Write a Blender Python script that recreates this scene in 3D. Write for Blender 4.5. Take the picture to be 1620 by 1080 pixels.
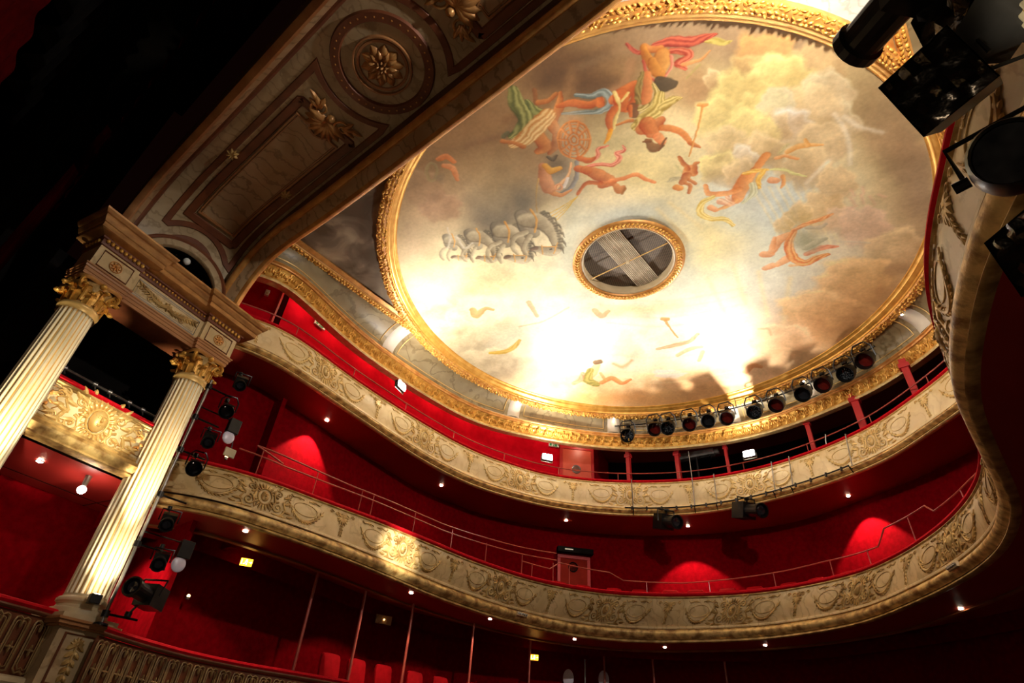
import bpy, math, random
import numpy as np
from mathutils import Vector, Matrix

# ---------------------------------------------------------------- camera, world, exposure
# metres; +Y to the rear of the auditorium, +X to the near side wall, z = 0 at the camera's height,
# origin under the middle of the painted ceiling
scn = bpy.context.scene
for o in list(bpy.data.objects):
    bpy.data.objects.remove(o)
COL = scn.collection
cam_d = bpy.data.cameras.new('camera'); cam = bpy.data.objects.new('camera', cam_d); COL.objects.link(cam)
cam_d.sensor_width = 36.0; cam_d.sensor_fit = 'HORIZONTAL'; cam_d.lens = 36.0 * 905.0 / 1620.0
cam_d.clip_start = 0.05; cam_d.clip_end = 200
CAM_ROWS = [[0.7763821, 0.3429236, 0.5288045], [0.6271807, -0.5032314, -0.5944767], [0.0622509, 0.793197, -0.6057749]]
M = Matrix(CAM_ROWS).to_4x4(); M.translation = Vector((4.3789, -9.5486, 0.0))
cam.matrix_world = M
scn.camera = cam
scn.view_settings.view_transform = 'Standard'
scn.view_settings.look = 'None'
scn.view_settings.gamma = 1.0
scn.view_settings.use_curve_mapping = False
scn.view_settings.exposure = 0.8
world = bpy.data.worlds.new('world'); scn.world = world; world.use_nodes = True
world.node_tree.nodes['Background'].inputs[0].default_value = (0.05, 0.012, 0.008, 1)
world.node_tree.nodes['Background'].inputs[1].default_value = 0.03

# ---------------------------------------------------------------- lights the house has, and added fill lamps
WARM = (1.0, 0.80, 0.56); HAL = (1.0, 0.94, 0.85); AMB = (1.0, 0.66, 0.36)
def lamp(name, kind, loc, power, color=WARM, to=None, size=0.2, angle=60, blend=0.5, parent=None):
    d = bpy.data.lights.new(name, kind); d.energy = power; d.color = color
    if kind == 'AREA':
        d.shape = 'DISK'; d.size = size
    else:
        d.shadow_soft_size = size
    if kind == 'SPOT':
        d.spot_size = math.radians(angle); d.spot_blend = blend
    o = bpy.data.objects.new(name, d); COL.objects.link(o); o.location = loc
    if to is not None:
        o.rotation_euler = (Vector(to) - Vector(loc)).to_track_quat('-Z', 'Y').to_euler()
    return o
FLOODS = [((-6.15, -1.9, 8.0), (-4.1, -3.1), 430), ((-5.35, 3.45, 8.0), (-3.0, 1.3), 500), ((-0.2, 6.35, 8.0), (.8, 3.4), 500)]
for (x, y, z), (tx, ty), p in FLOODS:      # halogen floods on the upper rim, turned up at the painted ceiling
    n = Vector((-x, -y, 0)).normalized()
    lamp('flood_light_beam', 'SPOT', (x + n.x * .2, y + n.y * .2, z + .12), p * .8, HAL, (tx, ty, 10.2), .10, 50, 1.0)
    lamp('flood_light_glow', 'AREA', (x + n.x * .3, y + n.y * .3, z + .14), p * .18, HAL, (x + n.x * 3.0, y + n.y * 3.0, z + 3.0), .2)
    lamp('flood_light_throw', 'SPOT', (x + n.x * .2, y + n.y * .2, z + .12), p * .8, HAL, (x + n.x * 6.0, y + n.y * 6.0, 10.4), .10, 74, 1.0)
lamp('flood_light_glow', 'AREA', (6.2, -6.1, 7.6), 330, HAL, (1.0, -1.2, 10.2), .3)
# unseen fill lamp added low on the stage, brightens columns, box and soffit
lamp('stage_fill_light', 'POINT', (2.6, -10.7, .5), 72, (1.0, .80, .54), size=.25)
# added fill lamps hidden behind the cornice, brighten the left gallery wall
for gx, gy in ((-7.0, -4.6), (-7.15, -3.4), (-7.28, -2.1), (-7.33, -.8), (-7.3, .5), (-7.15, 1.8), (-6.65, 3.1), (-6.0, 4.3), (-5.2, 5.3)):
    lamp('gallery_wall_fill', 'POINT', (gx, gy, 9.4), 6.5, WARM, size=.06)
# spotlights of the near pole picking out the far box and the cartouche
lamp('profile_beam', 'SPOT', (4.45, -7.4, 4.3), 11000, (1.0, .93, .75), (-5.6, -1.45, 3.75), .05, 6.0, .8)
lamp('profile_beam', 'SPOT', (4.5, -7.6, 3.4), 3600, (1.0, .93, .68), (-5.35, -7.75, 3.85), .05, 9, 1.0)
# small uplights at the column feet
for (x, y), (cx, cy) in (((-4.80, -6.70), (-5.56, -6.74)), ((-4.40, -8.68), (-5.12, -8.74))):
    lamp('column_uplight_beam', 'SPOT', (x, y, 1.50), 850, (1.0, .86, .6), (cx, cy, 3.75), .04, 22, 1.0)
    lamp('column_uplight_spill', 'SPOT', (x, y, 1.50), 110, (1.0, .86, .6), (cx, cy, 2.35), .04, 50, 1.0)
lamp('column_uplight_beam', 'SPOT', (5.15, -6.95, .9), 420, (1.0, .88, .66), (5.72, -6.82, 3.7), .05, 17, 1.0)

# ---------------------------------------------------------------- materials
def new_mat(name):
    m = bpy.data.materials.new(name); m.use_nodes = True
    nt = m.node_tree; b = nt.nodes['Principled BSDF']
    return m, nt, b
def noise_mat(name, c1, c2, scale=4, detail=4, rough=.5, metal=0.0, bump=0.0, bscale=None, dist=0.0, lo=.35, hi=.65, spec=None, stretch=None, c3=None, coat=0):
    m, nt, b = new_mat(name); L = nt.links
    tc = nt.nodes.new('ShaderNodeTexCoord'); mp = nt.nodes.new('ShaderNodeMapping')
    L.new(tc.outputs['Object'], mp.inputs[0])
    if stretch: mp.inputs['Scale'].default_value = stretch
    n = nt.nodes.new('ShaderNodeTexNoise'); n.inputs['Scale'].default_value = scale; n.inputs['Detail'].default_value = detail
    n.inputs['Distortion'].default_value = dist
    L.new(mp.outputs[0], n.inputs['Vector'])
    r = nt.nodes.new('ShaderNodeValToRGB'); r.color_ramp.elements[0].position = lo; r.color_ramp.elements[1].position = hi
    r.color_ramp.elements[0].color = (*c1, 1); r.color_ramp.elements[1].color = (*c2, 1)
    if c3:
        e = r.color_ramp.elements.new((lo + hi) / 2); e.color = (*c3, 1)
    L.new(n.outputs['Fac'], r.inputs[0]); L.new(r.outputs[0], b.inputs['Base Color'])
    b.inputs['Roughness'].default_value = rough; b.inputs['Metallic'].default_value = metal
    if spec is not None: b.inputs['Specular IOR Level'].default_value = spec
    if coat: b.inputs['Coat Weight'].default_value = coat
    if bump:
        n2 = nt.nodes.new('ShaderNodeTexNoise'); n2.inputs['Scale'].default_value = bscale or scale * 3; n2.inputs['Detail'].default_value = 3
        L.new(mp.outputs[0], n2.inputs['Vector'])
        bp = nt.nodes.new('ShaderNodeBump'); bp.inputs['Strength'].default_value = bump; bp.inputs['Distance'].default_value = .02
        L.new(n2.outputs['Fac'], bp.inputs['Height']); L.new(bp.outputs[0], b.inputs['Normal'])
    return m
def emit_mat(name, col, s):
    m, nt, b = new_mat(name)
    b.inputs['Base Color'].default_value = (*col, 1); b.inputs['Emission Color'].default_value = (*col, 1); b.inputs['Emission Strength'].default_value = s
    return m
def marble_mat(name, base, vein, pale, scale=1.2, bump=.05, vd=.55):
    m, nt, b = new_mat(name); L = nt.links
    tc = nt.nodes.new('ShaderNodeTexCoord')
    n = nt.nodes.new('ShaderNodeTexNoise'); n.inputs['Scale'].default_value = scale; n.inputs['Detail'].default_value = 6; n.inputs['Distortion'].default_value = 1.2
    L.new(tc.outputs['Object'], n.inputs['Vector'])
    r = nt.nodes.new('ShaderNodeValToRGB'); r.color_ramp.elements[0].position = .35; r.color_ramp.elements[1].position = .68
    r.color_ramp.elements[0].color = (*base, 1); r.color_ramp.elements[1].color = (*pale, 1)
    L.new(n.outputs['Fac'], r.inputs[0])
    w = nt.nodes.new('ShaderNodeTexWave'); w.inputs['Scale'].default_value = scale * .9; w.inputs['Distortion'].default_value = 14; w.inputs['Detail'].default_value = 5
    w.inputs['Detail Scale'].default_value = 1.6
    L.new(tc.outputs['Object'], w.inputs['Vector'])
    r2 = nt.nodes.new('ShaderNodeValToRGB'); r2.color_ramp.elements[0].position = 0; r2.color_ramp.elements[1].position = .16
    r2.color_ramp.elements[0].color = (vd, vd, vd, 1); r2.color_ramp.elements[1].color = (0, 0, 0, 1)
    L.new(w.outputs['Fac'], r2.inputs[0])
    mx = nt.nodes.new('ShaderNodeMixRGB'); mx.inputs[2].default_value = (*vein, 1)
    L.new(r2.outputs[0], mx.inputs[0]); L.new(r.outputs[0], mx.inputs[1]); L.new(mx.outputs[0], b.inputs['Base Color'])
    b.inputs['Roughness'].default_value = .42
    return m
MAT = {}
MAT['red_wall'] = noise_mat('shaded_red_damask_wall', (.130, .0003, .0020), (.185, .0005, .0034), 9, 5, .95, bump=.12, bscale=30, spec=.02)  # wall red darkened, carries the shade of the lower tiers in its colour
MAT['red_gallery'] = noise_mat('lit_red_gallery_wall', (.46, .002, .010), (.56, .003, .014), 5, 4, .95, spec=.03)  # brighter copy of the wall red, stands for the stronger light up here
MAT['red_paint'] = noise_mat('red_gloss_paint', (.42, .010, .012), (.52, .02, .02), 3, 3, .45)
MAT['door_dim'] = noise_mat('shaded_orange_red_door', (.22, .016, .010), (.27, .022, .013), 3, 3, .8, spec=.05)  # door paint darkened to stand for the dim light of the lower tier
MAT['red_pale'] = noise_mat('coral_painted_door', (.62, .085, .045), (.70, .11, .06), 3, 3, .4)
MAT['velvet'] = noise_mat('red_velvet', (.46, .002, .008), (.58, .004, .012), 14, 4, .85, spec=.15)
MAT['soffit'] = noise_mat('oxblood_soffit_paint', (.27, .022, .014), (.33, .03, .018), .8, 4, .45, spec=.3)
MAT['soffit_lo'] = noise_mat('oxblood_soffit_paint_lower', (.32, .02, .016), (.38, .028, .022), .8, 4, .45, spec=.3)
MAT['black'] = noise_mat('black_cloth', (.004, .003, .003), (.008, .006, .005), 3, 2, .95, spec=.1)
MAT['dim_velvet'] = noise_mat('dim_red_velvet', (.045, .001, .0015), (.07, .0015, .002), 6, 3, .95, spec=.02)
MAT['dark_red'] = noise_mat('dark_red_curtain', (.010, .0004, .0004), (.022, .0006, .0006), 3, 2, .98, spec=.0, stretch=(6, 6, .4))
MAT['gold_smooth'] = noise_mat('smooth_gilding', (.58, .27, .04), (.74, .40, .08), 5, 3, .36, metal=.5, bump=.05)
MAT['gold_dim'] = noise_mat('dimmed_gilding', (.16, .09, .03), (.34, .21, .08), 5, 4, .5, metal=.25)  # gilding darkened in colour so the balustrade looks dimly lit
MAT['gold'] = noise_mat('gilding', (.54, .25, .035), (.78, .44, .09), 7, 4, .42, metal=.45, bump=.35, bscale=26)
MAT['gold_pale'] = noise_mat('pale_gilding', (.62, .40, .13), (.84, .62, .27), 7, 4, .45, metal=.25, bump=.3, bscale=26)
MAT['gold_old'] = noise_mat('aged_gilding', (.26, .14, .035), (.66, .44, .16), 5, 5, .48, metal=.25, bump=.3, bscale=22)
MAT['gold_orange'] = noise_mat('orange_gilding', (.48, .19, .04), (.68, .34, .09), 5, 4, .45, metal=.35, bump=.2)
MAT['fringe'] = noise_mat('mottled_gilt_band', (.30, .15, .04), (.78, .52, .19), 6.0, 6, .5, metal=.2, lo=.36, hi=.60, bump=.3, bscale=30)  # random mottle from dark to pale gilt
MAT['gold_line'] = noise_mat('gold_line_paint', (.66, .40, .12), (.76, .50, .18), 7, 2, .4, metal=.3)
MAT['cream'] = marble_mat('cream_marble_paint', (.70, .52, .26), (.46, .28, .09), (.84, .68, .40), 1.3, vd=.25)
MAT['cream_lo'] = marble_mat('darker_cream_marble', (.50, .35, .16), (.26, .15, .05), (.68, .51, .27), 1.6, vd=.4)  # darker, browner version of the cream marble
MAT['marble'] = marble_mat('green_grey_marble', (.21, .15, .07), (.10, .06, .02), (.32, .25, .13), 1.1)
MAT['marble_dk'] = marble_mat('brown_veined_marble', (.34, .20, .09), (.12, .06, .02), (.46, .31, .17), 1.3)
MAT['gilt_brown'] = noise_mat('brown_gilt_cornice', (.34, .15, .045), (.52, .26, .08), 5, 4, .36, metal=.35, stretch=(1, 1, 3))
MAT['marble_grey'] = marble_mat('pale_grey_marble', (.36, .25, .13), (.20, .12, .05), (.48, .36, .21), 1.6)
MAT['marble_white'] = marble_mat('white_grey_marble', (.40, .38, .32), (.28, .25, .2), (.52, .50, .44), 1.6)
MAT['white_paint'] = noise_mat('warm_white_paint', (.50, .44, .36), (.58, .52, .43), 2, 3, .5)
MAT['stone'] = noise_mat('dark_cream_stone', (.42, .32, .18), (.58, .46, .28), 2, 4, .5)
MAT['brown_band'] = noise_mat('brown_red_painted_band', (.13, .036, .012), (.19, .055, .018), 4, 3, .5)
MAT['wood'] = noise_mat('brown_gilt_moulding', (.30, .12, .04), (.42, .19, .07), 4, 4, .4, stretch=(1, .2, 1))
MAT['shaft'] = noise_mat('ivory_fluted_shaft', (.80, .68, .44), (.90, .80, .58), 3, 4, .45)
MAT['flute'] = noise_mat('gilt_flute', (.62, .34, .07), (.76, .46, .12), 5, 3, .45, metal=.2)
MAT['metal'] = noise_mat('black_metal', (.006, .005, .005), (.013, .012, .011), 6, 3, .34, metal=.5, spec=.6)
MAT['steel'] = noise_mat('grey_steel', (.22, .20, .18), (.34, .31, .28), 6, 3, .35, metal=.8)
MAT['foil'] = noise_mat('crinkled_black_foil', (.02, .017, .015), (.05, .042, .036), 6, 3, .18, metal=.85, bump=.5, bscale=9)
MAT['lens'] = noise_mat('glass_lens', (.02, .02, .025), (.06, .06, .07), 6, 2, .05, metal=.6)
MAT['lens_red'] = noise_mat('red_gel', (.10, .008, .005), (.16, .012, .008), 6, 2, .12)
MAT['lens_facet'] = noise_mat('faceted_lamp_glass', (.03, .035, .04), (.30, .32, .34), 30, 2, .08, metal=.7, lo=.5, hi=.62)
MAT['gel_white'] = noise_mat('pale_lilac_disc', (.62, .56, .68), (.72, .66, .78), 4, 2, .3)
MAT['rail'] = noise_mat('red_rail_paint', (.34, .05, .035), (.44, .08, .05), 6, 2, .28, spec=.7)
MAT['seat'] = noise_mat('red_seat_plush', (.30, .0015, .004), (.38, .002, .006), 10, 4, .85, spec=.1)
MAT['mesh_floor'] = noise_mat('dark_floor', (.03, .012, .01), (.05, .018, .014), 3, 3, .8)
MAT['bulb'] = emit_mat('lit_bulb', (1.0, .86, .62), 60)
MAT['flood'] = emit_mat('lit_flood', (1.0, .97, .92), 90)
MAT['tiny_bulb'] = emit_mat('lit_pilot', (1.0, .55, .2), 6)
MAT['globe'] = emit_mat('lit_globe', (1.0, .95, .85), 14)
MAT['exit_lit'] = emit_mat('lit_amber_sign', (1.0, .40, .02), 2.6)
MAT['exit_mark'] = emit_mat('lit_yellow_mark', (1.0, .86, .35), 5.0)
MAT['green'] = noise_mat('green_sign', (.02, .22, .08), (.03, .28, .10), 3, 2, .4)
MAT['sign_white'] = noise_mat('white_sign', (.70, .72, .66), (.80, .80, .74), 3, 2, .4)
MAT['spandrel'] = noise_mat('painted_storm_clouds', (.11, .075, .04), (.42, .34, .22), 1.1, 7, .55, dist=1.2, lo=.35, hi=.7, c3=(.20, .15, .10))
MAT['slat'] = noise_mat('pale_slats', (.42, .33, .22), (.55, .45, .32), 5, 3, .6)
def vent_mesh_mat():
    m, nt, b = new_mat('dark_wire_mesh'); L = nt.links
    tc = nt.nodes.new('ShaderNodeTexCoord')
    ck = nt.nodes.new('ShaderNodeTexChecker'); ck.inputs['Scale'].default_value = 28
    ck.inputs['Color1'].default_value = (.05, .032, .018, 1); ck.inputs['Color2'].default_value = (.16, .11, .065, 1)
    L.new(tc.outputs['Object'], ck.inputs['Vector']); L.new(ck.outputs['Color'], b.inputs['Base Color']); b.inputs['Roughness'].default_value = .7
    return m
MAT['vent_mesh'] = vent_mesh_mat()

# ---------------------------------------------------------------- object helpers
def link(o, parent=None):
    COL.objects.link(o)
    if parent is not None: o.parent = parent
    return o
def tag(o, label=None, cat=None, group=None, kind=None):
    if label: o['label'] = label
    if cat: o['category'] = cat
    if group: o['group'] = group
    if kind: o['kind'] = kind
    return o
def thing(name, label, cat, loc=(0, 0, 0), group=None, rot=None):
    o = bpy.data.objects.new(name, None); o.empty_display_size = .1; COL.objects.link(o); o.location = loc
    if rot is not None: o.rotation_euler = rot
    return tag(o, label, cat, group)
class MB:
    """collects vertices and faces, then links them as ONE mesh object"""
    def __init__(s): s.v = []; s.f = []
    def add(s, vs, fs):
        b = len(s.v); s.v += [tuple(v) for v in vs]; s.f += [tuple(i + b for i in f) for f in fs]; return s
    def box(s, c, size, rot=None):
        cx, cy, cz = c; a, b, d = size[0] / 2, size[1] / 2, size[2] / 2
        vs = [Vector((x, y, z)) for x in (-a, a) for y in (-b, b) for z in (-d, d)]
        if rot is not None: vs = [rot @ v for v in vs]
        return s.add([v + Vector(c) for v in vs], [(0, 1, 3, 2), (4, 6, 7, 5), (0, 4, 5, 1), (2, 3, 7, 6), (0, 2, 6, 4), (1, 5, 7, 3)])
    def grid(s, rows, close_u=False, close_v=False):
        n = len(rows); m = len(rows[0]); vs = [p for r in rows for p in r]; fs = []
        for i in range(n if close_u else n - 1):
            for j in range(m if close_v else m - 1):
                i2 = (i + 1) % n; j2 = (j + 1) % m
                fs.append((i * m + j, i * m + j2, i2 * m + j2, i2 * m + j))
        return s.add(vs, fs)
    def tube(s, pts, r, n=6, closed=False, cap=True):
        pts = [Vector(p) for p in pts]; N = len(pts); rows = []; up = None
        for i, p in enumerate(pts):
            a = pts[(i - 1) % N] if (closed or i > 0) else p; b = pts[(i + 1) % N] if (closed or i < N - 1) else p
            t = (b - a)
            t = t.normalized() if t.length > 1e-9 else Vector((0, 0, 1))
            if up is None:
                up = Vector((0, 0, 1)) if abs(t.z) < .9 else Vector((1, 0, 0))
            x = t.cross(up)
            if x.length < 1e-6: x = t.orthogonal()
            x.normalize(); y = x.cross(t).normalized(); up = y
            rr = r[i] if isinstance(r, (list, tuple)) else r
            rows.append([p + x * rr * math.cos(k * 2 * math.pi / n) + y * rr * math.sin(k * 2 * math.pi / n) for k in range(n)])
        b0 = len(s.v); s.grid(rows, close_u=closed, close_v=True)
        if cap and not closed:
            s.f.append(tuple(b0 + k for k in range(n))[::-1]); s.f.append(tuple(b0 + (N - 1) * n + k for k in range(n)))
        return s
    def lathe(s, prof, n=24, o=(0, 0, 0), rot=None, shape=None):
        rows = []
        for r, z in prof:
            row = []
            for k in range(n):
                a = 2 * math.pi * k / n; q = r * (shape(a) if shape else 1)
                v = Vector((q * math.cos(a), q * math.sin(a), z))
                if rot is not None: v = rot @ v
                row.append(v + Vector(o))
            rows.append(row)
        return s.grid(rows, close_v=True)
    def blob(s, c, r, n=8, m=5, rot=None):
        rows = []
        for i in range(m + 1):
            ph = math.pi * i / m
            row = []
            for k in range(n):
                a = 2 * math.pi * k / n
                v = Vector((r[0] * math.sin(ph) * math.cos(a), r[1] * math.sin(ph) * math.sin(a), r[2] * math.cos(ph)))
                if rot is not None: v = rot @ v
                row.append(v + Vector(c))
            rows.append(row)
        return s.grid(rows, close_v=True)
    def build(s, name, mat, parent=None, smooth=True, bevel=0):
        me = bpy.data.meshes.new(name); me.from_pydata([tuple(v) for v in s.v], [], s.f); me.update()
        me.materials.append(MAT[mat] if isinstance(mat, str) else mat)
        if smooth:
            me.polygons.foreach_set('use_smooth', [True] * len(me.polygons))
            try: me.set_sharp_from_angle(angle=math.radians(42))
            except Exception: pass
        o = bpy.data.objects.new(name, me); link(o, parent)
        if bevel:
            b = o.modifiers.new('bevel', 'BEVEL'); b.width = bevel; b.segments = 2; b.limit_method = 'ANGLE'
        return o
def copy_tree(o, parent=None):
    c = o.copy(); COL.objects.link(c); c.parent = parent
    for k in ('label', 'group'):
        pass
    for ch in list(o.children):
        copy_tree(ch, c)
    return c
def local(mb, origin):
    """shift a mesh builder's points so that they are relative to a thing's base"""
    ox, oy, oz = origin
    mb.v = [(v[0] - ox, v[1] - oy, v[2] - oz) for v in mb.v]
    return mb

# ---------------------------------------------------------------- plan curves of the hall
def catmull(P, k=12):
    P=[np.array(p,float) for p in P]; P=[2*P[0]-P[1]]+P+[2*P[-1]-P[-2]]; o=[]
    for i in range(1,len(P)-2):
        for j in range(k):
            t=j/k; a,b,c,d=P[i-1:i+3]
            o.append(.5*((2*b)+(c-a)*t+(2*a-5*b+4*c-d)*t*t+(3*b-a-3*c+d)*t**3))
    o.append(P[-2]); return np.array(o)
def resample(P,n):
    d=np.r_[0,np.cumsum(np.hypot(*np.diff(P,axis=0).T))]; t=np.linspace(0,d[-1],n)
    return np.c_[np.interp(t,d,P[:,0]),np.interp(t,d,P[:,1])]
def smooth(P,sig):
    step=np.hypot(*np.diff(P,axis=0).T).mean(); k=int(3*sig/step)+1
    w=np.exp(-.5*(np.arange(-k,k+1)*step/sig)**2); w/=w.sum()
    Q=np.vstack([2*P[0]-P[k:0:-1],P,2*P[-1]-P[-2:-k-2:-1]])
    return np.c_[np.convolve(Q[:,0],w,'valid'),np.convolve(Q[:,1],w,'valid')]
def normals(P):
    t=np.gradient(P,axis=0); t/=np.hypot(*t.T)[:,None]
    return np.c_[t[:,1],-t[:,0]]      # toward the inside of the hall
def offset(P,d): return P+normals(P)*d
NF=260
U_RIM=[(-6.75,-6.9),(-6.6,-6.35),(-6.3,-5.7),(-6.2,-5.03),(-6.32,-4.09),(-6.45,-3.3),(-6.56,-2.0),(-6.62,-.6),(-6.58,1.0),(-6.3,2.3),(-5.55,4.0),(-4.15,5.4),(-2.3,6.4),(-.55,6.72),(1.1,6.55),(2.9,5.85),(4.3,4.72),(5.2,3.75),(6.0,2.3),(6.35,.8),(6.45,-1),(6.4,-3),(6.35,-4.5),(6.4,-5.4),(6.7,-6.3)]
U_BOT=[(-6.4,-6.8),(-6.15,-6.2),(-6.0,-5.6),(-6.0,-5.0),(-6.2,-3.6),(-6.42,-2.2),(-6.62,-.8),(-6.68,.7),(-6.45,2.14),(-5.6,4.05),(-4.25,5.5),(-2.5,6.5),(-.65,6.75),(.95,6.5),(2.3,6.05),(3.3,5.5),(4.31,4.55),(5.1,3.7),(6.0,2.3),(6.35,.8),(6.45,-1),(6.4,-3),(6.35,-4.5),(6.4,-5.4),(6.7,-6.3)]
L_RIM=[(-6.7,-6.6),(-6.3,-5.9),(-6.0,-5.2),(-5.84,-4.5),(-5.78,-3.5),(-5.66,-2.1),(-5.66,-.55),(-5.64,1.1),(-5.3,3.1),(-4.28,4.85),(-2.6,5.95),(-.53,6.4),(1.5,5.9),(2.66,5.0),(3.65,3.69),(4.31,2.41),(4.7,1.1),(4.8,-.3),(4.77,-1.7),(4.77,-2.84),(4.81,-3.65),(4.96,-4.55),(5.23,-5.41),(5.36,-5.85),(5.7,-6.6)]
L_BOT=[(-6.3,-6.7),(-5.85,-6.15),(-5.5,-5.6),(-5.42,-4.8),(-5.4,-3.6),(-5.5,-2.5),(-5.65,-1.5),(-5.9,.3),(-5.88,2.5),(-5.35,4.6),(-4.25,5.9),(-2.85,6.45),(-.84,6.7),(1.35,5.95),(2.86,4.42),(3.9,2.95),(4.45,1.75),(4.7,.7),(4.8,-.3),(4.74,-1.98),(4.71,-3.04),(4.81,-3.99),(5.03,-5.0),(5.2,-5.5),(5.65,-6.5)]
def front(rim,bot,sig=.3):
    return smooth(resample(catmull(rim),NF),sig),smooth(resample(catmull(bot),NF),sig)

class Front:
    """a balcony front: the upper rim curve and the lower edge curve with their heights"""
    def __init__(s, rim, bot, zt, zb):
        s.T, s.B = front(rim, bot); s.NT = normals(s.T); s.NB = normals(s.B); s.zt = zt; s.zb = zb
        s.len = float(np.hypot(*np.diff(s.T, axis=0).T).sum())
    def pt(s, u, v, off=0.0):
        x = min(max(u, 0), 1) * (NF - 1); i = min(int(x), NF - 2); f = x - i
        t = s.T[i] * (1 - f) + s.T[i + 1] * f; b = s.B[i] * (1 - f) + s.B[i + 1] * f
        n = s.NT[i] * (1 - f) + s.NT[i + 1] * f; n = n / np.hypot(*n)
        p = t * (1 - v) + b * v + n * off
        return Vector((float(p[0]), float(p[1]), s.zt * (1 - v) + s.zb * v))
    def map(s, u0):
        """closure (a, b, off): a metres along, b metres below the rim, off metres out into the hall"""
        h = s.zt - s.zb
        return lambda a, b, off: s.pt(u0 + a / s.len, b / h, off + s.bulge(b / h))
    def bulge(s, v): return 0.06 * math.sin(math.pi * min(max(v / .68, 0), 1))
def sweep_front(fr, prof, u0=0, u1=1, n=None):
    n = n or int(NF * (u1 - u0)); mb = MB()
    mb.grid([[fr.pt(u0 + (u1 - u0) * i / (n - 1), v, off) for v, off in prof] for i in range(n)])
    return mb
def strip_between(P, Q, z1, z2=None):
    z2 = z1 if z2 is None else z2
    return MB().grid([[(float(a[0]), float(a[1]), z1), (float(b[0]), float(b[1]), z2)] for a, b in zip(P, Q)])
def wall_mesh(P, z0, z1, k=3):
    return MB().grid([[(float(a[0]), float(a[1]), z0 + (z1 - z0) * j / k) for j in range(k + 1)] for a in P])

# ---------------------------------------------------------------- relief ornament on any mapped surface
def o_tube(mb, mp, pts, r, lift=.01, n=6, closed=False):
    rr = r
    mb.tube([mp(a, b, lift) for a, b in pts], rr, n, closed=closed)
def o_leaf(mb, mp, a, b, ang, L, W, h=.04, curl=.0):
    ca, sa = math.cos(ang), math.sin(ang); rows = []
    for i in range(5):
        t = i / 4; w = W * math.sin(math.pi * (.12 + .85 * t)) ** .8 * (1 if t < .95 else .25); hh = h * (math.sin(math.pi * (.1 + .8 * t)) + curl * t)
        row = []
        for j in (-1, -.5, 0, .5, 1):
            x = L * t; y = w * j * .5; z = hh * (1 - j * j * .95) + (.006 if abs(j) == .5 else 0)
            row.append(mp(a + x * ca - y * sa, b + x * sa + y * ca, z))
        rows.append(row)
    mb.grid(rows)
def o_spiral(mb, mp, a, b, r0, turns, start, sx=1, wid=.018, lift=.012, lead=None):
    pts = []; N = int(10 * turns) + 4
    for i in range(N):
        t = i / (N - 1); r = r0 * (1 - .86 * t); an = start + t * turns * 2 * math.pi
        pts.append((a + sx * r * math.cos(an), b + r * math.sin(an)))
    rr = [wid * (1 - .5 * i / (N - 1)) for i in range(N)]
    if lead:
        pts = lead + pts; rr = [wid * .6] * len(lead) + rr
    mb.tube([mp(x, y, lift) for x, y in pts], rr, 6)
    x, y = pts[-1]; o_dot(mb, mp, x, y, wid * 1.1)
def o_dot(mb, mp, a, b, r, h=None):
    h = h or r; rows = []
    for i in range(4):
        ph = i / 3 * math.pi / 2
        rows.append([mp(a + r * math.cos(ph) * math.cos(k * math.pi / 4), b + r * math.cos(ph) * math.sin(k * math.pi / 4), h * math.sin(ph)) for k in range(8)])
    mb.grid(rows, close_v=True)
def o_oval(mb, mp, a, b, rx, ry, w, lift=.01, n=28):
    mb.tube([mp(a + rx * math.cos(2 * math.pi * k / n), b + ry * math.sin(2 * math.pi * k / n), lift) for k in range(n)], w, 6, closed=True)
def o_face(mb, mp, a, b, s):
    """a carved mask: oval head, brow, nose, eyes, mouth, chin"""
    rows = []
    for i in range(7):
        ph = i / 6 * math.pi / 2
        rows.append([mp(a + .62 * s * math.cos(ph) * math.cos(k * math.pi / 6), b + .85 * s * math.cos(ph) * math.sin(k * math.pi / 6), .45 * s * math.sin(ph)) for k in range(12)])
    mb.grid(rows, close_v=True)
    mb.tube([mp(a, b - .25 * s, .44 * s), mp(a, b, .55 * s), mp(a, b + .1 * s, .58 * s), mp(a, b + .16 * s, .42 * s)], [.05 * s, .07 * s, .11 * s, .05 * s], 6)
    for q in (-1, 1):
        mb.tube([mp(a + q * .06 * s, b - .26 * s, .44 * s), mp(a + q * .22 * s, b - .32 * s, .43 * s), mp(a + q * .4 * s, b - .22 * s, .32 * s)], .04 * s, 5)
        o_dot2(mb, mp, a + q * .22 * s, b - .14 * s, .09 * s, .4 * s)
        mb.tube([mp(a + q * .02 * s, b + .34 * s, .42 * s), mp(a + q * .12 * s, b + .33 * s, .4 * s), mp(a + q * .2 * s, b + .29 * s, .34 * s)], .045 * s, 5)
    mb.tube([mp(a - .12 * s, b + .42 * s, .38 * s), mp(a, b + .44 * s, .42 * s), mp(a + .12 * s, b + .42 * s, .38 * s)], .05 * s, 5)
def o_dot2(mb, mp, a, b, r, lift):
    m2 = lambda x, y, z: mp(x, y, z + lift)
    o_dot(mb, m2, a, b, r, r * .6)
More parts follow.
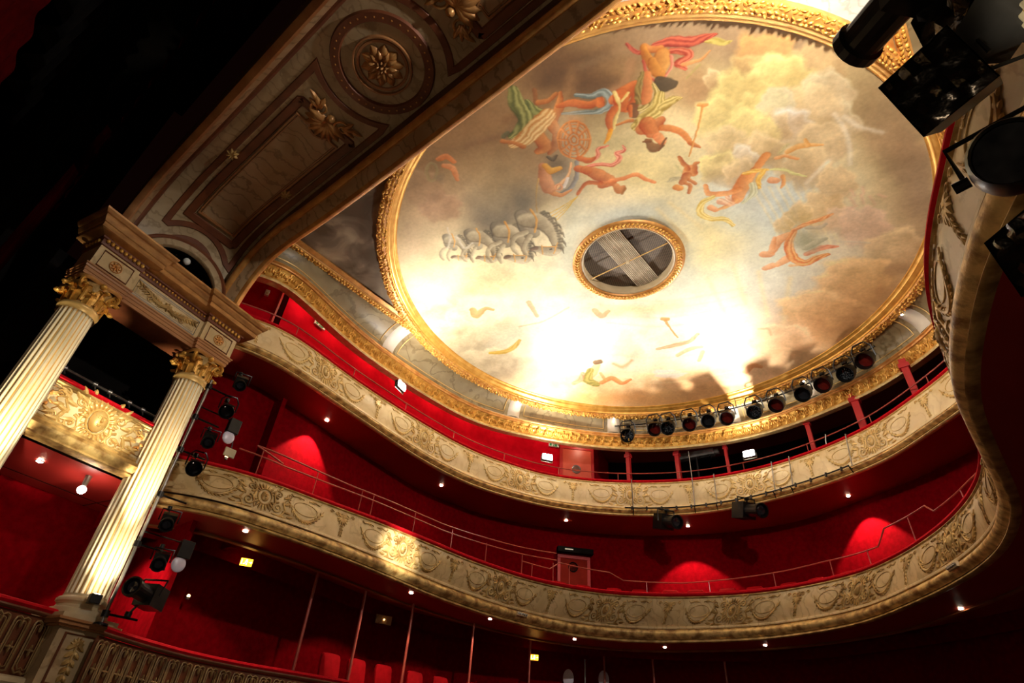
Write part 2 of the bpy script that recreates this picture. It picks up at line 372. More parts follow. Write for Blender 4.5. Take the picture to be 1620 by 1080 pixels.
def o_cartouche(mb, mp, s=1.0, face=True):
    if face:
        o_oval(mb, mp, 0, .0, .15 * s, .19 * s, .016 * s, .015)
        o_face(mb, mp, 0, 0, .15 * s)
    else:
        o_oval(mb, mp, 0, .0, .17 * s, .2 * s, .02 * s, .015); o_oval(mb, mp, 0, 0, .11 * s, .14 * s, .012 * s, .012)
        o_dot(mb, mp, 0, 0, .06 * s, .03 * s)
    for k in range(9):                                      # fan above
        an = -math.pi / 2 + (k - 4) * .28
        o_leaf(mb, mp, .17 * s * math.cos(an), .19 * s * math.sin(an), an, .15 * s, .06 * s, .04 * s)
    for k in range(9):                                      # fan below
        an = math.pi / 2 + (k - 4) * .27
        o_leaf(mb, mp, .17 * s * math.cos(an), .19 * s * math.sin(an), an, (.16 - .012 * abs(k - 4)) * s, .06 * s, .04 * s)
    for q in (-1, 1):
        o_spiral(mb, mp, q * .30 * s, -.16 * s, .12 * s, 1.5, math.pi * .5, q, .022 * s)
        o_spiral(mb, mp, q * .32 * s, .17 * s, .13 * s, 1.5, -math.pi * .5, -q, .022 * s)
        o_spiral(mb, mp, q * .56 * s, -.20 * s, .08 * s, 1.4, math.pi * .4, q, .016 * s)
        o_tube(mb, mp, [(q * .17 * s, .30 * s), (q * .24 * s, .1 * s), (q * .2 * s, -.1 * s), (q * .26 * s, -.3 * s)], [.012 * s, .026 * s, .024 * s, .012 * s])
        o_tube(mb, mp, [(q * .22 * s, .33 * s), (q * .42 * s, .34 * s), (q * .5 * s, .18 * s), (q * .42 * s, .02 * s), (q * .52 * s, -.1 * s)], [.012 * s, .024 * s, .026 * s, .022 * s, .01 * s])
        for j, (x, y, an, L) in enumerate([(.4, .3, .4, .2), (.44, .2, .1, .22), (.4, .05, -.2, .2), (.42, -.1, -.5, .2), (.3, -.28, -.9, .15), (.5, -.02, .3, .15), (.3, .36, .8, .14), (.56, .3, -.1, .16), (.2, -.34, -1.3, .1)]):
            o_leaf(mb, mp, q * x * s, y * s, an if q > 0 else math.pi - an, L * s, .075 * s, .035 * s)
def o_festoon(mb, mp, w=1.1, h=.5, s=1.0, oval=True):
    if oval:
        o_oval(mb, mp, 0, -.02, .25 * s, .13 * s, .008 * s, .002)
    N = 15; pts = []
    for i in range(N):
        t = i / (N - 1) * 2 - 1
        pts.append((t * w * .44, -.16 * h + .52 * h * (1 - abs(t) ** 2.2)))
    o_tube(mb, mp, pts, [.010 + .020 * (1 - abs(i / (N - 1) * 2 - 1)) for i in range(N)], .012)
    for i in range(1, N - 1):
        x, y = pts[i]; dx = pts[i + 1][0] - pts[i - 1][0]; dy = pts[i + 1][1] - pts[i - 1][1]; an = math.atan2(dy, dx)
        for q in (-1, 1): o_leaf(mb, mp, x, y, an + q * .6, .07 * s, .04 * s, .022)
    for q in (-1, 1):                                        # top scrolls of the swag frame
        o_tube(mb, mp, [(q * .06 * w, -.36 * h), (q * .2 * w, -.40 * h), (q * .33 * w, -.34 * h), (q * .38 * w, -.42 * h)], .012, .01)
        o_spiral(mb, mp, q * .16 * w, -.38 * h, .04, 1.2, 0, q, .01)
def o_bow(mb, mp, h=.5, s=1.0):
    """bunch of leaves with a hanging tail between two swags"""
    for k in range(7):
        an = math.pi / 2 + (k - 3) * .42
        o_leaf(mb, mp, 0, -.22 * h, an, (.17 - .018 * abs(k - 3)) * s, .055 * s, .03)
    for k in range(5):
        an = -math.pi / 2 + (k - 2) * .5
        o_leaf(mb, mp, 0, -.22 * h, an, .10 * s, .045 * s, .03)
    for q in (-1, 1):
        o_spiral(mb, mp, q * .1 * s, -.3 * h, .05 * s, 1.2, math.pi, q, .012 * s)
        o_spiral(mb, mp, q * .22 * s, -.34 * h, .04 * s, 1.2, math.pi, q, .010 * s)
    o_tube(mb, mp, [(0, -.1 * h), (.012, .1 * h), (-.008, .28 * h), (0, .44 * h)], [.016, .014, .012, .005], .01)
    for j in range(4):
        y = .0 + j * .1 * h
        for q in (-1, 1): o_leaf(mb, mp, 0, y, math.pi / 2 - q * .5, .07 * s, .03 * s, .02)

# ---------------------------------------------------------------- the house: floors, walls, ceilings
FU = Front(U_RIM, U_BOT, 7.60, 6.58); FL = Front(L_RIM, L_BOT, 4.20, 3.15)
def struct(mb, name, mat, smooth=True):
    return tag(mb.build(name, mat, None, smooth), kind='structure')
struct(MB().add([(-16, -22, -1.6), (16, -22, -1.6), (16, 18, -1.6), (-16, 18, -1.6)], [(0, 1, 2, 3)]), 'floor', 'mesh_floor')
# outer walls per storey follow the horseshoe
UW = offset(FU.T, -1.2); LW = smooth(resample(catmull([(-7.6, -6.6), (-7.15, -5.4), (-7.24, -4.2), (-7.50, -2.9), (-7.76, -1.5), (-8.05, .2), (-8.13, 1.3), (-7.8, 3.4), (-6.62, 5.5), (-5.13, 7.0), (-3.3, 8.1), (-1.46, 8.65), (.48, 8.45), (2.67, 7.5), (4.23, 6.5), (5.6, 5.2), (7.1, 3.0), (7.9, 0.0), (8.0, -4.0), (8.0, -6.6)]), NF), .2); TW = offset(FL.B, -2.6)
iu = int(NF * .376)
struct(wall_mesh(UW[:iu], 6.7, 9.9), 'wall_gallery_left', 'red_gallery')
UD = offset(FU.T, -3.4)
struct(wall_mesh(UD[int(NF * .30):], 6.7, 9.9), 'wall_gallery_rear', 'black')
struct(MB().add([(*UW[iu - 1], 6.7), (*UD[iu + 4], 6.7), (*UD[iu + 4], 9.9), (*UW[iu - 1], 9.9)], [(0, 1, 2, 3)]), 'wall_gallery_return', 'red_gallery')
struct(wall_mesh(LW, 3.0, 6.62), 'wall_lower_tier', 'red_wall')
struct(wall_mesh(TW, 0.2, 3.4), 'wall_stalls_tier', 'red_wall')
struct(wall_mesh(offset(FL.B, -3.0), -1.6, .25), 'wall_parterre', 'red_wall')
# tier floors (their undersides are the soffits seen from below)
struct(strip_between(offset(FU.B, .0), offset(FU.T, -1.9), 6.58, 6.58), 'ceiling_lower_tier', 'soffit')
struct(strip_between(offset(FU.B, -.02), offset(FU.T, -3.6), 6.72), 'floor_gallery', 'mesh_floor')
struct(strip_between(offset(FL.B, .0), offset(FL.B, -1.0), 3.15), 'ceiling_stalls_tier', 'soffit_lo')
edge = MB(); P = offset(FL.B, -1.0)
edge.grid([[(*P[i], 3.15), (*(P[i] + FL.NB[i] * .04), 3.11), (*(P[i] - FL.NB[i] * .05), 3.10), (*(P[i] - FL.NB[i] * .05), 3.34)] for i in range(NF)])
struct(edge, 'trim_1', 'wood')
struct(strip_between(offset(FL.B, -1.0), offset(FL.B, -2.8), 3.34), 'ceiling_stalls_rear', 'soffit_lo')
struct(strip_between(offset(FL.B, -.02), offset(LW, -.15), 3.42), 'floor_lower_tier', 'mesh_floor')
RAILP = smooth(resample(catmull([(-5.0, -7.0), (-5.35, -6.45), (-5.7, -5.73), (-6.1, -4.83), (-6.25, -3.85), (-6.1, -2.7), (-6.0, -1.2), (-6.0, .6), (-5.8, 2.6), (-5.0, 4.6), (-3.6, 6.0), (-1.6, 6.7), (.5, 6.6), (2.6, 5.2), (4.2, 3.0), (4.9, .5), (4.9, -3), (5.2, -6)]), NF), .2)
struct(strip_between(offset(RAILP, .05), offset(FL.B, -2.9), .35), 'floor_stalls_tier', 'mesh_floor')
struct(strip_between(offset(FU.T, -.9), offset(FU.T, -3.6), 9.9), 'ceiling_gallery', 'soffit')
# roof void above the painted ceiling keeps the night out
struct(MB().add([(-9.5, -6.9, 11.2), (9.5, -6.9, 11.2), (9.5, 12, 11.2), (-9.5, 12, 11.2)], [(0, 1, 2, 3)]), 'ceiling', 'black')
# stage house: black masking and the dark red house curtain
stage = MB()
stage.add([(-9, -22, -1.6), (9, -22, -1.6), (9, -22, 14), (-9, -22, 14)], [(0, 1, 2, 3)])
struct(stage, 'wall_stage', 'black')
struct(MB().add([(-9, -22, -1.6), (-9, -9.2, -1.6), (-9, -9.2, 14), (-9, -22, 14)], [(0, 1, 2, 3)]), 'wall_stage_left', 'black')
struct(MB().add([(-9, -22, 14), (9, -22, 14), (9, -9.0, 14), (-9, -9.0, 14)], [(0, 1, 2, 3)]), 'ceiling_stage', 'black')

def curtain(name, label, x0, x1, y, z0, z1, amp, lam, mat, cat='curtain'):
    mb = MB(); n = int((x1 - x0) / lam * 10); rows = []
    for i in range(n + 1):
        x = x0 + (x1 - x0) * i / n; a = 2 * math.pi * (x - x0) / lam
        rows.append([(x, y + amp * math.sin(a) * (1 - .3 * j / 6), z0 + (z1 - z0) * j / 6) for j in range(7)])
    mb.grid(rows)
    b = [(v[0], v[1] - .03, v[2]) for v in mb.v]
    o = mb.build(name, mat); return tag(o, label, cat)
curtain('stage_border', 'narrow dark red cloth band hanging across the stage just behind the arch', -7.4, 3.2, -9.8, 7.98, 8.42, .02, .5, 'dark_red')
curtain('stage_border', 'black masking cloth hanging deeper in the stage behind the red border', -7.5, 3.0, -11.2, 8.6, 13.5, .12, .7, 'black')
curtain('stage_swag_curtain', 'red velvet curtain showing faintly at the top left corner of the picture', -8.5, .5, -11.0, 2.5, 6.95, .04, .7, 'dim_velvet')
curtain('stage_leg_curtain', 'dark red curtain leg beside the left fluted column', -7.2, -5.7, -9.9, -1.6, 9.2, .10, .4, 'dark_red')

# ---------------------------------------------------------------- balcony fronts
def balcony(name, label, fr, mats, big, u0, u1, seqstep, cart_every, spec):
    t = thing(name, label, 'balcony', (0, 0, 0))
    P_ = lambda mb, n, m: local(mb, (0, 0, 0)).build(n, m, t)
    cap = [(.01, -.30), (-.045, -.30), (-.06, -.22), (-.06, .02), (-.035, .07), (.0, .075), (.02, .05), (.03, .02)]
    P_(sweep_front(fr, cap), 'velvet_rim', 'velvet')
    P_(sweep_front(fr, [(.028, .03), (.04, .05), (.055, .055), (.068, .03), (.075, .012)]), 'top_bead', mats[2])
    face = [(.07 + (big - .07) * k / 8, fr.bulge(.07 + (big - .07) * k / 8) * 1.0) for k in range(9)]
    P_(sweep_front(fr, face), 'marble_face', mats[0])
    P_(sweep_front(fr, [(big, .0), (big + .005, .06), (big + .03, .075), (big + .055, .07), (big + .06, .03)]), 'ledge', mats[0])
    b = big + .06; r = 1 - b - .07; c = [(b, .03)]
    for k in range(9):
        a = math.pi * k / 8; c.append((b + r * (.08 + .84 * k / 8), .04 + .085 * math.sin(a) ** .7))
    c.append((b + r, .02))
    P_(sweep_front(fr, c), 'gilt_roll_moulding', mats[1])
    P_(sweep_front(fr, [(1 - .07, .0), (1 - .065, -.01), (1 - .045, .0), (1 - .035, .05), (1 - .012, .06), (1.004, .04), (1.008, -.02), (1.0, -.06)]), 'lower_bead', mats[2])
    # carved units along the front
    unit = seqstep; k = 0; u = u0
    seqstep = unit * fr.len
    h = (fr.zt - fr.zb) * (big - .07); bc = (fr.zt - fr.zb) * (big + .07) / 2
    while u < u1:
        m0 = fr.map(u); mp = lambda a, b, off, m0=m0: m0(a, b + bc, off + .004)
        mb = MB()
        if k % cart_every == spec:
            o_cartouche(mb, mp, .86 * h / .6 * .95, face=True)
            P_(mb, 'carved_cartouche', mats[3])
        elif (k - spec) % cart_every in (1, cart_every - 1, 3):
            o_festoon(mb, mp, seqstep * 1.05, h, 1.0)
            P_(mb, 'carved_festoon', mats[3])
        else:
            o_bow(mb, mp, h, 1.15)
            P_(mb, 'carved_leaf_drop', mats[3])
        u += unit; k += 1
    return t
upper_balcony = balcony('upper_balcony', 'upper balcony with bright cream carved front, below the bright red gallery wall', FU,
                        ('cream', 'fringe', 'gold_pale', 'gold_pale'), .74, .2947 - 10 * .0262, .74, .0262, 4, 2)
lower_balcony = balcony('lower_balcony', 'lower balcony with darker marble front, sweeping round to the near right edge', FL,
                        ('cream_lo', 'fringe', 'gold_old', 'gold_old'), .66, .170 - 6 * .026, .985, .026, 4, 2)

# ---------------------------------------------------------------- downlights in the soffits
def downlight(x, y, z, p, label, group, nx=0, ny=0, ang=78, lit=True):
    t = thing('recessed_downlight', label, 'light', (x, y, z), group)
    MB().lathe([(.04, .0), (.062, -.004), (.066, -.012), (.05, -.016), (.04, -.006)], 16).build('trim_ring', 'steel', t)
    MB().lathe([(.0, -.020), (.034, -.018), (.046, -.008), (.048, .0)], 14).build('bulb', 'bulb', t)
    a = lamp('downlight_beam', 'SPOT', (x, y, z - .05), p, WARM, (x + nx, y + ny, z - 1.5), .03, ang, .25)
    return t
for (x, y, p, d) in [(-7.02, -3.2, 260, 'nearest the fluted column'), (-7.33, 1.05, 12, 'second along from the column'), (-5.78, 5.1, 10, 'above the dark doorway of the lower tier'),
                     (-2.75, 7.35, 270, 'right of the left hanging spotlight'), (1.85, 7.3, 300, 'farthest right under the upper balcony')]:
    j = int(np.argmin(np.hypot(FU.T[:, 0] - x, FU.T[:, 1] - y))); n = -FU.NT[j]
    downlight(x, y, 6.57, p, 'small bright downlight under the upper balcony, ' + d, 'downlights under the upper balcony', n[0] * .25, n[1] * .25, 84)
for (x, y, p, d) in [(-5.66, -4.86, 60, 'closest to the spotlight pole'), (-6.02, -.57, 60, 'above the second red post'), (-6.02, 2.13, 40, 'third along from the left'), (-5.40, 4.98, 14, 'right of the hook plate on the moulding'),
                     (-3.6, 6.75, 70, 'above the middle red post'), (-1.05, 7.3, 12, 'right of the middle of the picture'), (3.5, 5.05, 20, 'alone at the lower right corner')]:
    downlight(x, y, 3.145, p, 'small bright downlight under the lower balcony, ' + d, 'downlights under the lower balcony', -.7 if x < -5 else 0, 0, 96)

# ---------------------------------------------------------------- cornice above the gallery
CP = smooth(resample(catmull([(-6.95, -7.0), (-6.7, -6.7), (-6.2, -5.9), (-6.22, -5.2), (-6.5, -4.1), (-6.72, -3.0), (-6.82, -1.7), (-6.84, -.3), (-6.72, 1.1), (-6.35, 2.2), (-5.75, 3.15), (-5.0, 4.15), (-4.2, 5.0), (-3.2, 5.75), (-2.0, 6.3), (-.6, 6.65), (.9, 6.65), (2.3, 6.3), (3.3, 5.95), (4.25, 5.35), (5.1, 4.6), (5.9, 3.4), (6.4, 2.0), (6.7, .3), (6.75, -1.5), (6.6, -3.2), (6.3, -4.6), (6.2, -5.6), (6.6, -6.6)]), NF), .25)
CN = normals(CP)
def sweep_c(prof, a=0, b=NF):
    return MB().grid([[(float(CP[i][0] + CN[i][0] * o), float(CP[i][1] + CN[i][1] * o), z) for o, z in prof] for i in range(a, b)])
corn = thing('gallery_cornice', 'carved gold cornice running round the hall above the red gallery wall', 'cornice')
sweep_c([(-.42, 9.5), (-.25, 8.66), (-.04, 8.62), (.03, 8.60), (.05, 8.63), (.04, 8.67), (.0, 8.70)]).build('lower_fillet', 'gold_pale', corn)
sweep_c([(.0, 8.70), (.0, 8.74), (.015, 8.84), (.05, 8.93), (.10, 8.98)]).build('carved_band_ground', 'gold', corn)
sweep_c([(.10, 8.98), (.14, 8.985), (.15, 9.01), (.13, 9.04), (.16, 9.06), (.16, 9.085), (.11, 9.10)]).build('upper_fillet', 'gold_orange', corn)
sweep_c([(.11, 9.10), (.10, 9.13), (.05, 9.17), (.0, 9.19), (-.02, 9.20)]).build('white_band', 'white_paint', corn)
clen = float(np.hypot(*np.diff(CP, axis=0).T).sum())
def cmap(u0):
    def f(a, b, off):
        x = (u0 + a / clen) * (NF - 1); i = min(max(int(x), 0), NF - 2); g = x - i
        p = CP[i] * (1 - g) + CP[i + 1] * g; n = CN[i] * (1 - g) + CN[i + 1] * g
        z = 8.84 - b; o = .015 + .6 * max(z - 8.84, 0) ** 1.0 + off
        return Vector((float(p[0] + n[0] * o), float(p[1] + n[1] * o), z))
    return f
band = MB(); N = int(clen * .80 / .27)
for k in range(N):
    mp = cmap(.02 + .80 * k / N)
    band.tube([mp(.00, .13, .02), mp(.05, .10, .05), mp(.04, .02, .06), mp(.10, -.03, .06), (mp(.09, -.10, .05)), mp(.15, -.12, .02)], [.014, .024, .028, .026, .02, .01], 6)
    for q, an, L in ((0, -1.9, .11), (.12, -1.2, .12), (.2, -1.6, .10), (.08, 1.2, .09)):
        o_leaf(band, mp, q, .03, an, L, .07, .05)
band.build('leaf_carving', 'gold', corn)

# ---------------------------------------------------------------- marble cove between the cornice and the ceiling ring
RO = 6.40; ZR = 9.70; NX = 5.92
def cove_top(i):
    p = CP[i]; r = np.hypot(*p)
    q = p * (RO - .1) / r
    if p[1] < 0:
        t = min(1.0, max(0.0, (-p[1]) / 2.4)); sgn = -1 if p[0] < 0 else 1
        b = np.array([sgn * (NX - .0), p[1]])
        if p[1] < -2.45: q = b
        else:
            y = p[1]; xr = math.sqrt(max((RO - .1) ** 2 - y * y, 0)); q = np.array([sgn * max(xr, NX), y])
    return q
CT = smooth(np.array([cove_top(i) for i in range(NF)]), .2)
def cove_pt(x, v, off=0.0):
    i = min(max(int(x), 0), NF - 2); g = x - i
    b = CP[i] * (1 - g) + CP[i + 1] * g; t = CT[i] * (1 - g) + CT[i + 1] * g
    a = v * math.pi / 2
    w = 1 - math.cos(a); zz = math.sin(a)
    p = b * (1 - w) + t * w; n = (t - b); L = np.hypot(*n) + 1e-9; n = n / L
    nx = math.cos(a); nz = -math.sin(a)
    return Vector((float(p[0] + n[0] * off * nx), float(p[1] + n[1] * off * nx), 9.20 + (ZR - 9.20) * zz + off * nz))
cove = thing('cove', 'curved marble cove between the gold cornice and the ceiling ring', 'cove')
MB().grid([[cove_pt(i, k / 8) for k in range(9)] for i in range(NF)]).build('marble_surface', 'marble', cove)
def near_idx(x, y): return int(np.argmin(np.hypot(CP[:, 0] - x, CP[:, 1] - y)))
RIBS = [near_idx(*p) for p in ((-6.75, -2.2), (-6.05, 2.6), (-3.9, 5.2), (-.55, 6.65), (1.9, 6.45), (4.9, 4.8), (6.6, 2.2))]
xs = [2] + RIBS + [RIBS[-1] + 26]
step = clen / (NF - 1)
for r in RIBS:
    w = .20 / step
    mb = MB(); mb.grid([[cove_pt(r + w * (j - 2) / 2, k / 10, .05 if abs(j - 2) < 2 else .0) for k in range(11)] for j in range(5)])
    rib = mb.build('white_rib', 'white_paint', cove)
for a, b in zip(xs[:-1], xs[1:]):
    m = .34 / step
    for mm, vlo, vhi, rr in ((m, .14, .93, .013),):
        loop = [(a + mm + (b - a - 2 * mm) * k / 20, vlo) for k in range(21)] + [(b - mm, vlo + (vhi - vlo) * k / 6) for k in range(1, 7)] + [(b - mm - (b - a - 2 * mm) * k / 20, vhi) for k in range(1, 21)] + [(a + mm, vhi - (vhi - vlo) * k / 6) for k in range(1, 6)]
        MB().tube([cove_pt(x, v, .012) for x, v in loop], rr, 6, closed=True).build('gold_panel_line', 'gold_line', cove)
for k, (r, d) in enumerate(zip(RIBS, ('far left where garlands meet', 'second from the left', 'left of the row of hanging lamps', 'between the hanging lamps', 'behind the right hanging lamps', 'brightest, at the far right end', 'hidden past the near balcony'))):
    p = cove_pt(r, .86, .05)
    if k == 6: continue
    t = thing('cove_spotlight', 'tiny bright spotlight on a white cove rib, ' + d, 'light', tuple(p), 'tiny spotlights on the cove ribs')
    MB().lathe([(.0, -.03), (.03, -.026), (.036, .0), (.03, .03), (0, .03)], 12).build('housing', 'white_paint', t)
    MB().lathe([(.0, -.036), (.022, -.034), (.024, -.026)], 12).build('bulb', 'bulb', t)
    lamp('rib_spot_beam', 'SPOT', (p.x, p.y, p.z - .05), 1.2, WARM, (p.x * 1.08, p.y * 1.08, p.z - .8), .02, 110, .6)

# ---------------------------------------------------------------- gilded ring and beams round the painting
ring = thing('ceiling_ring', 'huge round gilded ring moulding with carved fruit garland framing the ceiling painting', 'moulding')
MB().lathe([(6.02, 9.99), (5.99, 9.90), (6.0, 9.86), (6.05, 9.84), (6.07, 9.80), (6.10, 9.79), (6.13, 9.76), (6.17, 9.75), (6.18, 9.71), (6.20, 9.70)], 180).build('inner_moulding', 'gold_smooth', ring)
MB().lathe([(6.20, 9.70), (6.22, 9.66), (6.28, 9.64), (6.36, 9.64), (6.42, 9.66), (6.44, 9.70), (6.44, 9.80)], 180).build('garland_ground', 'gold_orange', ring)
rnd = random.Random(5)
def lump(mb, p, tang, side, up, L, W, H):
    rows = []
    for i in range(4):
        ph = i / 3 * math.pi / 2
        rows.append([p + tang * L * math.cos(ph) * math.cos(k * math.pi / 4) + side * W * math.cos(ph) * math.sin(k * math.pi / 4) + up * H * math.sin(ph) for k in range(8)])
    mb.grid(rows, close_v=True)
gar = MB()
nk = 400
for k in range(nk):
    a = 2 * math.pi * k / nk
    for row, (rr, zz) in enumerate(((6.225, 9.665), (6.285, 9.645), (6.345, 9.640), (6.405, 9.655))):
        aa = a + rnd.uniform(-.3, .3) * 2 * math.pi / nk + (row % 2) * math.pi / nk
        r = rr + rnd.uniform(-.012, .012)
        e = Vector((math.cos(aa), math.sin(aa), 0)); tt = Vector((-math.sin(aa), math.cos(aa), 0))
        ang = rnd.uniform(-.8, .8); t2 = (tt * math.cos(ang) + e * math.sin(ang)); s2 = (-tt * math.sin(ang) + e * math.cos(ang))
        L = rnd.uniform(.036, .066); W = rnd.uniform(.018, .032)
        dn = Vector((0, 0, -1)) + (e * (.5 if row == 2 else -.3 if row == 0 else 0)); dn.normalize()
        lump(gar, Vector((e.x * r, e.y * r, zz + .01)), t2, s2, dn, L, W, rnd.uniform(.025, .055))
        if rnd.random() < .14:
            lump(gar, Vector((e.x * r, e.y * r, zz - .02)), t2, s2, dn, L * .5, W * .5, .05)
gar.build('fruit_garland', 'gold', ring)
# straight garland beams either side and the painted spandrels behind them
for sg, side in ((-1, 'left, running from the arch to the ceiling ring'), (1, 'right, meeting the ring beside the hanging black spotlights')):
    x0 = sg * 6.02
    bm = thing('garland_beam', 'straight gilded garland beam on the ' + side, 'moulding')
    sec = [(-.10 * sg, 9.80), (-.13 * sg, 9.74), (-.10 * sg, 9.72), (-.02 * sg, 9.70), (.0, 9.66), (.05 * sg, 9.64), (.11 * sg, 9.64), (.17 * sg, 9.66), (.19 * sg, 9.72), (.19 * sg, 9.8)]
    MB().grid([[(x0 - sg * .07 + o, -7.2 + 5.2 * k / 20, z) for o, z in sec] for k in range(21)]).build('beam_moulding', 'gold_orange', bm)
    g2 = MB()
    for k in range(62):
        for row in range(2):
            y = -7.1 + 5.2 * k / 62 + rnd.uniform(-.02, .02); x = x0 + sg * (-.04 + row * .08); ang = rnd.uniform(-.8, .8)
            lump(g2, Vector((x, y, 9.65)), Vector((math.sin(ang), math.cos(ang), 0)), Vector((math.cos(ang), -math.sin(ang), 0)), Vector((0, 0, -1)), rnd.uniform(.04, .06), rnd.uniform(.026, .04), rnd.uniform(.03, .05))
    g2.build('fruit_garland', 'gold', bm)
    sp = MB(); rows = []
    for k in range(31):
        y = -7.2 + 5.2 * k / 30; inner = sg * math.sqrt(max(6.3 ** 2 - y * y, 0)) if abs(y) < 6.3 else 0
        rows.append([(sg * 6.0 * (1 - j / 6) + inner * j / 6, y, 9.80) for j in range(7)])
    sp.grid(rows)
    q = thing('painted_spandrel', ('dark cloudy painted corner between the arch, the left garland beam and the ring' if sg < 0 else 'pale grey marbled triangle at the top right, between the garland beam and the ring'), 'ceiling panel')
    sp.build('panel', 'spandrel' if sg < 0 else 'marble_white', q)
# ---------------------------------------------------------------- vent rose in the middle of the painting
rose = thing('ceiling_vent', 'round dark vent grille in a gilded rim at the middle of the ceiling painting', 'vent', (-.30, -.14, 10.50))
MB().lathe([(1.10, .12), (1.12, .0), (1.15, -.02), (1.17, -.01)], 72).build('inner_lip', 'stone', rose)
MB().lathe([(1.17, -.01), (1.19, -.05), (1.26, -.07), (1.34, -.06), (1.38, -.03), (1.40, .0), (1.41, .04)], 72).build('gilded_rim', 'gold_orange', rose)
rg = MB()
for k in range(84):
    a = 2 * math.pi * k / 84; e = Vector((math.cos(a), math.sin(a), 0)); tt = Vector((-math.sin(a), math.cos(a), 0))
    for q in (-1, 1):
        t2 = (tt + e * q * .8).normalized(); s2 = (e - tt * q * .8).normalized()
        lump(rg, e * (1.27 + q * .03) + Vector((0, 0, -.062)), t2, s2, Vector((0, 0, -1)), .055, .022, .028)
rg.build('leaf_carving', 'gold', rose)
MB().lathe([(1.13, .0), (1.125, .10), (1.12, .22)], 72).build('shaft_wall', 'stone', rose)
MB().lathe([(0.0, .22), (1.12, .22)], 72).build('wire_mesh', 'vent_mesh', rose)
bw = MB(); ang = math.radians(90.0); d = Vector((math.cos(ang), math.sin(ang), 0)); s_ = Vector((-d.y, d.x, 0))
for j in range(-7, 8):
    o = s_ * (j * .042); L = math.sqrt(max(1.10 ** 2 - (j * .042) ** 2, 0))
    a, b = o - d * L, o + d * L
    bw.tube([a + Vector((0, 0, .16)), b + Vector((0, 0, .16))], .015 if j not in (-1, 1) else .022, 4)
bw.build('walkway_slats', 'slat', rose)
rd = MB(); d2 = Vector((math.cos(ang + -math.pi / 2), math.sin(ang + -math.pi / 2), 0))
rd.tube([d2 * -1.12 + Vector((0, 0, .03)), d2 * 1.12 + Vector((0, 0, .03))], .014, 6)
rd.build('cross_rod', 'gold_line', rose)
MB().lathe([(0, -.03), (.03, -.03), (.05, -.01), (.055, .03), (.0, .05)], 16).build('hub', 'stone', rose)

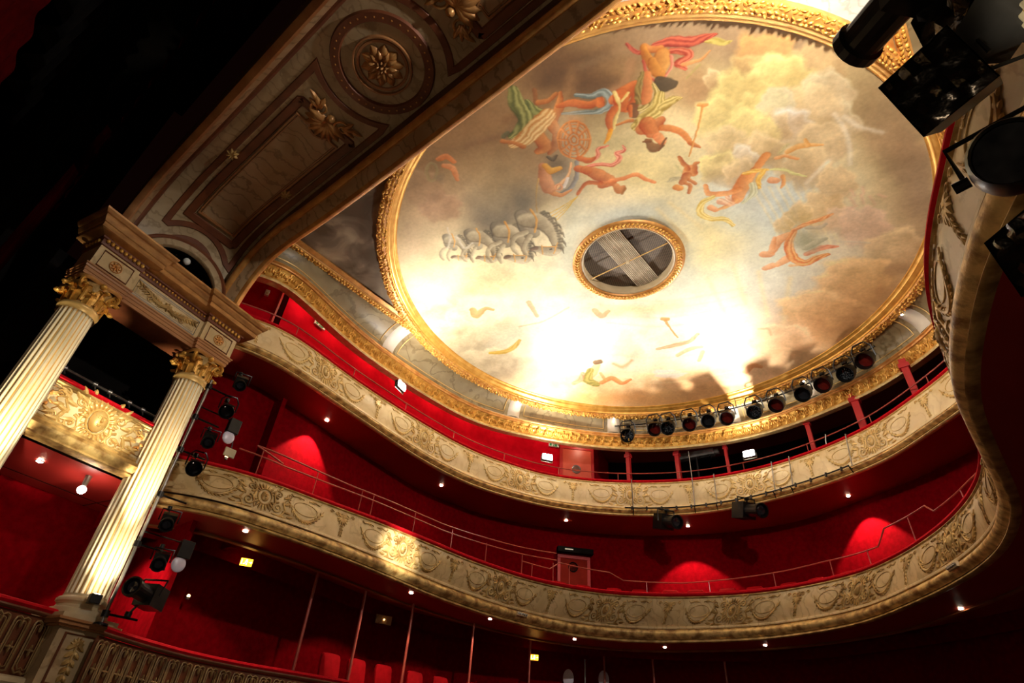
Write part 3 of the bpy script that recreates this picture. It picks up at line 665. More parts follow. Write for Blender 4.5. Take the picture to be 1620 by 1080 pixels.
# ---------------------------------------------------------------- the ceiling painting: strokes laid on the dome in plan metres
PALETTE = [(0.8, 0.71, 0.48), (0.84, 0.8, 0.68), (0.74, 0.66, 0.48), (0.52, 0.42, 0.28), (0.33, 0.22, 0.13), (0.2, 0.125, 0.075), (0.45, 0.33, 0.21), (0.16, 0.1, 0.065), (0.4, 0.31, 0.23), (0.17, 0.11, 0.07), (0.46, 0.37, 0.25), (0.42, 0.33, 0.24), (0.52, 0.4, 0.28), (0.43, 0.35, 0.27), (0.6, 0.48, 0.34), (0.42, 0.28, 0.18), (0.4, 0.33, 0.22), (0.26, 0.18, 0.12), (0.72, 0.62, 0.36), (0.45, 0.4, 0.26), (0.3, 0.2, 0.13), (0.5, 0.38, 0.24), (0.42, 0.38, 0.3), (0.6, 0.46, 0.32), (0.62, 0.5, 0.36), (0.8, 0.72, 0.46), (0.83, 0.72, 0.38), (0.6, 0.7, 0.74), (0.78, 0.76, 0.66), (0.8, 0.8, 0.68), (0.72, 0.74, 0.66), (0.52, 0.56, 0.54), (0.6, 0.62, 0.54), (0.6, 0.64, 0.6), (0.66, 0.7, 0.64), (0.76, 0.78, 0.7), (0.82, 0.62, 0.34), (0.38, 0.34, 0.27), (0.36, 0.33, 0.28), (0.34, 0.3, 0.25), (0.8, 0.52, 0.3), (0.62, 0.36, 0.19), (0.84, 0.6, 0.38), (0.76, 0.48, 0.28), (0.58, 0.38, 0.22), (0.52, 0.33, 0.19), (0.6, 0.38, 0.22), (0.66, 0.66, 0.6), (0.85, 0.66, 0.44), (0.86, 0.82, 0.68), (0.82, 0.74, 0.5), (0.9, 0.86, 0.66), (0.8, 0.68, 0.4), (0.86, 0.76, 0.5), (0.13, 0.085, 0.055), (0.163, 0.106, 0.069), (0.24, 0.15, 0.09), (0.3, 0.188, 0.112), (0.4, 0.27, 0.17), (0.5, 0.338, 0.213), (0.36, 0.27, 0.19), (0.45, 0.338, 0.237), (0.4, 0.26, 0.17), (0.5, 0.325, 0.213), (0.2, 0.13, 0.09), (0.25, 0.163, 0.112), (0.325, 0.225, 0.15), (0.78, 0.62, 0.4), (0.52, 0.4, 0.27), (0.72, 0.5, 0.27), (0.5, 0.36, 0.22), (0.84, 0.72, 0.5), (0.48, 0.35, 0.22), (0.74, 0.62, 0.38), (0.88, 0.8, 0.46), (0.66, 0.54, 0.3), (0.8, 0.74, 0.56), (0.6, 0.48, 0.33), (0.62, 0.52, 0.3), (0.8, 0.78, 0.62), (0.62, 0.56, 0.42), (0.9, 0.88, 0.8), (0.56, 0.42, 0.28), (0.56, 0.44, 0.31), (0.6, 0.48, 0.3), (0.56, 0.44, 0.28), (0.52, 0.4, 0.26), (0.5, 0.37, 0.24), (0.46, 0.34, 0.22), (0.6, 0.44, 0.26), (0.58, 0.44, 0.29), (0.55, 0.42, 0.22), (0.6, 0.46, 0.26), (0.84, 0.68, 0.56), (0.66, 0.5, 0.4), (0.84, 0.7, 0.56), (0.62, 0.48, 0.36), (0.74, 0.66, 0.52), (0.92, 0.88, 0.76), (0.5, 0.36, 0.24), (0.88, 0.7, 0.44), (0.6, 0.4, 0.24), (0.9, 0.72, 0.46), (0.66, 0.42, 0.25), (0.9, 0.74, 0.52), (0.72, 0.48, 0.32), (0.8, 0.58, 0.36), (0.5, 0.31, 0.18), (0.9, 0.74, 0.54), (0.74, 0.52, 0.36), (0.84, 0.62, 0.42), (0.56, 0.38, 0.25), (0.88, 0.7, 0.48), (0.7, 0.46, 0.3), (0.9, 0.76, 0.56), (0.64, 0.42, 0.26), (0.88, 0.74, 0.54), (0.66, 0.46, 0.3), (0.8, 0.56, 0.36), (0.58, 0.37, 0.22), (0.8, 0.72, 0.54), (0.42, 0.36, 0.28), (0.42, 0.37, 0.29), (0.84, 0.76, 0.58), (0.5, 0.45, 0.35), (0.84, 0.78, 0.6), (0.6, 0.55, 0.42), (0.9, 0.84, 0.66), (0.68, 0.62, 0.48), (0.9, 0.84, 0.68), (0.74, 0.68, 0.54), (0.62, 0.46, 0.34), (0.42, 0.28, 0.19), (0.55, 0.42, 0.3), (0.36, 0.25, 0.17), (0.84, 0.76, 0.54), (0.64, 0.56, 0.38), (0.86, 0.78, 0.56), (0.7, 0.62, 0.42), (0.6, 0.7, 0.76), (0.5, 0.6, 0.66), (0.82, 0.66, 0.42), (0.9, 0.8, 0.6), (0.1, 0.12, 0.045), (0.46, 0.47, 0.24), (0.1, 0.13, 0.06), (0.42, 0.44, 0.22), (0.34, 0.11, 0.045), (0.72, 0.4, 0.2), (0.25, 0.12, 0.06), (0.4, 0.22, 0.12), (0.7, 0.39, 0.19), (0.5, 0.25, 0.1), (0.84, 0.7, 0.44), (0.1, 0.12, 0.07), (0.2, 0.22, 0.14), (0.38, 0.1, 0.045), (0.68, 0.31, 0.15), (0.13, 0.17, 0.18), (0.46, 0.52, 0.52), (0.55, 0.42, 0.18), (0.84, 0.76, 0.45), (0.6, 0.48, 0.2), (0.6, 0.25, 0.06), (0.85, 0.55, 0.15), (0.14, 0.07, 0.04), (0.24, 0.13, 0.08), (0.3, 0.05, 0.05), (0.62, 0.22, 0.18), (0.26, 0.045, 0.05), (0.66, 0.24, 0.18), (0.34, 0.06, 0.05), (0.74, 0.32, 0.24), (0.34, 0.13, 0.05), (0.72, 0.42, 0.17), (0.36, 0.15, 0.06), (0.76, 0.48, 0.22), (0.3, 0.12, 0.05), (0.7, 0.42, 0.18), (0.5, 0.12, 0.1), (0.85, 0.55, 0.45), (0.3, 0.06, 0.05), (0.66, 0.25, 0.2), (0.5, 0.24, 0.12), (0.78, 0.52, 0.3), (0.07, 0.055, 0.04), (0.16, 0.13, 0.1), (0.38, 0.33, 0.12), (0.68, 0.6, 0.28), (0.4, 0.36, 0.18), (0.5, 0.46, 0.25), (0.4, 0.15, 0.08), (0.72, 0.38, 0.2), (0.16, 0.12, 0.05), (0.4, 0.34, 0.18), (0.22, 0.16, 0.05), (0.82, 0.72, 0.42), (0.3, 0.22, 0.06), (0.8, 0.7, 0.38), (0.3, 0.22, 0.07), (0.76, 0.66, 0.36), (0.72, 0.4, 0.21), (0.55, 0.2, 0.08), (0.14, 0.07, 0.035), (0.32, 0.18, 0.1), (0.55, 0.2, 0.1), (0.82, 0.48, 0.28), (0.82, 0.52, 0.26), (0.6, 0.28, 0.12), (0.84, 0.56, 0.3), (0.5, 0.27, 0.14), (0.6, 0.35, 0.2), (0.5, 0.42, 0.34), (0.4, 0.37, 0.33), (0.2, 0.16, 0.12), (0.42, 0.17, 0.07), (0.78, 0.45, 0.22), (0.5, 0.22, 0.1), (0.76, 0.46, 0.25), (0.18, 0.17, 0.17), (0.45, 0.45, 0.45), (0.5, 0.24, 0.1), (0.46, 0.2, 0.09), (0.78, 0.5, 0.28), (0.42, 0.2, 0.12), (0.72, 0.46, 0.3), (0.5, 0.27, 0.08), (0.82, 0.56, 0.22), (0.66, 0.6, 0.56), (0.85, 0.8, 0.74), (0.09, 0.07, 0.055), (0.3, 0.26, 0.2), (0.6, 0.3, 0.18), (0.8, 0.55, 0.4), (0.5, 0.34, 0.15), (0.72, 0.56, 0.3), (0.62, 0.45, 0.15), (0.75, 0.58, 0.24), (0.5, 0.12, 0.09), (0.86, 0.48, 0.38), (0.52, 0.12, 0.09), (0.88, 0.52, 0.42), (0.6, 0.2, 0.09), (0.84, 0.48, 0.27), (0.8, 0.46, 0.26), (0.3, 0.15, 0.06), (0.45, 0.25, 0.12), (0.62, 0.29, 0.13), (0.76, 0.44, 0.24), (0.55, 0.2, 0.06), (0.85, 0.5, 0.22), (0.42, 0.38, 0.28), (0.66, 0.6, 0.46), (0.5, 0.46, 0.28), (0.66, 0.62, 0.4), (0.62, 0.27, 0.11), (0.85, 0.5, 0.26), (0.6, 0.24, 0.09), (0.88, 0.56, 0.3), (0.86, 0.55, 0.3), (0.7, 0.42, 0.1), (0.9, 0.74, 0.36), (0.9, 0.72, 0.32), (0.5, 0.5, 0.34), (0.85, 0.85, 0.66), (0.88, 0.62, 0.33), (0.66, 0.33, 0.22), (0.9, 0.7, 0.5), (0.66, 0.3, 0.14), (0.9, 0.62, 0.4), (0.62, 0.46, 0.12), (0.9, 0.8, 0.45), (0.68, 0.34, 0.2), (0.56, 0.56, 0.3), (0.84, 0.84, 0.5), (0.7, 0.38, 0.15), (0.9, 0.7, 0.42), (0.66, 0.33, 0.15), (0.9, 0.66, 0.42), (0.5, 0.45, 0.25), (0.72, 0.66, 0.42), (0.64, 0.3, 0.15), (0.88, 0.6, 0.38), (0.9, 0.64, 0.42), (0.66, 0.32, 0.16), (0.62, 0.2, 0.08), (0.9, 0.62, 0.34), (0.62, 0.26, 0.12), (0.9, 0.62, 0.38), (0.62, 0.22, 0.14), (0.86, 0.48, 0.34), (0.4, 0.4, 0.31), (0.34, 0.34, 0.26), (0.6, 0.58, 0.46), (0.42, 0.38, 0.32), (0.66, 0.6, 0.5), (0.6, 0.55, 0.45), (0.8, 0.74, 0.62), (0.74, 0.45, 0.2), (0.88, 0.66, 0.4), (0.66, 0.44, 0.34), (0.84, 0.66, 0.54), (0.24, 0.22, 0.19), (0.13, 0.115, 0.095), (0.5, 0.46, 0.38), (0.2, 0.17, 0.13), (0.7, 0.64, 0.5), (0.66, 0.6, 0.48), (0.12, 0.08, 0.06), (0.35, 0.26, 0.2), (0.05, 0.04, 0.03), (0.1, 0.08, 0.06), (0.48, 0.28, 0.1), (0.74, 0.52, 0.26), (0.09, 0.08, 0.06), (0.34, 0.31, 0.25), (0.5, 0.46, 0.4), (0.75, 0.7, 0.6), (0.8, 0.76, 0.66), (0.6, 0.24, 0.1), (0.78, 0.4, 0.22), (0.6, 0.26, 0.12), (0.8, 0.48, 0.3), (0.36, 0.3, 0.18), (0.5, 0.44, 0.28), (0.33, 0.27, 0.19), (0.59, 0.42, 0.25), (0.72, 0.55, 0.37), (0.12, 0.07, 0.04), (0.24, 0.16, 0.1), (0.21, 0.21, 0.07), (0.5, 0.44, 0.2), (0.5, 0.2, 0.14), (0.69, 0.4, 0.28), (0.53, 0.2, 0.09), (0.7, 0.38, 0.2), (0.58, 0.3, 0.15), (0.7, 0.44, 0.25), (0.48, 0.26, 0.11), (0.64, 0.4, 0.2), (0.58, 0.26, 0.15), (0.72, 0.45, 0.3), (0.58, 0.28, 0.15), (0.72, 0.45, 0.28), (0.53, 0.26, 0.14), (0.7, 0.44, 0.28), (0.58, 0.28, 0.18), (0.72, 0.46, 0.33), (0.46, 0.33, 0.07), (0.67, 0.5, 0.19), (0.56, 0.22, 0.1), (0.7, 0.4, 0.23), (0.51, 0.26, 0.15), (0.67, 0.41, 0.26), (0.59, 0.3, 0.18), (0.59, 0.3, 0.17), (0.72, 0.46, 0.28), (0.56, 0.33, 0.22), (0.68, 0.45, 0.31), (0.64, 0.33, 0.18), (0.72, 0.44, 0.24)]
PAINT = [
  ('B',0.92,-2.09,4.6,3.17,-3.08,5.46,0,0.9),
  ('B',-1.23,1.71,5.98,3.56,-2.12,3.67,1,0.9),
  ('B',-3.69,-2.85,1.71,1.64,-2.41,2.57,2,0.9),
  ('B',-3.1,-4.87,0.58,0.58,-2.35,2.19,3,0.8),
  ('B',-0.34,-5.65,1.71,1.49,-1.11,1.23,4,0.95),
  ('B',1.47,-5.33,1.3,1.05,-0.51,0.75,5,0.9),
  ('B',0.46,-5.32,0.63,0.53,-0.35,0.44,6,0.5),
  ('B',-1.74,-5.26,0.85,0.79,-0.85,0.85,4,0.8),
  ('B',1.76,-4.76,0.62,0.5,-0.28,0.46,7,0.8),
  ('B',2.57,-5.06,1.0,0.78,-0.23,0.42,4,0.9),
  ('B',3.47,-4.58,1.3,0.98,-0.19,0.43,8,0.95),
  ('B',1.44,-5.68,0.42,0.35,-0.29,0.4,9,0.7),
  ('B',4.63,-3.51,1.36,0.95,-0.14,0.47,8,0.95),
  ('B',5.47,-1.77,0.75,0.48,-0.2,0.98,10,0.9),
  ('B',5.72,0.02,0.54,0.3,-0.36,2.0,11,0.95),
  ('B',5.44,-0.65,0.54,0.31,-0.15,0.78,12,0.6),
  ('B',5.67,1.47,0.39,0.19,-0.27,1.47,13,0.9),
  ('B',4.77,2.49,0.98,0.44,-0.28,1.21,14,0.8),
  ('B',2.96,-3.67,0.45,0.33,-0.23,0.5,15,0.8),
  ('B',1.42,-3.97,0.57,0.45,-0.19,0.32,16,0.7),
  ('B',1.61,-4.28,0.56,0.44,-0.15,0.24,17,0.7),
  ('B',1.26,-2.7,1.26,0.94,-0.21,0.38,18,0.7),
  ('B',1.44,-3.28,0.8,0.61,-0.11,0.19,19,0.5),
  ('B',-0.18,-3.86,0.61,0.51,-0.41,0.55,20,0.7),
  ('B',-1.43,-4.03,1.14,1.01,-0.48,0.56,21,0.7),
  ('B',-1.69,-3.51,0.96,0.86,-0.63,0.75,22,0.6),
  ('B',-2.61,-4.39,0.6,0.58,-0.54,0.55,23,0.6),
  ('B',-4.07,-3.87,0.31,0.32,-0.78,0.74,24,0.6),
  ('B',1.66,-1.76,0.65,0.46,-0.49,0.99,25,0.6),
  ('B',0.94,0.36,1.5,0.96,-0.58,1.2,26,0.6),
  ('B',2.92,-0.04,1.22,0.74,-0.47,1.29,27,0.75),
  ('B',2.79,-0.78,0.65,0.42,-0.33,0.87,28,0.5),
  ('B',1.69,1.6,1.79,1.0,-0.7,1.7,29,0.6),
  ('B',2.64,2.38,1.01,0.51,-0.45,1.29,30,0.5),
  ('B',1.62,0.3,0.73,0.46,-0.43,0.97,26,0.6),
  ('B',0.38,-1.42,1.05,0.77,-0.3,0.52,31,0.8),
  ('B',-1.24,-1.24,0.29,0.24,-0.88,1.3,32,0.7),
  ('B',-1.53,0.87,0.97,0.7,-0.26,0.42,33,0.7),
  ('B',0.62,1.21,0.4,0.25,-0.61,1.27,34,0.6),
  ('B',-1.48,2.15,2.36,1.52,-0.52,0.91,35,0.6),
  ('B',-1.1,1.49,1.7,1.13,-0.15,0.26,36,0.5),
  ('B',-6.48,-1.45,0.89,0.65,-1.4,1.33,37,0.8),
  ('B',-6.03,-0.33,1.04,1.06,-1.07,1.14,38,0.8),
  ('B',-5.91,0.96,0.84,0.81,-0.45,0.54,39,0.8),
  ('B',-2.85,4.52,3.67,2.16,-0.41,0.7,40,0.85),
  ('B',-3.86,4.25,2.52,1.67,-0.25,0.39,41,0.7),
  ('B',-0.13,5.43,2.54,1.16,-0.34,0.76,42,0.8),
  ('B',2.7,4.46,1.48,0.61,-0.46,1.4,43,0.85),
  ('B',4.31,3.89,0.83,0.35,-0.33,1.31,44,0.85),
  ('B',3.51,4.8,0.78,0.36,-0.27,0.95,45,0.7),
  ('B',-1.33,5.81,2.15,1.19,-0.17,0.35,46,0.6),
  ('B',2.34,3.24,0.8,0.39,-0.4,1.12,47,0.5),
  ('B',-4.47,2.63,1.56,1.22,-0.33,0.47,48,0.6),
  ('B',4.1,2.17,0.68,0.33,-0.16,0.6,49,0.6),
  ('S',[(3.0,-0.64),(3.03,0.35),(2.97,1.24)],[0.04],50,51,0.45,0),
  ('S',[(3.15,-0.58),(3.17,0.44),(3.13,1.32)],[0.04],50,51,0.45,0),
  ('S',[(3.31,-0.53),(3.32,0.53),(3.28,1.41)],[0.039],50,51,0.45,0),
  ('S',[(3.46,-0.47),(3.47,0.61),(3.43,1.49)],[0.039],50,51,0.45,0),
  ('S',[(3.6,-0.42),(3.61,0.7),(3.58,1.57)],[0.039],50,51,0.45,0),
  ('S',[(3.75,-0.37),(3.76,0.78),(3.73,1.65)],[0.039],50,51,0.45,0),
  ('S',[(3.9,-0.32),(3.9,0.86),(3.88,1.73)],[0.038],50,51,0.45,0),
  ('S',[(4.04,-0.28),(4.04,0.94),(4.03,1.8)],[0.038],50,51,0.45,0),
  ('S',[(4.18,-0.23),(4.18,1.01),(4.18,1.88)],[0.038],50,51,0.45,0),
  ('S',[(1.1,-1.26),(1.25,0.06)],[0.079],52,53,0.4,0),
  ('S',[(1.41,-1.27),(1.66,-0.16)],[0.076],52,53,0.4,0),
  ('S',[(0.85,-1.08),(0.88,0.32)],[0.081],52,53,0.4,0),
  ('S',[(1.08,1.5),(0.92,3.04)],[0.09],52,53,0.4,0),
  ('S',[(1.78,1.39),(1.52,2.82)],[0.086],52,53,0.4,0),
  ('S',[(2.21,1.89),(1.83,3.52)],[0.087],52,53,0.4,0),
  ('S',[(2.77,2.45),(2.09,3.92)],[0.087],52,53,0.4,0),
  ('S',[(0.97,-5.41),(1.47,-5.33),(2.14,-5.18)],[0.177],54,55,0.55,0),
  ('S',[(-0.08,-5.22),(0.56,-5.06),(1.17,-4.9)],[0.168],56,57,0.5,0),
  ('S',[(1.51,-5.3),(1.25,-5.01),(0.91,-4.94)],[0.161],58,59,0.35,0),
  ('S',[(1.68,-5.25),(2.07,-5.16),(2.44,-5.05)],[0.126],60,61,0.35,0),
  ('S',[(1.71,-4.46),(2.12,-4.48),(2.39,-4.75)],[0.134],62,63,0.6,0),
  ('S',[(-1.03,-5.26),(-0.41,-5.02),(0.29,-4.71)],[0.138],64,65,0.4,0),
  ('S',[(-1.07,-5.92),(-0.25,-5.75)],[0.154],17,66,0.5,0),
  ('C',4.83,-2.8,0.46,0.31,-0.16,0.6,67,68,0.8),
  ('C',4.19,-3.39,0.5,0.36,-0.21,0.63,69,70,0.8),
  ('C',3.38,-3.55,0.21,0.16,-0.1,0.25,71,72,0.85),
  ('C',3.87,-3.39,0.35,0.25,-0.15,0.42,73,72,0.7),
  ('C',4.31,-2.77,0.52,0.36,-0.21,0.68,74,75,0.85),
  ('C',4.87,-2.16,0.39,0.26,-0.13,0.52,76,24,0.85),
  ('C',4.89,-1.41,0.34,0.22,-0.11,0.48,76,14,0.85),
  ('C',4.49,-1.92,0.5,0.33,-0.19,0.67,71,77,0.8),
  ('C',3.63,-3.02,0.5,0.35,-0.23,0.62,74,75,0.9),
  ('C',3.17,-2.75,0.45,0.32,-0.23,0.57,74,78,0.9),
  ('C',3.73,-2.35,0.48,0.33,-0.22,0.63,74,75,0.85),
  ('C',4.1,-2.44,0.27,0.19,-0.11,0.35,79,80,0.7),
  ('C',4.16,-1.71,0.38,0.25,-0.15,0.51,81,82,0.85),
  ('C',3.88,-1.9,0.32,0.21,-0.14,0.43,71,72,0.7),
  ('C',4.48,-1.06,0.43,0.27,-0.16,0.6,71,83,0.85),
  ('C',3.34,-1.9,0.59,0.4,-0.29,0.78,74,84,0.85),
  ('C',2.98,-1.96,0.45,0.31,-0.23,0.59,71,85,0.8),
  ('C',4.01,-0.61,0.45,0.28,-0.19,0.64,71,86,0.85),
  ('C',3.53,-1.4,0.4,0.26,-0.18,0.54,71,72,0.8),
  ('C',3.1,-1.43,0.35,0.23,-0.17,0.46,81,87,0.6),
  ('C',2.67,-1.52,0.4,0.27,-0.21,0.52,74,88,0.9),
  ('C',3.02,-1.04,0.38,0.25,-0.19,0.51,71,88,0.8),
  ('C',3.99,0.7,0.45,0.25,-0.19,0.66,71,89,0.9),
  ('C',4.42,0.03,0.35,0.2,-0.13,0.51,71,90,0.8),
  ('C',3.54,0.59,0.29,0.17,-0.13,0.41,71,91,0.85),
  ('C',3.2,0.74,0.23,0.13,-0.11,0.32,71,92,0.85),
  ('C',4.57,1.54,0.47,0.24,-0.17,0.71,93,94,0.7),
  ('C',4.24,1.15,0.32,0.17,-0.13,0.48,95,96,0.7),
  ('S',[(4.97,-1.53),(5.14,-1.17),(5.43,-0.83)],[0.061],97,98,0.6,0),
  ('S',[(4.85,-1.69),(4.91,-1.06),(4.79,-0.33)],[0.063],97,98,0.6,0),
  ('S',[(4.47,-0.61),(4.18,-0.41),(3.96,-0.25)],[0.07],97,98,0.6,0),
  ('C',4.99,2.59,0.65,0.29,-0.17,0.8,71,99,0.8),
  ('C',3.97,3.15,0.83,0.37,-0.23,0.85,100,101,0.85),
  ('C',2.93,3.78,0.91,0.4,-0.25,0.77,102,103,0.85),
  ('C',1.7,4.55,0.86,0.39,-0.27,0.71,104,105,0.8),
  ('C',3.51,4.29,0.77,0.31,-0.2,0.68,106,107,0.8),
  ('C',0.46,5.41,1.25,0.57,-0.23,0.55,108,109,0.8),
  ('C',1.72,5.4,1.03,0.42,-0.22,0.59,110,111,0.7),
  ('C',-1.26,4.82,1.46,0.8,-0.23,0.45,112,113,0.8),
  ('C',-3.07,4.1,1.32,0.86,-0.27,0.44,114,115,0.8),
  ('C',-4.4,2.87,1.1,0.85,-0.33,0.47,116,117,0.8),
  ('C',-0.66,5.72,1.32,0.63,-0.17,0.35,118,119,0.8),
  ('C',-5.5,0.78,0.84,0.79,-0.46,0.56,120,121,0.8),
  ('C',-5.67,-0.73,0.76,0.78,-0.72,0.78,120,122,0.8),
  ('C',-5.5,-1.67,0.52,0.55,-0.71,0.73,123,124,0.7),
  ('C',-4.48,-0.99,0.76,0.73,-0.6,0.69,125,126,0.6),
  ('C',-0.84,3.19,0.6,0.37,-0.19,0.38,127,128,0.7),
  ('C',-1.94,2.95,0.92,0.61,-0.19,0.33,129,130,0.6),
  ('C',-2.61,-4.39,0.34,0.33,-0.35,0.35,131,132,0.7),
  ('C',-2.49,-5.04,0.38,0.37,-0.39,0.37,133,134,0.6),
  ('C',-3.42,-1.96,0.72,0.67,-0.46,0.53,135,136,0.6),
  ('C',-2.59,-0.89,0.77,0.65,-0.4,0.53,137,138,0.5),
  ('C',-1.46,4.39,0.48,0.28,-0.1,0.2,139,140,0.5),
  ('S',[(-1.41,0.66),(-0.38,1.57),(0.68,2.01),(1.75,2.26)],[0.049],141,142,0.35,0),
  ('S',[(-1.56,0.92),(-0.51,1.83),(0.56,2.27),(1.65,2.52)],[0.049],141,142,0.35,0),
  ('S',[(-1.74,1.21),(-0.68,2.14),(0.41,2.58),(1.52,2.82)],[0.05],141,142,0.35,0),
  ('S',[(-1.93,1.52),(-0.85,2.45),(0.27,2.9),(1.4,3.14)],[0.051],141,142,0.35,0),
  ('S',[(-2.62,2.64),(-1.47,3.61),(-0.28,4.07),(0.92,4.29)],[0.054],141,142,0.35,0),
  ('S',[(-2.99,3.23),(-1.8,4.22),(-0.57,4.67),(0.67,4.89)],[0.055],141,142,0.35,0),
  ('S',[(-3.21,3.59),(-2.0,4.59),(-0.75,5.04),(0.52,5.26)],[0.056],141,142,0.35,0),
  ('S',[(0.45,-5.63),(0.32,-5.39),(0.25,-5.01),(-0.01,-4.85),(-0.25,-4.86)],[0.106,0.172,0.172,0.146,0.066],143,144,0.95,4),
  ('S',[(0.5,-5.29),(0.5,-4.99),(0.66,-4.75)],[0.052,0.105,0.091],145,146,0.95,3),
  ('S',[(0.61,-4.64),(0.87,-4.79),(1.08,-5.05)],[0.117,0.104,0.039],147,148,0.9,0),
  ('S',[(0.75,-5.39),(0.59,-5.14)],[0.051],149,150,0.8,0),
  ('S',[(0.64,-5.13),(0.82,-5.05),(1.01,-5.08)],[0.064,0.057,0.045],147,151,0.8,0),
  ('S',[(0.54,-4.59),(0.49,-4.31),(0.32,-4.12),(0.09,-4.02)],[0.128,0.114,0.128,0.057],147,151,0.9,0),
  ('S',[(0.17,-4.51),(0.11,-4.22),(-0.08,-4.21)],[0.143,0.157,0.071],147,151,0.9,0),
  ('S',[(0.6,-4.79),(0.29,-4.71),(-0.04,-4.64),(-0.33,-4.68)],[0.167,0.209,0.195,0.112],152,153,0.95,7),
  ('S',[(-0.46,-4.88),(-0.31,-4.71),(-0.22,-4.5)],[0.056,0.049,0.063],147,151,0.9,0),
  ('S',[(-0.37,-4.95),(-0.24,-4.97)],[0.055],154,155,0.7,0),
  ('S',[(0.86,-4.83),(1.11,-4.72),(1.32,-4.49),(1.55,-4.42)],[0.039,0.097,0.097,0.09],156,157,0.9,0),
  ('S',[(1.51,-4.36),(1.59,-4.53)],[0.088,0.057],156,157,0.9,0),
  ('S',[(1.28,-4.81),(1.47,-4.62),(1.7,-4.54),(1.73,-4.35),(1.62,-4.22),(1.41,-4.24),(1.09,-4.46),(0.84,-4.63)],[0.052,0.065,0.09,0.09,0.078,0.065,0.052,0.032],158,159,0.92,3),
  ('S',[(1.77,-4.28),(2.01,-4.29),(2.24,-4.32),(2.08,-4.03),(1.85,-3.96)],[0.122,0.159,0.086,0.122,0.086],156,157,0.9,0),
  ('S',[(1.91,-4.3),(1.81,-4.07)],[0.155,0.142],156,157,0.9,0),
  ('S',[(1.85,-4.42),(1.77,-4.1),(1.55,-3.87),(1.41,-3.72)],[0.047,0.04,0.04,0.047],160,161,0.95,0),
  ('S',[(2.05,-4.26),(1.86,-4.17)],[0.032],162,161,0.9,0),
  ('S',[(1.67,-4.11),(1.47,-3.97),(1.35,-3.72)],[0.093,0.087,0.047],156,157,0.9,0),
  ('S',[(1.35,-3.72),(1.22,-3.59),(1.09,-3.53)],[0.056,0.056,0.021],163,164,0.9,0),
  ('S',[(1.95,-3.92),(1.9,-3.75)],[0.119,0.079],165,166,0.9,0),
  ('S',[(1.92,-3.98),(1.83,-3.77)],[0.059,0.04],156,157,0.9,0),
  ('S',[(1.51,-3.75),(1.69,-3.72),(1.8,-3.67)],[0.027,0.047,0.054],147,151,0.9,0),
  ('S',[(2.5,-5.12),(2.55,-4.9),(2.64,-4.8)],[0.034,0.051,0.045],167,168,0.85,2),
  ('S',[(2.85,-4.81),(3.09,-4.71),(3.35,-4.51),(3.6,-4.43),(3.75,-4.38)],[0.065,0.109,0.12,0.076,0.022],169,170,0.92,4),
  ('S',[(3.02,-4.56),(3.22,-4.37),(3.22,-4.26),(3.01,-4.26),(3.08,-4.09)],[0.057,0.079,0.079,0.079,0.045],171,172,0.92,3),
  ('S',[(2.7,-4.9),(2.77,-4.78),(2.92,-4.7)],[0.067,0.078,0.056],147,151,0.9,0),
  ('S',[(2.68,-4.88),(2.65,-4.67),(2.66,-4.47)],[0.069,0.091,0.091],173,174,0.9,0),
  ('S',[(2.88,-4.58),(2.79,-4.44),(2.66,-4.28)],[0.139,0.162,0.116],175,176,0.9,0),
  ('S',[(2.69,-4.57),(2.65,-4.39),(2.68,-4.21)],[0.082,0.117,0.094],177,178,0.9,0),
  ('S',[(2.99,-4.46),(2.91,-4.28),(2.72,-4.14)],[0.035,0.035,0.023],179,180,0.9,0),
  ('S',[(2.57,-4.67),(2.49,-4.38),(2.54,-4.18)],[0.03,0.042,0.024],181,182,0.9,0),
  ('S',[(3.07,-4.19),(3.25,-4.12),(3.4,-4.1),(3.55,-4.16)],[0.051,0.04,0.034,0.017],183,184,0.9,0),
  ('S',[(2.61,-4.13),(2.65,-4.0),(2.76,-3.92)],[0.109,0.17,0.097],185,186,0.9,0),
  ('S',[(3.55,-4.36),(3.69,-4.28),(3.79,-4.15),(3.91,-4.13)],[0.027,0.076,0.054,0.011],187,188,0.85,2),
  ('S',[(3.01,-3.89),(3.31,-4.01)],[0.017,0.029],189,190,0.6,0),
  ('S',[(2.49,-4.38),(2.36,-4.12),(2.22,-3.93)],[0.086,0.098,0.123],191,192,0.9,0),
  ('S',[(2.44,-4.46),(2.23,-4.22),(2.09,-3.96)],[0.037,0.074,0.062],193,194,0.95,3),
  ('S',[(2.49,-4.13),(2.44,-3.89),(2.27,-3.75),(2.06,-3.8)],[0.038,0.064,0.09,0.077],195,196,0.95,4),
  ('S',[(2.48,-3.86),(2.3,-3.61),(2.01,-3.55),(1.79,-3.5)],[0.093,0.159,0.172,0.106],197,198,0.95,6),
  ('S',[(2.42,-3.59),(2.61,-3.62),(2.76,-3.56)],[0.113,0.101,0.025],199,200,0.95,4),
  ('S',[(1.86,-3.37),(2.06,-3.29),(2.24,-3.34)],[0.148,0.175,0.094],156,201,0.9,0),
  ('S',[(1.99,-3.42),(1.97,-3.17)],[0.178,0.137],156,201,0.9,0),
  ('S',[(2.18,-3.16),(2.34,-3.0),(2.45,-2.77),(2.46,-2.5)],[0.082,0.082,0.075,0.055],202,151,0.9,0),
  ('S',[(2.46,-2.5),(2.51,-2.39),(2.57,-2.28)],[0.063,0.056,0.021],156,151,0.9,0),
  ('S',[(1.8,-3.06),(1.82,-2.82),(1.97,-2.78)],[0.057,0.128,0.071],203,204,0.9,0),
  ('S',[(2.01,-3.03),(2.03,-2.85)],[0.112,0.091],205,206,0.9,0),
  ('S',[(1.73,-3.08),(1.84,-3.03)],[0.028,0.056],203,204,0.9,0),
  ('S',[(1.87,-2.7),(2.13,-2.89)],[0.028,0.028],203,204,0.9,0),
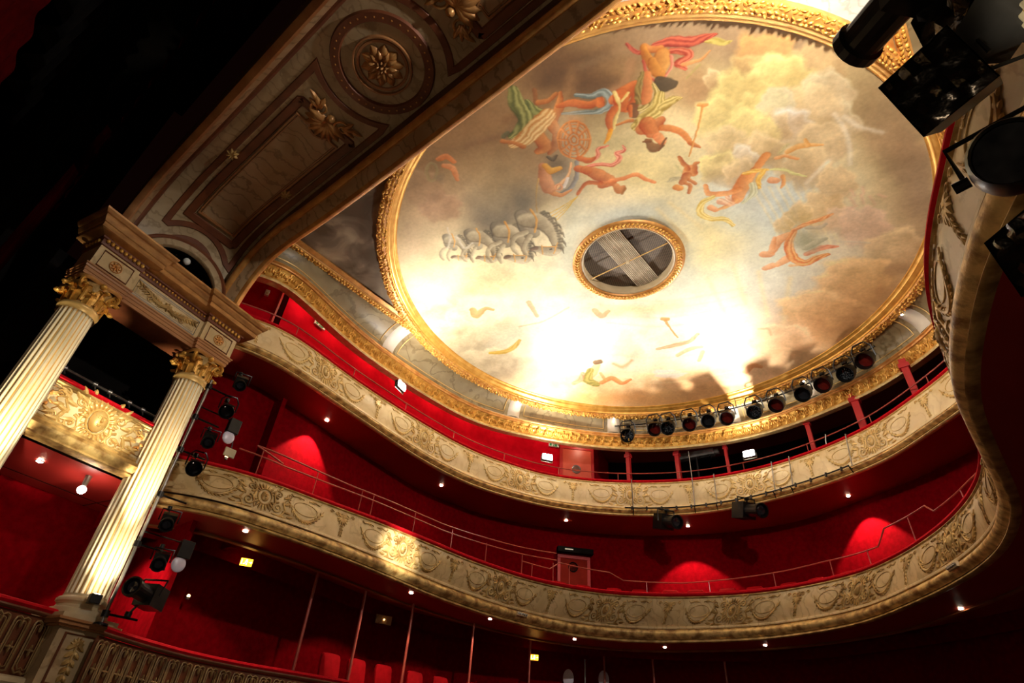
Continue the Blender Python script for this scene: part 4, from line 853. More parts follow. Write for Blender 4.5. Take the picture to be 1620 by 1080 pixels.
  ('S',[(3.01,-3.19),(2.79,-2.84),(2.54,-2.52),(2.3,-2.2)],[0.028,0.021,0.021,0.021],152,207,0.9,0),
  ('S',[(2.96,-3.24),(3.02,-3.18),(3.07,-3.16)],[0.044,0.057,0.044],208,209,0.9,0),
  ('S',[(0.88,-4.41),(0.98,-4.29)],[0.134],210,211,0.6,0),
  ('B',0.65,-3.97,0.29,0.24,-0.29,0.42,212,0.8),
  ('B',-0.12,-3.27,0.3,0.24,-0.31,0.44,213,0.9),
  ('B',0.0,-3.67,0.2,0.17,-0.16,0.22,214,0.8),
  ('S',[(0.91,-3.78),(0.81,-3.66),(0.69,-3.58),(0.56,-3.54),(0.45,-3.56),(0.36,-3.64),(0.31,-3.75),(0.3,-3.89),(0.34,-4.04),(0.42,-4.18),(0.52,-4.3),(0.64,-4.37),(0.76,-4.4),(0.86,-4.38),(0.95,-4.31),(1.0,-4.2),(1.01,-4.07),(0.98,-3.92),(0.91,-3.78)],[0.035],215,216,0.9,0),
  ('S',[(0.82,-3.85),(0.76,-3.78),(0.68,-3.73),(0.6,-3.71),(0.53,-3.73),(0.48,-3.77),(0.44,-3.84),(0.44,-3.93),(0.46,-4.02),(0.51,-4.11),(0.57,-4.18),(0.64,-4.23),(0.72,-4.24),(0.79,-4.23),(0.84,-4.19),(0.87,-4.12),(0.88,-4.03),(0.86,-3.94),(0.82,-3.85)],[0.021],215,216,0.9,0),
  ('S',[(0.76,-3.9),(0.72,-3.86),(0.68,-3.83),(0.63,-3.82),(0.58,-3.83),(0.55,-3.85),(0.53,-3.9),(0.52,-3.95),(0.54,-4.01),(0.56,-4.06),(0.6,-4.11),(0.65,-4.13),(0.7,-4.14),(0.74,-4.14),(0.77,-4.11),(0.79,-4.07),(0.8,-4.01),(0.79,-3.96),(0.76,-3.9)],[0.028],215,216,0.9,0),
  ('S',[(0.71,-3.94),(0.69,-3.92),(0.67,-3.9),(0.64,-3.89),(0.62,-3.9),(0.6,-3.91),(0.59,-3.93),(0.59,-3.96),(0.6,-3.99),(0.61,-4.02),(0.63,-4.05),(0.66,-4.06),(0.68,-4.07),(0.71,-4.07),(0.72,-4.05),(0.73,-4.03),(0.73,-4.0),(0.73,-3.97),(0.71,-3.94)],[0.028],215,216,0.9,0),
  ('S',[(0.87,-3.81),(0.79,-3.72),(0.69,-3.65),(0.58,-3.62),(0.49,-3.64),(0.41,-3.7),(0.37,-3.79),(0.36,-3.91),(0.39,-4.04),(0.46,-4.15),(0.54,-4.25),(0.64,-4.31),(0.74,-4.33),(0.83,-4.31),(0.9,-4.25),(0.94,-4.16),(0.95,-4.05),(0.93,-3.93),(0.87,-3.81)],[0.014],215,216,0.9,0),
  ('S',[(0.76,-3.9),(0.9,-3.79)],[0.035],217,218,0.85,0),
  ('S',[(0.69,-3.83),(0.71,-3.61)],[0.036],217,218,0.85,0),
  ('S',[(0.6,-3.82),(0.5,-3.57)],[0.037],217,218,0.85,0),
  ('S',[(0.54,-3.87),(0.35,-3.69)],[0.037],217,218,0.85,0),
  ('S',[(0.53,-3.96),(0.32,-3.92)],[0.036],217,218,0.85,0),
  ('S',[(0.56,-4.06),(0.43,-4.18)],[0.035],217,218,0.85,0),
  ('S',[(0.64,-4.13),(0.62,-4.35)],[0.034],217,218,0.85,0),
  ('S',[(0.72,-4.14),(0.82,-4.38)],[0.034],217,218,0.85,0),
  ('S',[(0.78,-4.09),(0.96,-4.26)],[0.034],217,218,0.85,0),
  ('S',[(0.8,-4.0),(0.99,-4.04)],[0.034],217,218,0.85,0),
  ('S',[(0.39,-3.48),(0.16,-3.14),(-0.13,-2.96),(-0.43,-2.97)],[0.048,0.056,0.056,0.048],219,220,0.95,0),
  ('S',[(0.28,-3.52),(0.07,-3.3),(-0.2,-3.2),(-0.49,-3.16)],[0.031,0.039,0.047,0.11],221,110,0.9,2),
  ('S',[(-0.56,-3.26),(-0.49,-3.07),(-0.36,-2.91),(-0.13,-2.91)],[0.064,0.081,0.064,0.032],222,223,0.9,0),
  ('S',[(-0.22,-3.85),(-0.37,-3.57),(-0.49,-3.26)],[0.092,0.154,0.169],224,225,0.9,0),
  ('S',[(-0.18,-3.82),(-0.16,-3.62),(0.02,-3.56)],[0.068,0.099,0.061],226,227,0.9,0),
  ('S',[(-0.01,-3.23),(-0.22,-3.07)],[0.047,0.04],228,229,0.9,0),
  ('S',[(-0.0,-3.97),(0.04,-3.85),(0.16,-3.88)],[0.037,0.059,0.037],230,231,0.9,0),
  ('S',[(-0.25,-3.1),(-0.27,-3.08),(-0.29,-3.06),(-0.32,-3.06),(-0.34,-3.06),(-0.36,-3.08),(-0.37,-3.1),(-0.38,-3.13),(-0.37,-3.16),(-0.36,-3.19),(-0.33,-3.21),(-0.31,-3.23),(-0.28,-3.23),(-0.26,-3.23),(-0.24,-3.21),(-0.23,-3.19),(-0.23,-3.16),(-0.23,-3.13),(-0.25,-3.1)],[0.024],232,233,0.9,0),
  ('S',[(-0.5,-3.62),(-0.86,-3.23),(-1.16,-2.79)],[0.024],234,235,0.9,0),
  ('S',[(-0.12,-2.67),(-0.6,-2.63),(-1.03,-2.67)],[0.013],236,237,0.9,0),
  ('S',[(-0.12,-2.67),(-0.61,-2.56),(-1.05,-2.54)],[0.013],236,237,0.9,0),
  ('S',[(-0.12,-2.67),(-0.59,-2.51),(-1.02,-2.44)],[0.013],236,237,0.9,0),
  ('S',[(-0.12,-2.67),(-0.58,-2.47),(-1.0,-2.34)],[0.013],236,237,0.9,0),
  ('S',[(0.52,-3.45),(0.65,-3.31),(0.82,-3.34),(0.91,-3.48),(1.12,-3.43)],[0.044,0.058,0.058,0.051,0.022],238,239,0.92,2),
  ('S',[(0.4,-3.25),(0.7,-3.14),(0.95,-2.94),(1.14,-3.01),(1.16,-3.15),(1.32,-3.12),(1.36,-3.24)],[0.051,0.051,0.066,0.066,0.059,0.044,0.022],240,241,0.94,3),
  ('S',[(0.48,-3.53),(0.61,-3.34),(0.73,-3.33)],[0.074,0.089,0.044],156,157,0.9,0),
  ('S',[(0.31,-3.32),(0.44,-3.13)],[0.091,0.106],156,157,0.9,0),
  ('S',[(0.42,-3.19),(0.55,-2.91),(0.65,-2.65),(0.7,-2.52)],[0.108,0.17,0.155,0.077],156,192,0.9,0),
  ('S',[(0.47,-2.61),(0.66,-2.51)],[0.109,0.094],156,192,0.9,0),
  ('S',[(0.67,-2.59),(0.93,-2.48),(1.19,-2.41),(1.3,-2.16),(1.41,-1.98)],[0.061,0.061,0.061,0.053,0.038],242,243,0.9,0),
  ('S',[(0.47,-2.66),(0.26,-2.85),(0.06,-2.8),(-0.09,-2.71)],[0.063,0.063,0.048,0.048],156,157,0.9,0),
  ('S',[(0.69,-2.4),(0.7,-2.25),(0.8,-2.27)],[0.079,0.119,0.063],215,244,0.9,0),
  ('S',[(0.69,-2.12),(0.82,-2.21)],[0.039,0.039],245,246,0.9,0),
  ('S',[(2.08,-1.85),(2.18,-1.9),(2.19,-1.73)],[0.103,0.103,0.089],247,248,0.9,0),
  ('S',[(2.13,-1.9),(2.13,-2.1),(2.12,-2.31)],[0.066,0.058,0.037],156,151,0.9,0),
  ('S',[(2.22,-1.74),(2.3,-1.94),(2.39,-1.94)],[0.066,0.058,0.029],156,151,0.9,0),
  ('S',[(2.03,-1.75),(1.89,-1.64)],[0.107,0.092],156,151,0.9,0),
  ('S',[(1.72,-1.59),(1.77,-1.51)],[0.086,0.086],249,250,0.9,0),
  ('S',[(1.92,-1.58),(1.98,-1.45),(1.87,-1.28)],[0.046,0.054,0.046],156,151,0.9,0),
  ('S',[(2.03,-1.63),(2.09,-1.45)],[0.053,0.046],156,151,0.9,0),
  ('S',[(1.87,-1.78),(1.75,-1.83),(1.63,-1.83)],[0.061,0.069,0.023],251,252,0.7,3),
  ('S',[(1.99,-1.91),(1.98,-2.13)],[0.044,0.029],253,254,0.6,0),
  ('S',[(3.54,-1.37),(3.33,-1.2),(3.05,-0.98)],[0.1,0.093,0.085],255,256,0.9,0),
  ('S',[(3.04,-1.03),(2.82,-0.8),(2.64,-0.53)],[0.166,0.182,0.121],257,258,0.9,0),
  ('S',[(2.79,-0.78),(2.51,-0.83),(2.22,-1.02),(2.24,-1.27)],[0.078,0.086,0.078,0.054],255,259,0.9,0),
  ('S',[(3.03,-1.15),(3.25,-1.09),(3.44,-1.0)],[0.05,0.065,0.036],260,261,0.95,3),
  ('S',[(3.37,-1.01),(3.21,-0.84),(3.15,-0.6)],[0.059,0.066,0.037],260,262,0.95,2),
  ('S',[(3.05,-0.77),(2.99,-0.52),(2.72,-0.39)],[0.076,0.091,0.046],263,264,0.85,4),
  ('S',[(2.61,-0.54),(2.39,-0.47),(2.16,-0.48)],[0.063,0.063,0.048],247,265,0.9,0),
  ('S',[(2.33,-0.68),(2.5,-0.48),(2.49,-0.71)],[0.094,0.079,0.063],266,267,0.8,3),
  ('S',[(2.08,-0.63),(2.14,-0.5)],[0.089,0.072],268,269,0.9,0),
  ('S',[(2.24,-0.88),(2.0,-0.86),(1.83,-0.61),(1.94,-0.31),(2.19,-0.14),(2.28,0.15)],[0.058,0.082,0.091,0.074,0.074,0.049],270,271,0.95,4),
  ('S',[(3.41,-0.69),(3.49,-0.62)],[0.095,0.087],272,269,0.9,0),
  ('S',[(3.64,-0.68),(3.6,-0.5),(3.51,-0.38)],[0.051,0.051,0.029],247,265,0.9,0),
  ('S',[(3.49,-0.98),(3.71,-0.83),(3.84,-0.63),(4.02,-0.43)],[0.028,0.05,0.043,0.021],273,274,0.85,2),
  ('S',[(3.91,-1.24),(4.11,-1.27),(4.29,-1.19),(4.5,-1.07)],[0.066,0.086,0.059,0.026],275,276,0.9,0),
  ('S',[(4.27,-1.2),(4.27,-1.37)],[0.052,0.033],275,276,0.9,0),
  ('S',[(3.68,-1.2),(3.84,-1.16),(4.02,-0.97)],[0.055,0.048,0.041],277,278,0.9,0),
  ('S',[(3.78,-1.29),(3.97,-1.43)],[0.053,0.033],279,280,0.6,3),
  ('S',[(2.52,1.38),(2.64,1.45)],[0.111,0.111],281,282,0.9,0),
  ('S',[(2.4,1.85),(2.56,1.84)],[0.096,0.105],281,283,0.9,0),
  ('S',[(2.73,1.36),(2.96,1.11),(3.18,1.05)],[0.108,0.141,0.108],284,283,0.9,0),
  ('S',[(2.67,1.86),(2.9,1.79),(3.09,1.74)],[0.094,0.128,0.094],284,283,0.9,0),
  ('S',[(2.76,1.28),(2.91,0.99)],[0.066,0.05],284,283,0.9,0),
  ('S',[(3.33,1.0),(3.11,1.33),(3.05,1.77),(3.2,2.09),(3.49,2.05),(3.74,2.04)],[0.076,0.11,0.119,0.11,0.102,0.051],285,286,0.95,4),
  ('S',[(3.34,0.96),(3.63,0.9),(3.94,0.9),(4.17,0.86)],[0.054,0.069,0.069,0.031],287,288,0.9,2),
  ('S',[(3.34,1.83),(3.68,1.78),(3.99,1.89)],[0.073,0.098,0.033],289,290,0.85,2),
  ('B',3.57,1.45,0.25,0.14,-0.09,0.31,291,0.9),
  ('S',[(3.38,1.62),(3.61,1.56),(3.83,1.54)],[0.081,0.097,0.057],292,293,0.8,0),
  ('S',[(3.59,1.01),(3.82,1.14),(3.96,1.09)],[0.047,0.07,0.047],294,295,0.7,0),
  ('S',[(3.97,1.7),(4.31,1.88),(4.58,2.06)],[0.047,0.031,0.023],296,297,0.6,0),
  ('S',[(2.91,2.03),(3.24,2.16)],[0.051,0.034],298,299,0.7,0),
  ('S',[(4.58,0.55),(4.6,0.8)],[0.044],300,301,0.45,0),
  ('S',[(4.66,0.56),(4.64,0.35)],[0.042],300,301,0.45,0),
  ('S',[(4.77,0.58),(4.75,0.85)],[0.043],300,301,0.45,0),
  ('S',[(4.82,0.57),(4.84,0.38)],[0.042],300,301,0.45,0),
  ('S',[(4.9,0.69),(4.93,0.98)],[0.043],300,301,0.45,0),
  ('S',[(4.63,0.86),(4.49,0.87)],[0.044],300,301,0.45,0),
  ('S',[(5.05,0.73),(5.14,0.85)],[0.042],300,301,0.45,0),
  ('B',-2.14,-3.54,0.28,0.26,-0.34,0.39,302,0.85),
  ('B',-1.76,-3.32,0.26,0.23,-0.35,0.42,302,0.85),
  ('B',-1.03,-3.43,0.28,0.24,-0.3,0.38,302,0.85),
  ('B',-1.39,-2.85,0.24,0.21,-0.24,0.31,302,0.85),
  ('B',-2.76,-3.29,0.26,0.25,-0.22,0.25,302,0.85),
  ('B',-2.17,-2.83,0.29,0.26,-0.19,0.22,302,0.85),
  ('S',[(-3.17,-3.7),(-3.28,-3.48),(-3.3,-3.32)],[0.11,0.131,0.099],303,304,0.9,0),
  ('S',[(-3.37,-3.42),(-3.54,-3.45),(-3.7,-3.35),(-3.74,-3.2)],[0.056,0.045,0.034,0.034],305,306,0.85,0),
  ('S',[(-3.38,-3.33),(-3.58,-3.23),(-3.67,-3.08)],[0.051,0.039,0.028],305,306,0.85,0),
  ('S',[(-3.19,-3.58),(-3.06,-3.42),(-3.07,-3.17),(-3.22,-2.91)],[0.144,0.166,0.139,0.083],305,306,0.95,0),
  ('S',[(-3.25,-2.87),(-3.37,-2.89),(-3.46,-3.03),(-3.51,-3.1)],[0.091,0.102,0.068,0.057],305,307,0.96,0),
  ('S',[(-3.48,-3.09),(-3.54,-3.11)],[0.045,0.04],308,309,0.9,0),
  ('S',[(-3.21,-2.94),(-3.12,-2.98)],[0.034,0.011],303,306,0.95,0),
  ('S',[(-3.34,-2.91),(-3.35,-2.93)],[0.017,0.017],310,311,1,0),
  ('S',[(-3.39,-3.07),(-3.49,-2.93)],[0.013],312,313,0.95,0),
  ('S',[(-3.39,-3.04),(-3.24,-2.89)],[0.012],312,313,0.95,0),
  ('S',[(-3.19,-2.95),(-3.37,-2.83)],[0.013],312,313,0.95,0),
  ('S',[(-3.01,-3.68),(-3.1,-3.49),(-3.27,-3.33)],[0.018],312,313,0.95,0),
  ('S',[(-2.95,-3.54),(-2.9,-3.53),(-2.93,-3.48)],[0.032,0.022,0.005],314,315,0.9,0),
  ('S',[(-2.94,-3.5),(-2.88,-3.47),(-2.9,-3.41)],[0.032,0.022,0.005],314,315,0.9,0),
  ('S',[(-2.94,-3.46),(-2.92,-3.47),(-2.95,-3.42)],[0.032,0.022,0.005],314,315,0.9,0),
  ('S',[(-2.94,-3.42),(-2.9,-3.4),(-2.93,-3.34)],[0.033,0.022,0.005],314,315,0.9,0),
  ('S',[(-2.95,-3.37),(-2.9,-3.34),(-2.92,-3.27)],[0.033,0.022,0.005],314,315,0.9,0),
  ('S',[(-2.96,-3.32),(-2.94,-3.32),(-2.98,-3.27)],[0.033,0.022,0.005],314,315,0.9,0),
  ('S',[(-2.97,-3.28),(-2.94,-3.26),(-2.97,-3.19)],[0.033,0.022,0.005],314,315,0.9,0),
  ('S',[(-2.99,-3.23),(-2.94,-3.19),(-2.97,-3.11)],[0.033,0.022,0.006],314,315,0.9,0),
  ('S',[(-3.01,-3.18),(-2.99,-3.17),(-3.04,-3.11)],[0.033,0.022,0.006],314,315,0.9,0),
  ('S',[(-3.03,-3.13),(-3.0,-3.11),(-3.04,-3.03)],[0.033,0.022,0.006],314,315,0.9,0),
  ('S',[(-3.05,-3.08),(-3.01,-3.04),(-3.05,-2.95)],[0.033,0.022,0.006],314,315,0.9,0),
  ('S',[(-3.08,-3.04),(-3.07,-3.03),(-3.13,-2.95)],[0.034,0.022,0.006],314,315,0.9,0),
  ('S',[(-3.12,-2.99),(-3.09,-2.96),(-3.14,-2.87)],[0.034,0.022,0.006],314,315,0.9,0),
  ('S',[(-3.15,-2.95),(-3.11,-2.9),(-3.15,-2.8)],[0.034,0.023,0.006],314,315,0.9,0),
  ('S',[(-3.19,-2.91),(-3.19,-2.89),(-3.25,-2.81)],[0.034,0.023,0.006],314,315,0.9,0),
  ('S',[(-3.23,-2.86),(-3.21,-2.82),(-3.27,-2.73)],[0.034,0.023,0.006],314,315,0.9,0),
  ('S',[(-2.69,-3.43),(-2.81,-3.15),(-2.84,-2.95)],[0.138,0.166,0.124],303,304,0.9,0),
  ('S',[(-2.92,-3.07),(-3.14,-3.1),(-3.34,-2.96),(-3.38,-2.77)],[0.071,0.057,0.043,0.043],305,306,0.85,0),
  ('S',[(-2.93,-2.95),(-3.18,-2.81),(-3.28,-2.63)],[0.064,0.05,0.036],305,306,0.85,0),
  ('S',[(-2.7,-3.27),(-2.54,-3.07),(-2.53,-2.75),(-2.72,-2.42)],[0.182,0.21,0.175,0.105],305,306,0.95,0),
  ('S',[(-2.75,-2.36),(-2.91,-2.39),(-3.02,-2.56),(-3.08,-2.65)],[0.115,0.13,0.086,0.072],305,307,0.96,0),
  ('S',[(-3.06,-2.65),(-3.12,-2.66)],[0.058,0.05],308,309,0.9,0),
  ('S',[(-2.71,-2.46),(-2.59,-2.51)],[0.043,0.014],303,306,0.95,0),
  ('S',[(-2.87,-2.42),(-2.88,-2.44)],[0.022,0.022],310,311,1,0),
  ('S',[(-2.93,-2.62),(-3.06,-2.44)],[0.016],312,313,0.95,0),
  ('S',[(-2.94,-2.58),(-2.74,-2.4)],[0.016],312,313,0.95,0),
  ('S',[(-2.68,-2.47),(-2.91,-2.32)],[0.016],312,313,0.95,0),
  ('S',[(-2.48,-3.41),(-2.59,-3.16),(-2.8,-2.95)],[0.023],312,313,0.95,0),
  ('S',[(-2.4,-3.22),(-2.35,-3.22),(-2.37,-3.15)],[0.041,0.027,0.007],314,315,0.9,0),
  ('S',[(-2.39,-3.18),(-2.32,-3.15),(-2.33,-3.07)],[0.041,0.027,0.007],314,315,0.9,0),
  ('S',[(-2.39,-3.13),(-2.36,-3.14),(-2.4,-3.08)],[0.041,0.027,0.007],314,315,0.9,0),
  ('S',[(-2.39,-3.07),(-2.34,-3.06),(-2.37,-2.98)],[0.041,0.027,0.007],314,315,0.9,0),
  ('S',[(-2.4,-3.02),(-2.33,-2.98),(-2.35,-2.89)],[0.041,0.027,0.007],314,315,0.9,0),
  ('S',[(-2.41,-2.96),(-2.38,-2.96),(-2.43,-2.88)],[0.041,0.028,0.007],314,315,0.9,0),
  ('S',[(-2.42,-2.89),(-2.37,-2.87),(-2.41,-2.78)],[0.041,0.028,0.007],314,315,0.9,0),
  ('S',[(-2.44,-2.83),(-2.37,-2.79),(-2.4,-2.69)],[0.042,0.028,0.007],314,315,0.9,0),
  ('S',[(-2.46,-2.77),(-2.44,-2.76),(-2.5,-2.68)],[0.042,0.028,0.007],314,315,0.9,0),
  ('S',[(-2.48,-2.71),(-2.44,-2.68),(-2.49,-2.58)],[0.042,0.028,0.007],314,315,0.9,0),
  ('S',[(-2.51,-2.65),(-2.45,-2.59),(-2.5,-2.48)],[0.042,0.028,0.007],314,315,0.9,0),
  ('S',[(-2.55,-2.59),(-2.54,-2.57),(-2.6,-2.48)],[0.042,0.028,0.007],314,315,0.9,0),
  ('S',[(-2.59,-2.53),(-2.55,-2.49),(-2.61,-2.38)],[0.043,0.028,0.007],314,315,0.9,0),
  ('S',[(-2.63,-2.47),(-2.58,-2.41),(-2.63,-2.29)],[0.043,0.029,0.007],314,315,0.9,0),
  ('S',[(-2.68,-2.42),(-2.67,-2.39),(-2.75,-2.29)],[0.043,0.029,0.007],314,315,0.9,0),
  ('S',[(-2.73,-2.36),(-2.7,-2.31),(-2.77,-2.19)],[0.043,0.029,0.007],314,315,0.9,0),
  ('S',[(-2.1,-3.14),(-2.25,-2.8),(-2.27,-2.55)],[0.168,0.202,0.151],303,304,0.9,0),
  ('S',[(-2.37,-2.7),(-2.64,-2.73),(-2.87,-2.56),(-2.92,-2.32)],[0.087,0.07,0.052,0.052],305,306,0.85,0),
  ('S',[(-2.38,-2.55),(-2.68,-2.38),(-2.79,-2.14)],[0.079,0.061,0.044],305,306,0.85,0),
  ('S',[(-2.12,-2.95),(-1.91,-2.71),(-1.89,-2.32),(-2.1,-1.91)],[0.221,0.256,0.213,0.128],305,306,0.95,0),
  ('S',[(-2.14,-1.84),(-2.33,-1.86),(-2.47,-2.07),(-2.55,-2.18)],[0.141,0.159,0.106,0.088],305,307,0.96,0),
  ('S',[(-2.52,-2.17),(-2.6,-2.19)],[0.071,0.062],308,309,0.9,0),
  ('S',[(-2.08,-1.95),(-1.95,-2.03)],[0.052,0.017],303,306,0.95,0),
  ('S',[(-2.28,-1.9),(-2.3,-1.92)],[0.027,0.027],310,311,1,0),
  ('S',[(-2.37,-2.15),(-2.51,-1.92)],[0.02],312,313,0.95,0),
  ('S',[(-2.37,-2.1),(-2.12,-1.88)],[0.019],312,313,0.95,0),
  ('S',[(-2.05,-1.98),(-2.32,-1.77)],[0.02],312,313,0.95,0),
  ('S',[(-1.86,-3.13),(-1.97,-2.82),(-2.22,-2.56)],[0.028],312,313,0.95,0),
  ('S',[(-1.76,-2.91),(-1.69,-2.9),(-1.71,-2.82)],[0.049,0.033,0.008],314,315,0.9,0),
  ('S',[(-1.74,-2.85),(-1.65,-2.82),(-1.66,-2.72)],[0.049,0.033,0.008],314,315,0.9,0),
  ('S',[(-1.74,-2.79),(-1.7,-2.8),(-1.75,-2.72)],[0.049,0.033,0.008],314,315,0.9,0),
  ('S',[(-1.73,-2.72),(-1.67,-2.7),(-1.71,-2.61)],[0.05,0.033,0.008],314,315,0.9,0),
  ('S',[(-1.74,-2.65),(-1.65,-2.61),(-1.68,-2.5)],[0.05,0.033,0.008],314,315,0.9,0),
  ('S',[(-1.75,-2.58),(-1.72,-2.58),(-1.77,-2.49)],[0.05,0.033,0.008],314,315,0.9,0),
  ('S',[(-1.76,-2.5),(-1.7,-2.48),(-1.75,-2.37)],[0.05,0.034,0.008],314,315,0.9,0),
  ('S',[(-1.78,-2.43),(-1.7,-2.37),(-1.73,-2.25)],[0.051,0.034,0.008],314,315,0.9,0),
  ('S',[(-1.8,-2.35),(-1.78,-2.34),(-1.85,-2.24)],[0.051,0.034,0.008],314,315,0.9,0),
  ('S',[(-1.83,-2.27),(-1.78,-2.24),(-1.83,-2.11)],[0.051,0.034,0.009],314,315,0.9,0),
  ('S',[(-1.86,-2.2),(-1.79,-2.13),(-1.83,-1.99)],[0.051,0.034,0.009],314,315,0.9,0),
  ('S',[(-1.9,-2.12),(-1.88,-2.11),(-1.96,-1.99)],[0.052,0.034,0.009],314,315,0.9,0),
  ('S',[(-1.94,-2.05),(-1.9,-2.0),(-1.96,-1.86)],[0.052,0.035,0.009],314,315,0.9,0),
  ('S',[(-1.99,-1.98),(-1.92,-1.9),(-1.98,-1.75)],[0.052,0.035,0.009],314,315,0.9,0),
  ('S',[(-2.05,-1.91),(-2.04,-1.88),(-2.13,-1.74)],[0.053,0.035,0.009],314,315,0.9,0),
  ('S',[(-2.11,-1.84),(-2.07,-1.78),(-2.15,-1.62)],[0.053,0.035,0.009],314,315,0.9,0),
  ('S',[(-1.43,-3.03),(-1.57,-2.65),(-1.58,-2.38)],[0.182,0.219,0.164],303,304,0.9,0),
  ('S',[(-1.7,-2.54),(-1.99,-2.57),(-2.24,-2.37),(-2.28,-2.11)],[0.095,0.076,0.057,0.057],305,306,0.85,0),
  ('S',[(-1.7,-2.37),(-2.02,-2.18),(-2.13,-1.92)],[0.086,0.067,0.048],305,306,0.85,0),
  ('S',[(-1.44,-2.82),(-1.21,-2.56),(-1.17,-2.14),(-1.37,-1.68)],[0.24,0.277,0.231,0.138],305,306,0.95,0),
  ('S',[(-1.41,-1.6),(-1.62,-1.62),(-1.78,-1.85),(-1.87,-1.96)],[0.154,0.173,0.115,0.096],305,307,0.96,0),
  ('S',[(-1.84,-1.96),(-1.92,-1.98)],[0.077,0.067],308,309,0.9,0),
  ('S',[(-1.36,-1.73),(-1.22,-1.81)],[0.056,0.019],303,306,0.95,0),
  ('S',[(-1.56,-1.67),(-1.59,-1.69)],[0.029,0.029],310,311,1,0),
  ('S',[(-1.67,-1.93),(-1.82,-1.68)],[0.021],312,313,0.95,0),
  ('S',[(-1.67,-1.88),(-1.4,-1.65)],[0.021],312,313,0.95,0),
  ('S',[(-1.32,-1.76),(-1.61,-1.52)],[0.021],312,313,0.95,0),
  ('S',[(-1.17,-3.02),(-1.27,-2.67),(-1.53,-2.39)],[0.031],312,313,0.95,0),
  ('S',[(-1.04,-2.78),(-0.97,-2.77),(-1.0,-2.68)],[0.053,0.035,0.009],314,315,0.9,0),
  ('S',[(-1.03,-2.72),(-0.93,-2.68),(-0.94,-2.58)],[0.053,0.035,0.009],314,315,0.9,0),
  ('S',[(-1.02,-2.65),(-0.98,-2.66),(-1.03,-2.58)],[0.053,0.035,0.009],314,315,0.9,0),
  ('S',[(-1.01,-2.58),(-0.95,-2.56),(-0.98,-2.46)],[0.053,0.036,0.009],314,315,0.9,0),
  ('S',[(-1.02,-2.5),(-0.92,-2.45),(-0.94,-2.33)],[0.054,0.036,0.009],314,315,0.9,0),
  ('S',[(-1.02,-2.42),(-0.99,-2.42),(-1.05,-2.32)],[0.054,0.036,0.009],314,315,0.9,0),
  ('S',[(-1.03,-2.34),(-0.97,-2.31),(-1.01,-2.19)],[0.054,0.036,0.009],314,315,0.9,0),
  ('S',[(-1.05,-2.25),(-0.96,-2.2),(-0.99,-2.06)],[0.055,0.036,0.009],314,315,0.9,0),
  ('S',[(-1.07,-2.17),(-1.05,-2.16),(-1.11,-2.05)],[0.055,0.037,0.009],314,315,0.9,0),
  ('S',[(-1.1,-2.09),(-1.04,-2.05),(-1.09,-1.91)],[0.055,0.037,0.009],314,315,0.9,0),
  ('S',[(-1.13,-2.0),(-1.05,-1.94),(-1.09,-1.78)],[0.056,0.037,0.009],314,315,0.9,0),
  ('S',[(-1.17,-1.92),(-1.15,-1.9),(-1.23,-1.77)],[0.056,0.037,0.009],314,315,0.9,0),
  ('S',[(-1.21,-1.84),(-1.16,-1.79),(-1.22,-1.63)],[0.056,0.038,0.009],314,315,0.9,0),
  ('S',[(-1.26,-1.76),(-1.18,-1.68),(-1.24,-1.51)],[0.057,0.038,0.009],314,315,0.9,0),
  ('S',[(-1.32,-1.68),(-1.31,-1.65),(-1.4,-1.5)],[0.057,0.038,0.01],314,315,0.9,0),
  ('S',[(-1.38,-1.6),(-1.34,-1.54),(-1.41,-1.36)],[0.058,0.038,0.01],314,315,0.9,0),
  ('S',[(-2.94,-3.89),(-3.15,-3.59),(-3.4,-3.42)],[0.026,0.052,0.026],316,317,0.6,0),
  ('S',[(-2.96,-3.57),(-3.12,-3.14),(-2.85,-3.12)],[0.036,0.045,0.036],316,318,0.6,0),
  ('S',[(-1.7,-5.41),(-1.54,-5.35),(-1.52,-5.15)],[0.064,0.086,0.057],319,320,0.85,0),
  ('S',[(-1.74,-5.22),(-1.66,-5.05),(-1.79,-4.76)],[0.066,0.088,0.052],321,322,0.85,0),
  ('S',[(-1.96,-5.2),(-2.03,-5.15),(-2.09,-5.11),(-2.15,-5.09),(-2.19,-5.1),(-2.22,-5.12),(-2.22,-5.16),(-2.2,-5.22),(-2.16,-5.28),(-2.11,-5.34),(-2.05,-5.39),(-1.98,-5.43),(-1.93,-5.45),(-1.88,-5.44),(-1.86,-5.42),(-1.85,-5.38),(-1.87,-5.32),(-1.91,-5.26),(-1.96,-5.2)],[0.044],323,324,0.7,0),
  ('B',-2.04,-4.96,0.09,0.08,-0.09,0.09,325,0.8),
  ('S',[(-3.77,3.18),(-3.44,3.07),(-3.13,2.88)],[0.141,0.187,0.117],326,327,0.8,0),
  ('S',[(-3.08,2.75),(-2.97,2.8)],[0.103,0.103],328,329,0.9,0),
  ('S',[(-3.41,2.95),(-3.69,3.24),(-3.59,3.59)],[0.118,0.166,0.118],330,331,0.95,4),
  ('S',[(-4.13,3.12),(-3.88,3.1),(-3.66,2.91)],[0.083,0.107,0.071],332,333,0.8,2),
  ('S',[(-3.41,3.62),(-3.05,3.63),(-2.91,4.0),(-2.6,4.0)],[0.095,0.106,0.083,0.047],334,335,0.85,0),
  ('S',[(-3.22,3.23),(-3.27,3.61)],[0.059,0.059],336,337,0.7,0),
  ('S',[(-0.55,2.34),(-0.58,2.68),(-0.58,3.16)],[0.053,0.032,0.032],338,339,0.9,0),
  ('S',[(-0.59,2.26),(-0.48,2.35)],[0.073,0.073],338,339,0.9,0),
  ('S',[(-1.29,3.28),(-0.82,3.39),(-0.38,3.46),(-0.04,3.31)],[0.053,0.085,0.085,0.064],340,341,0.8,2),
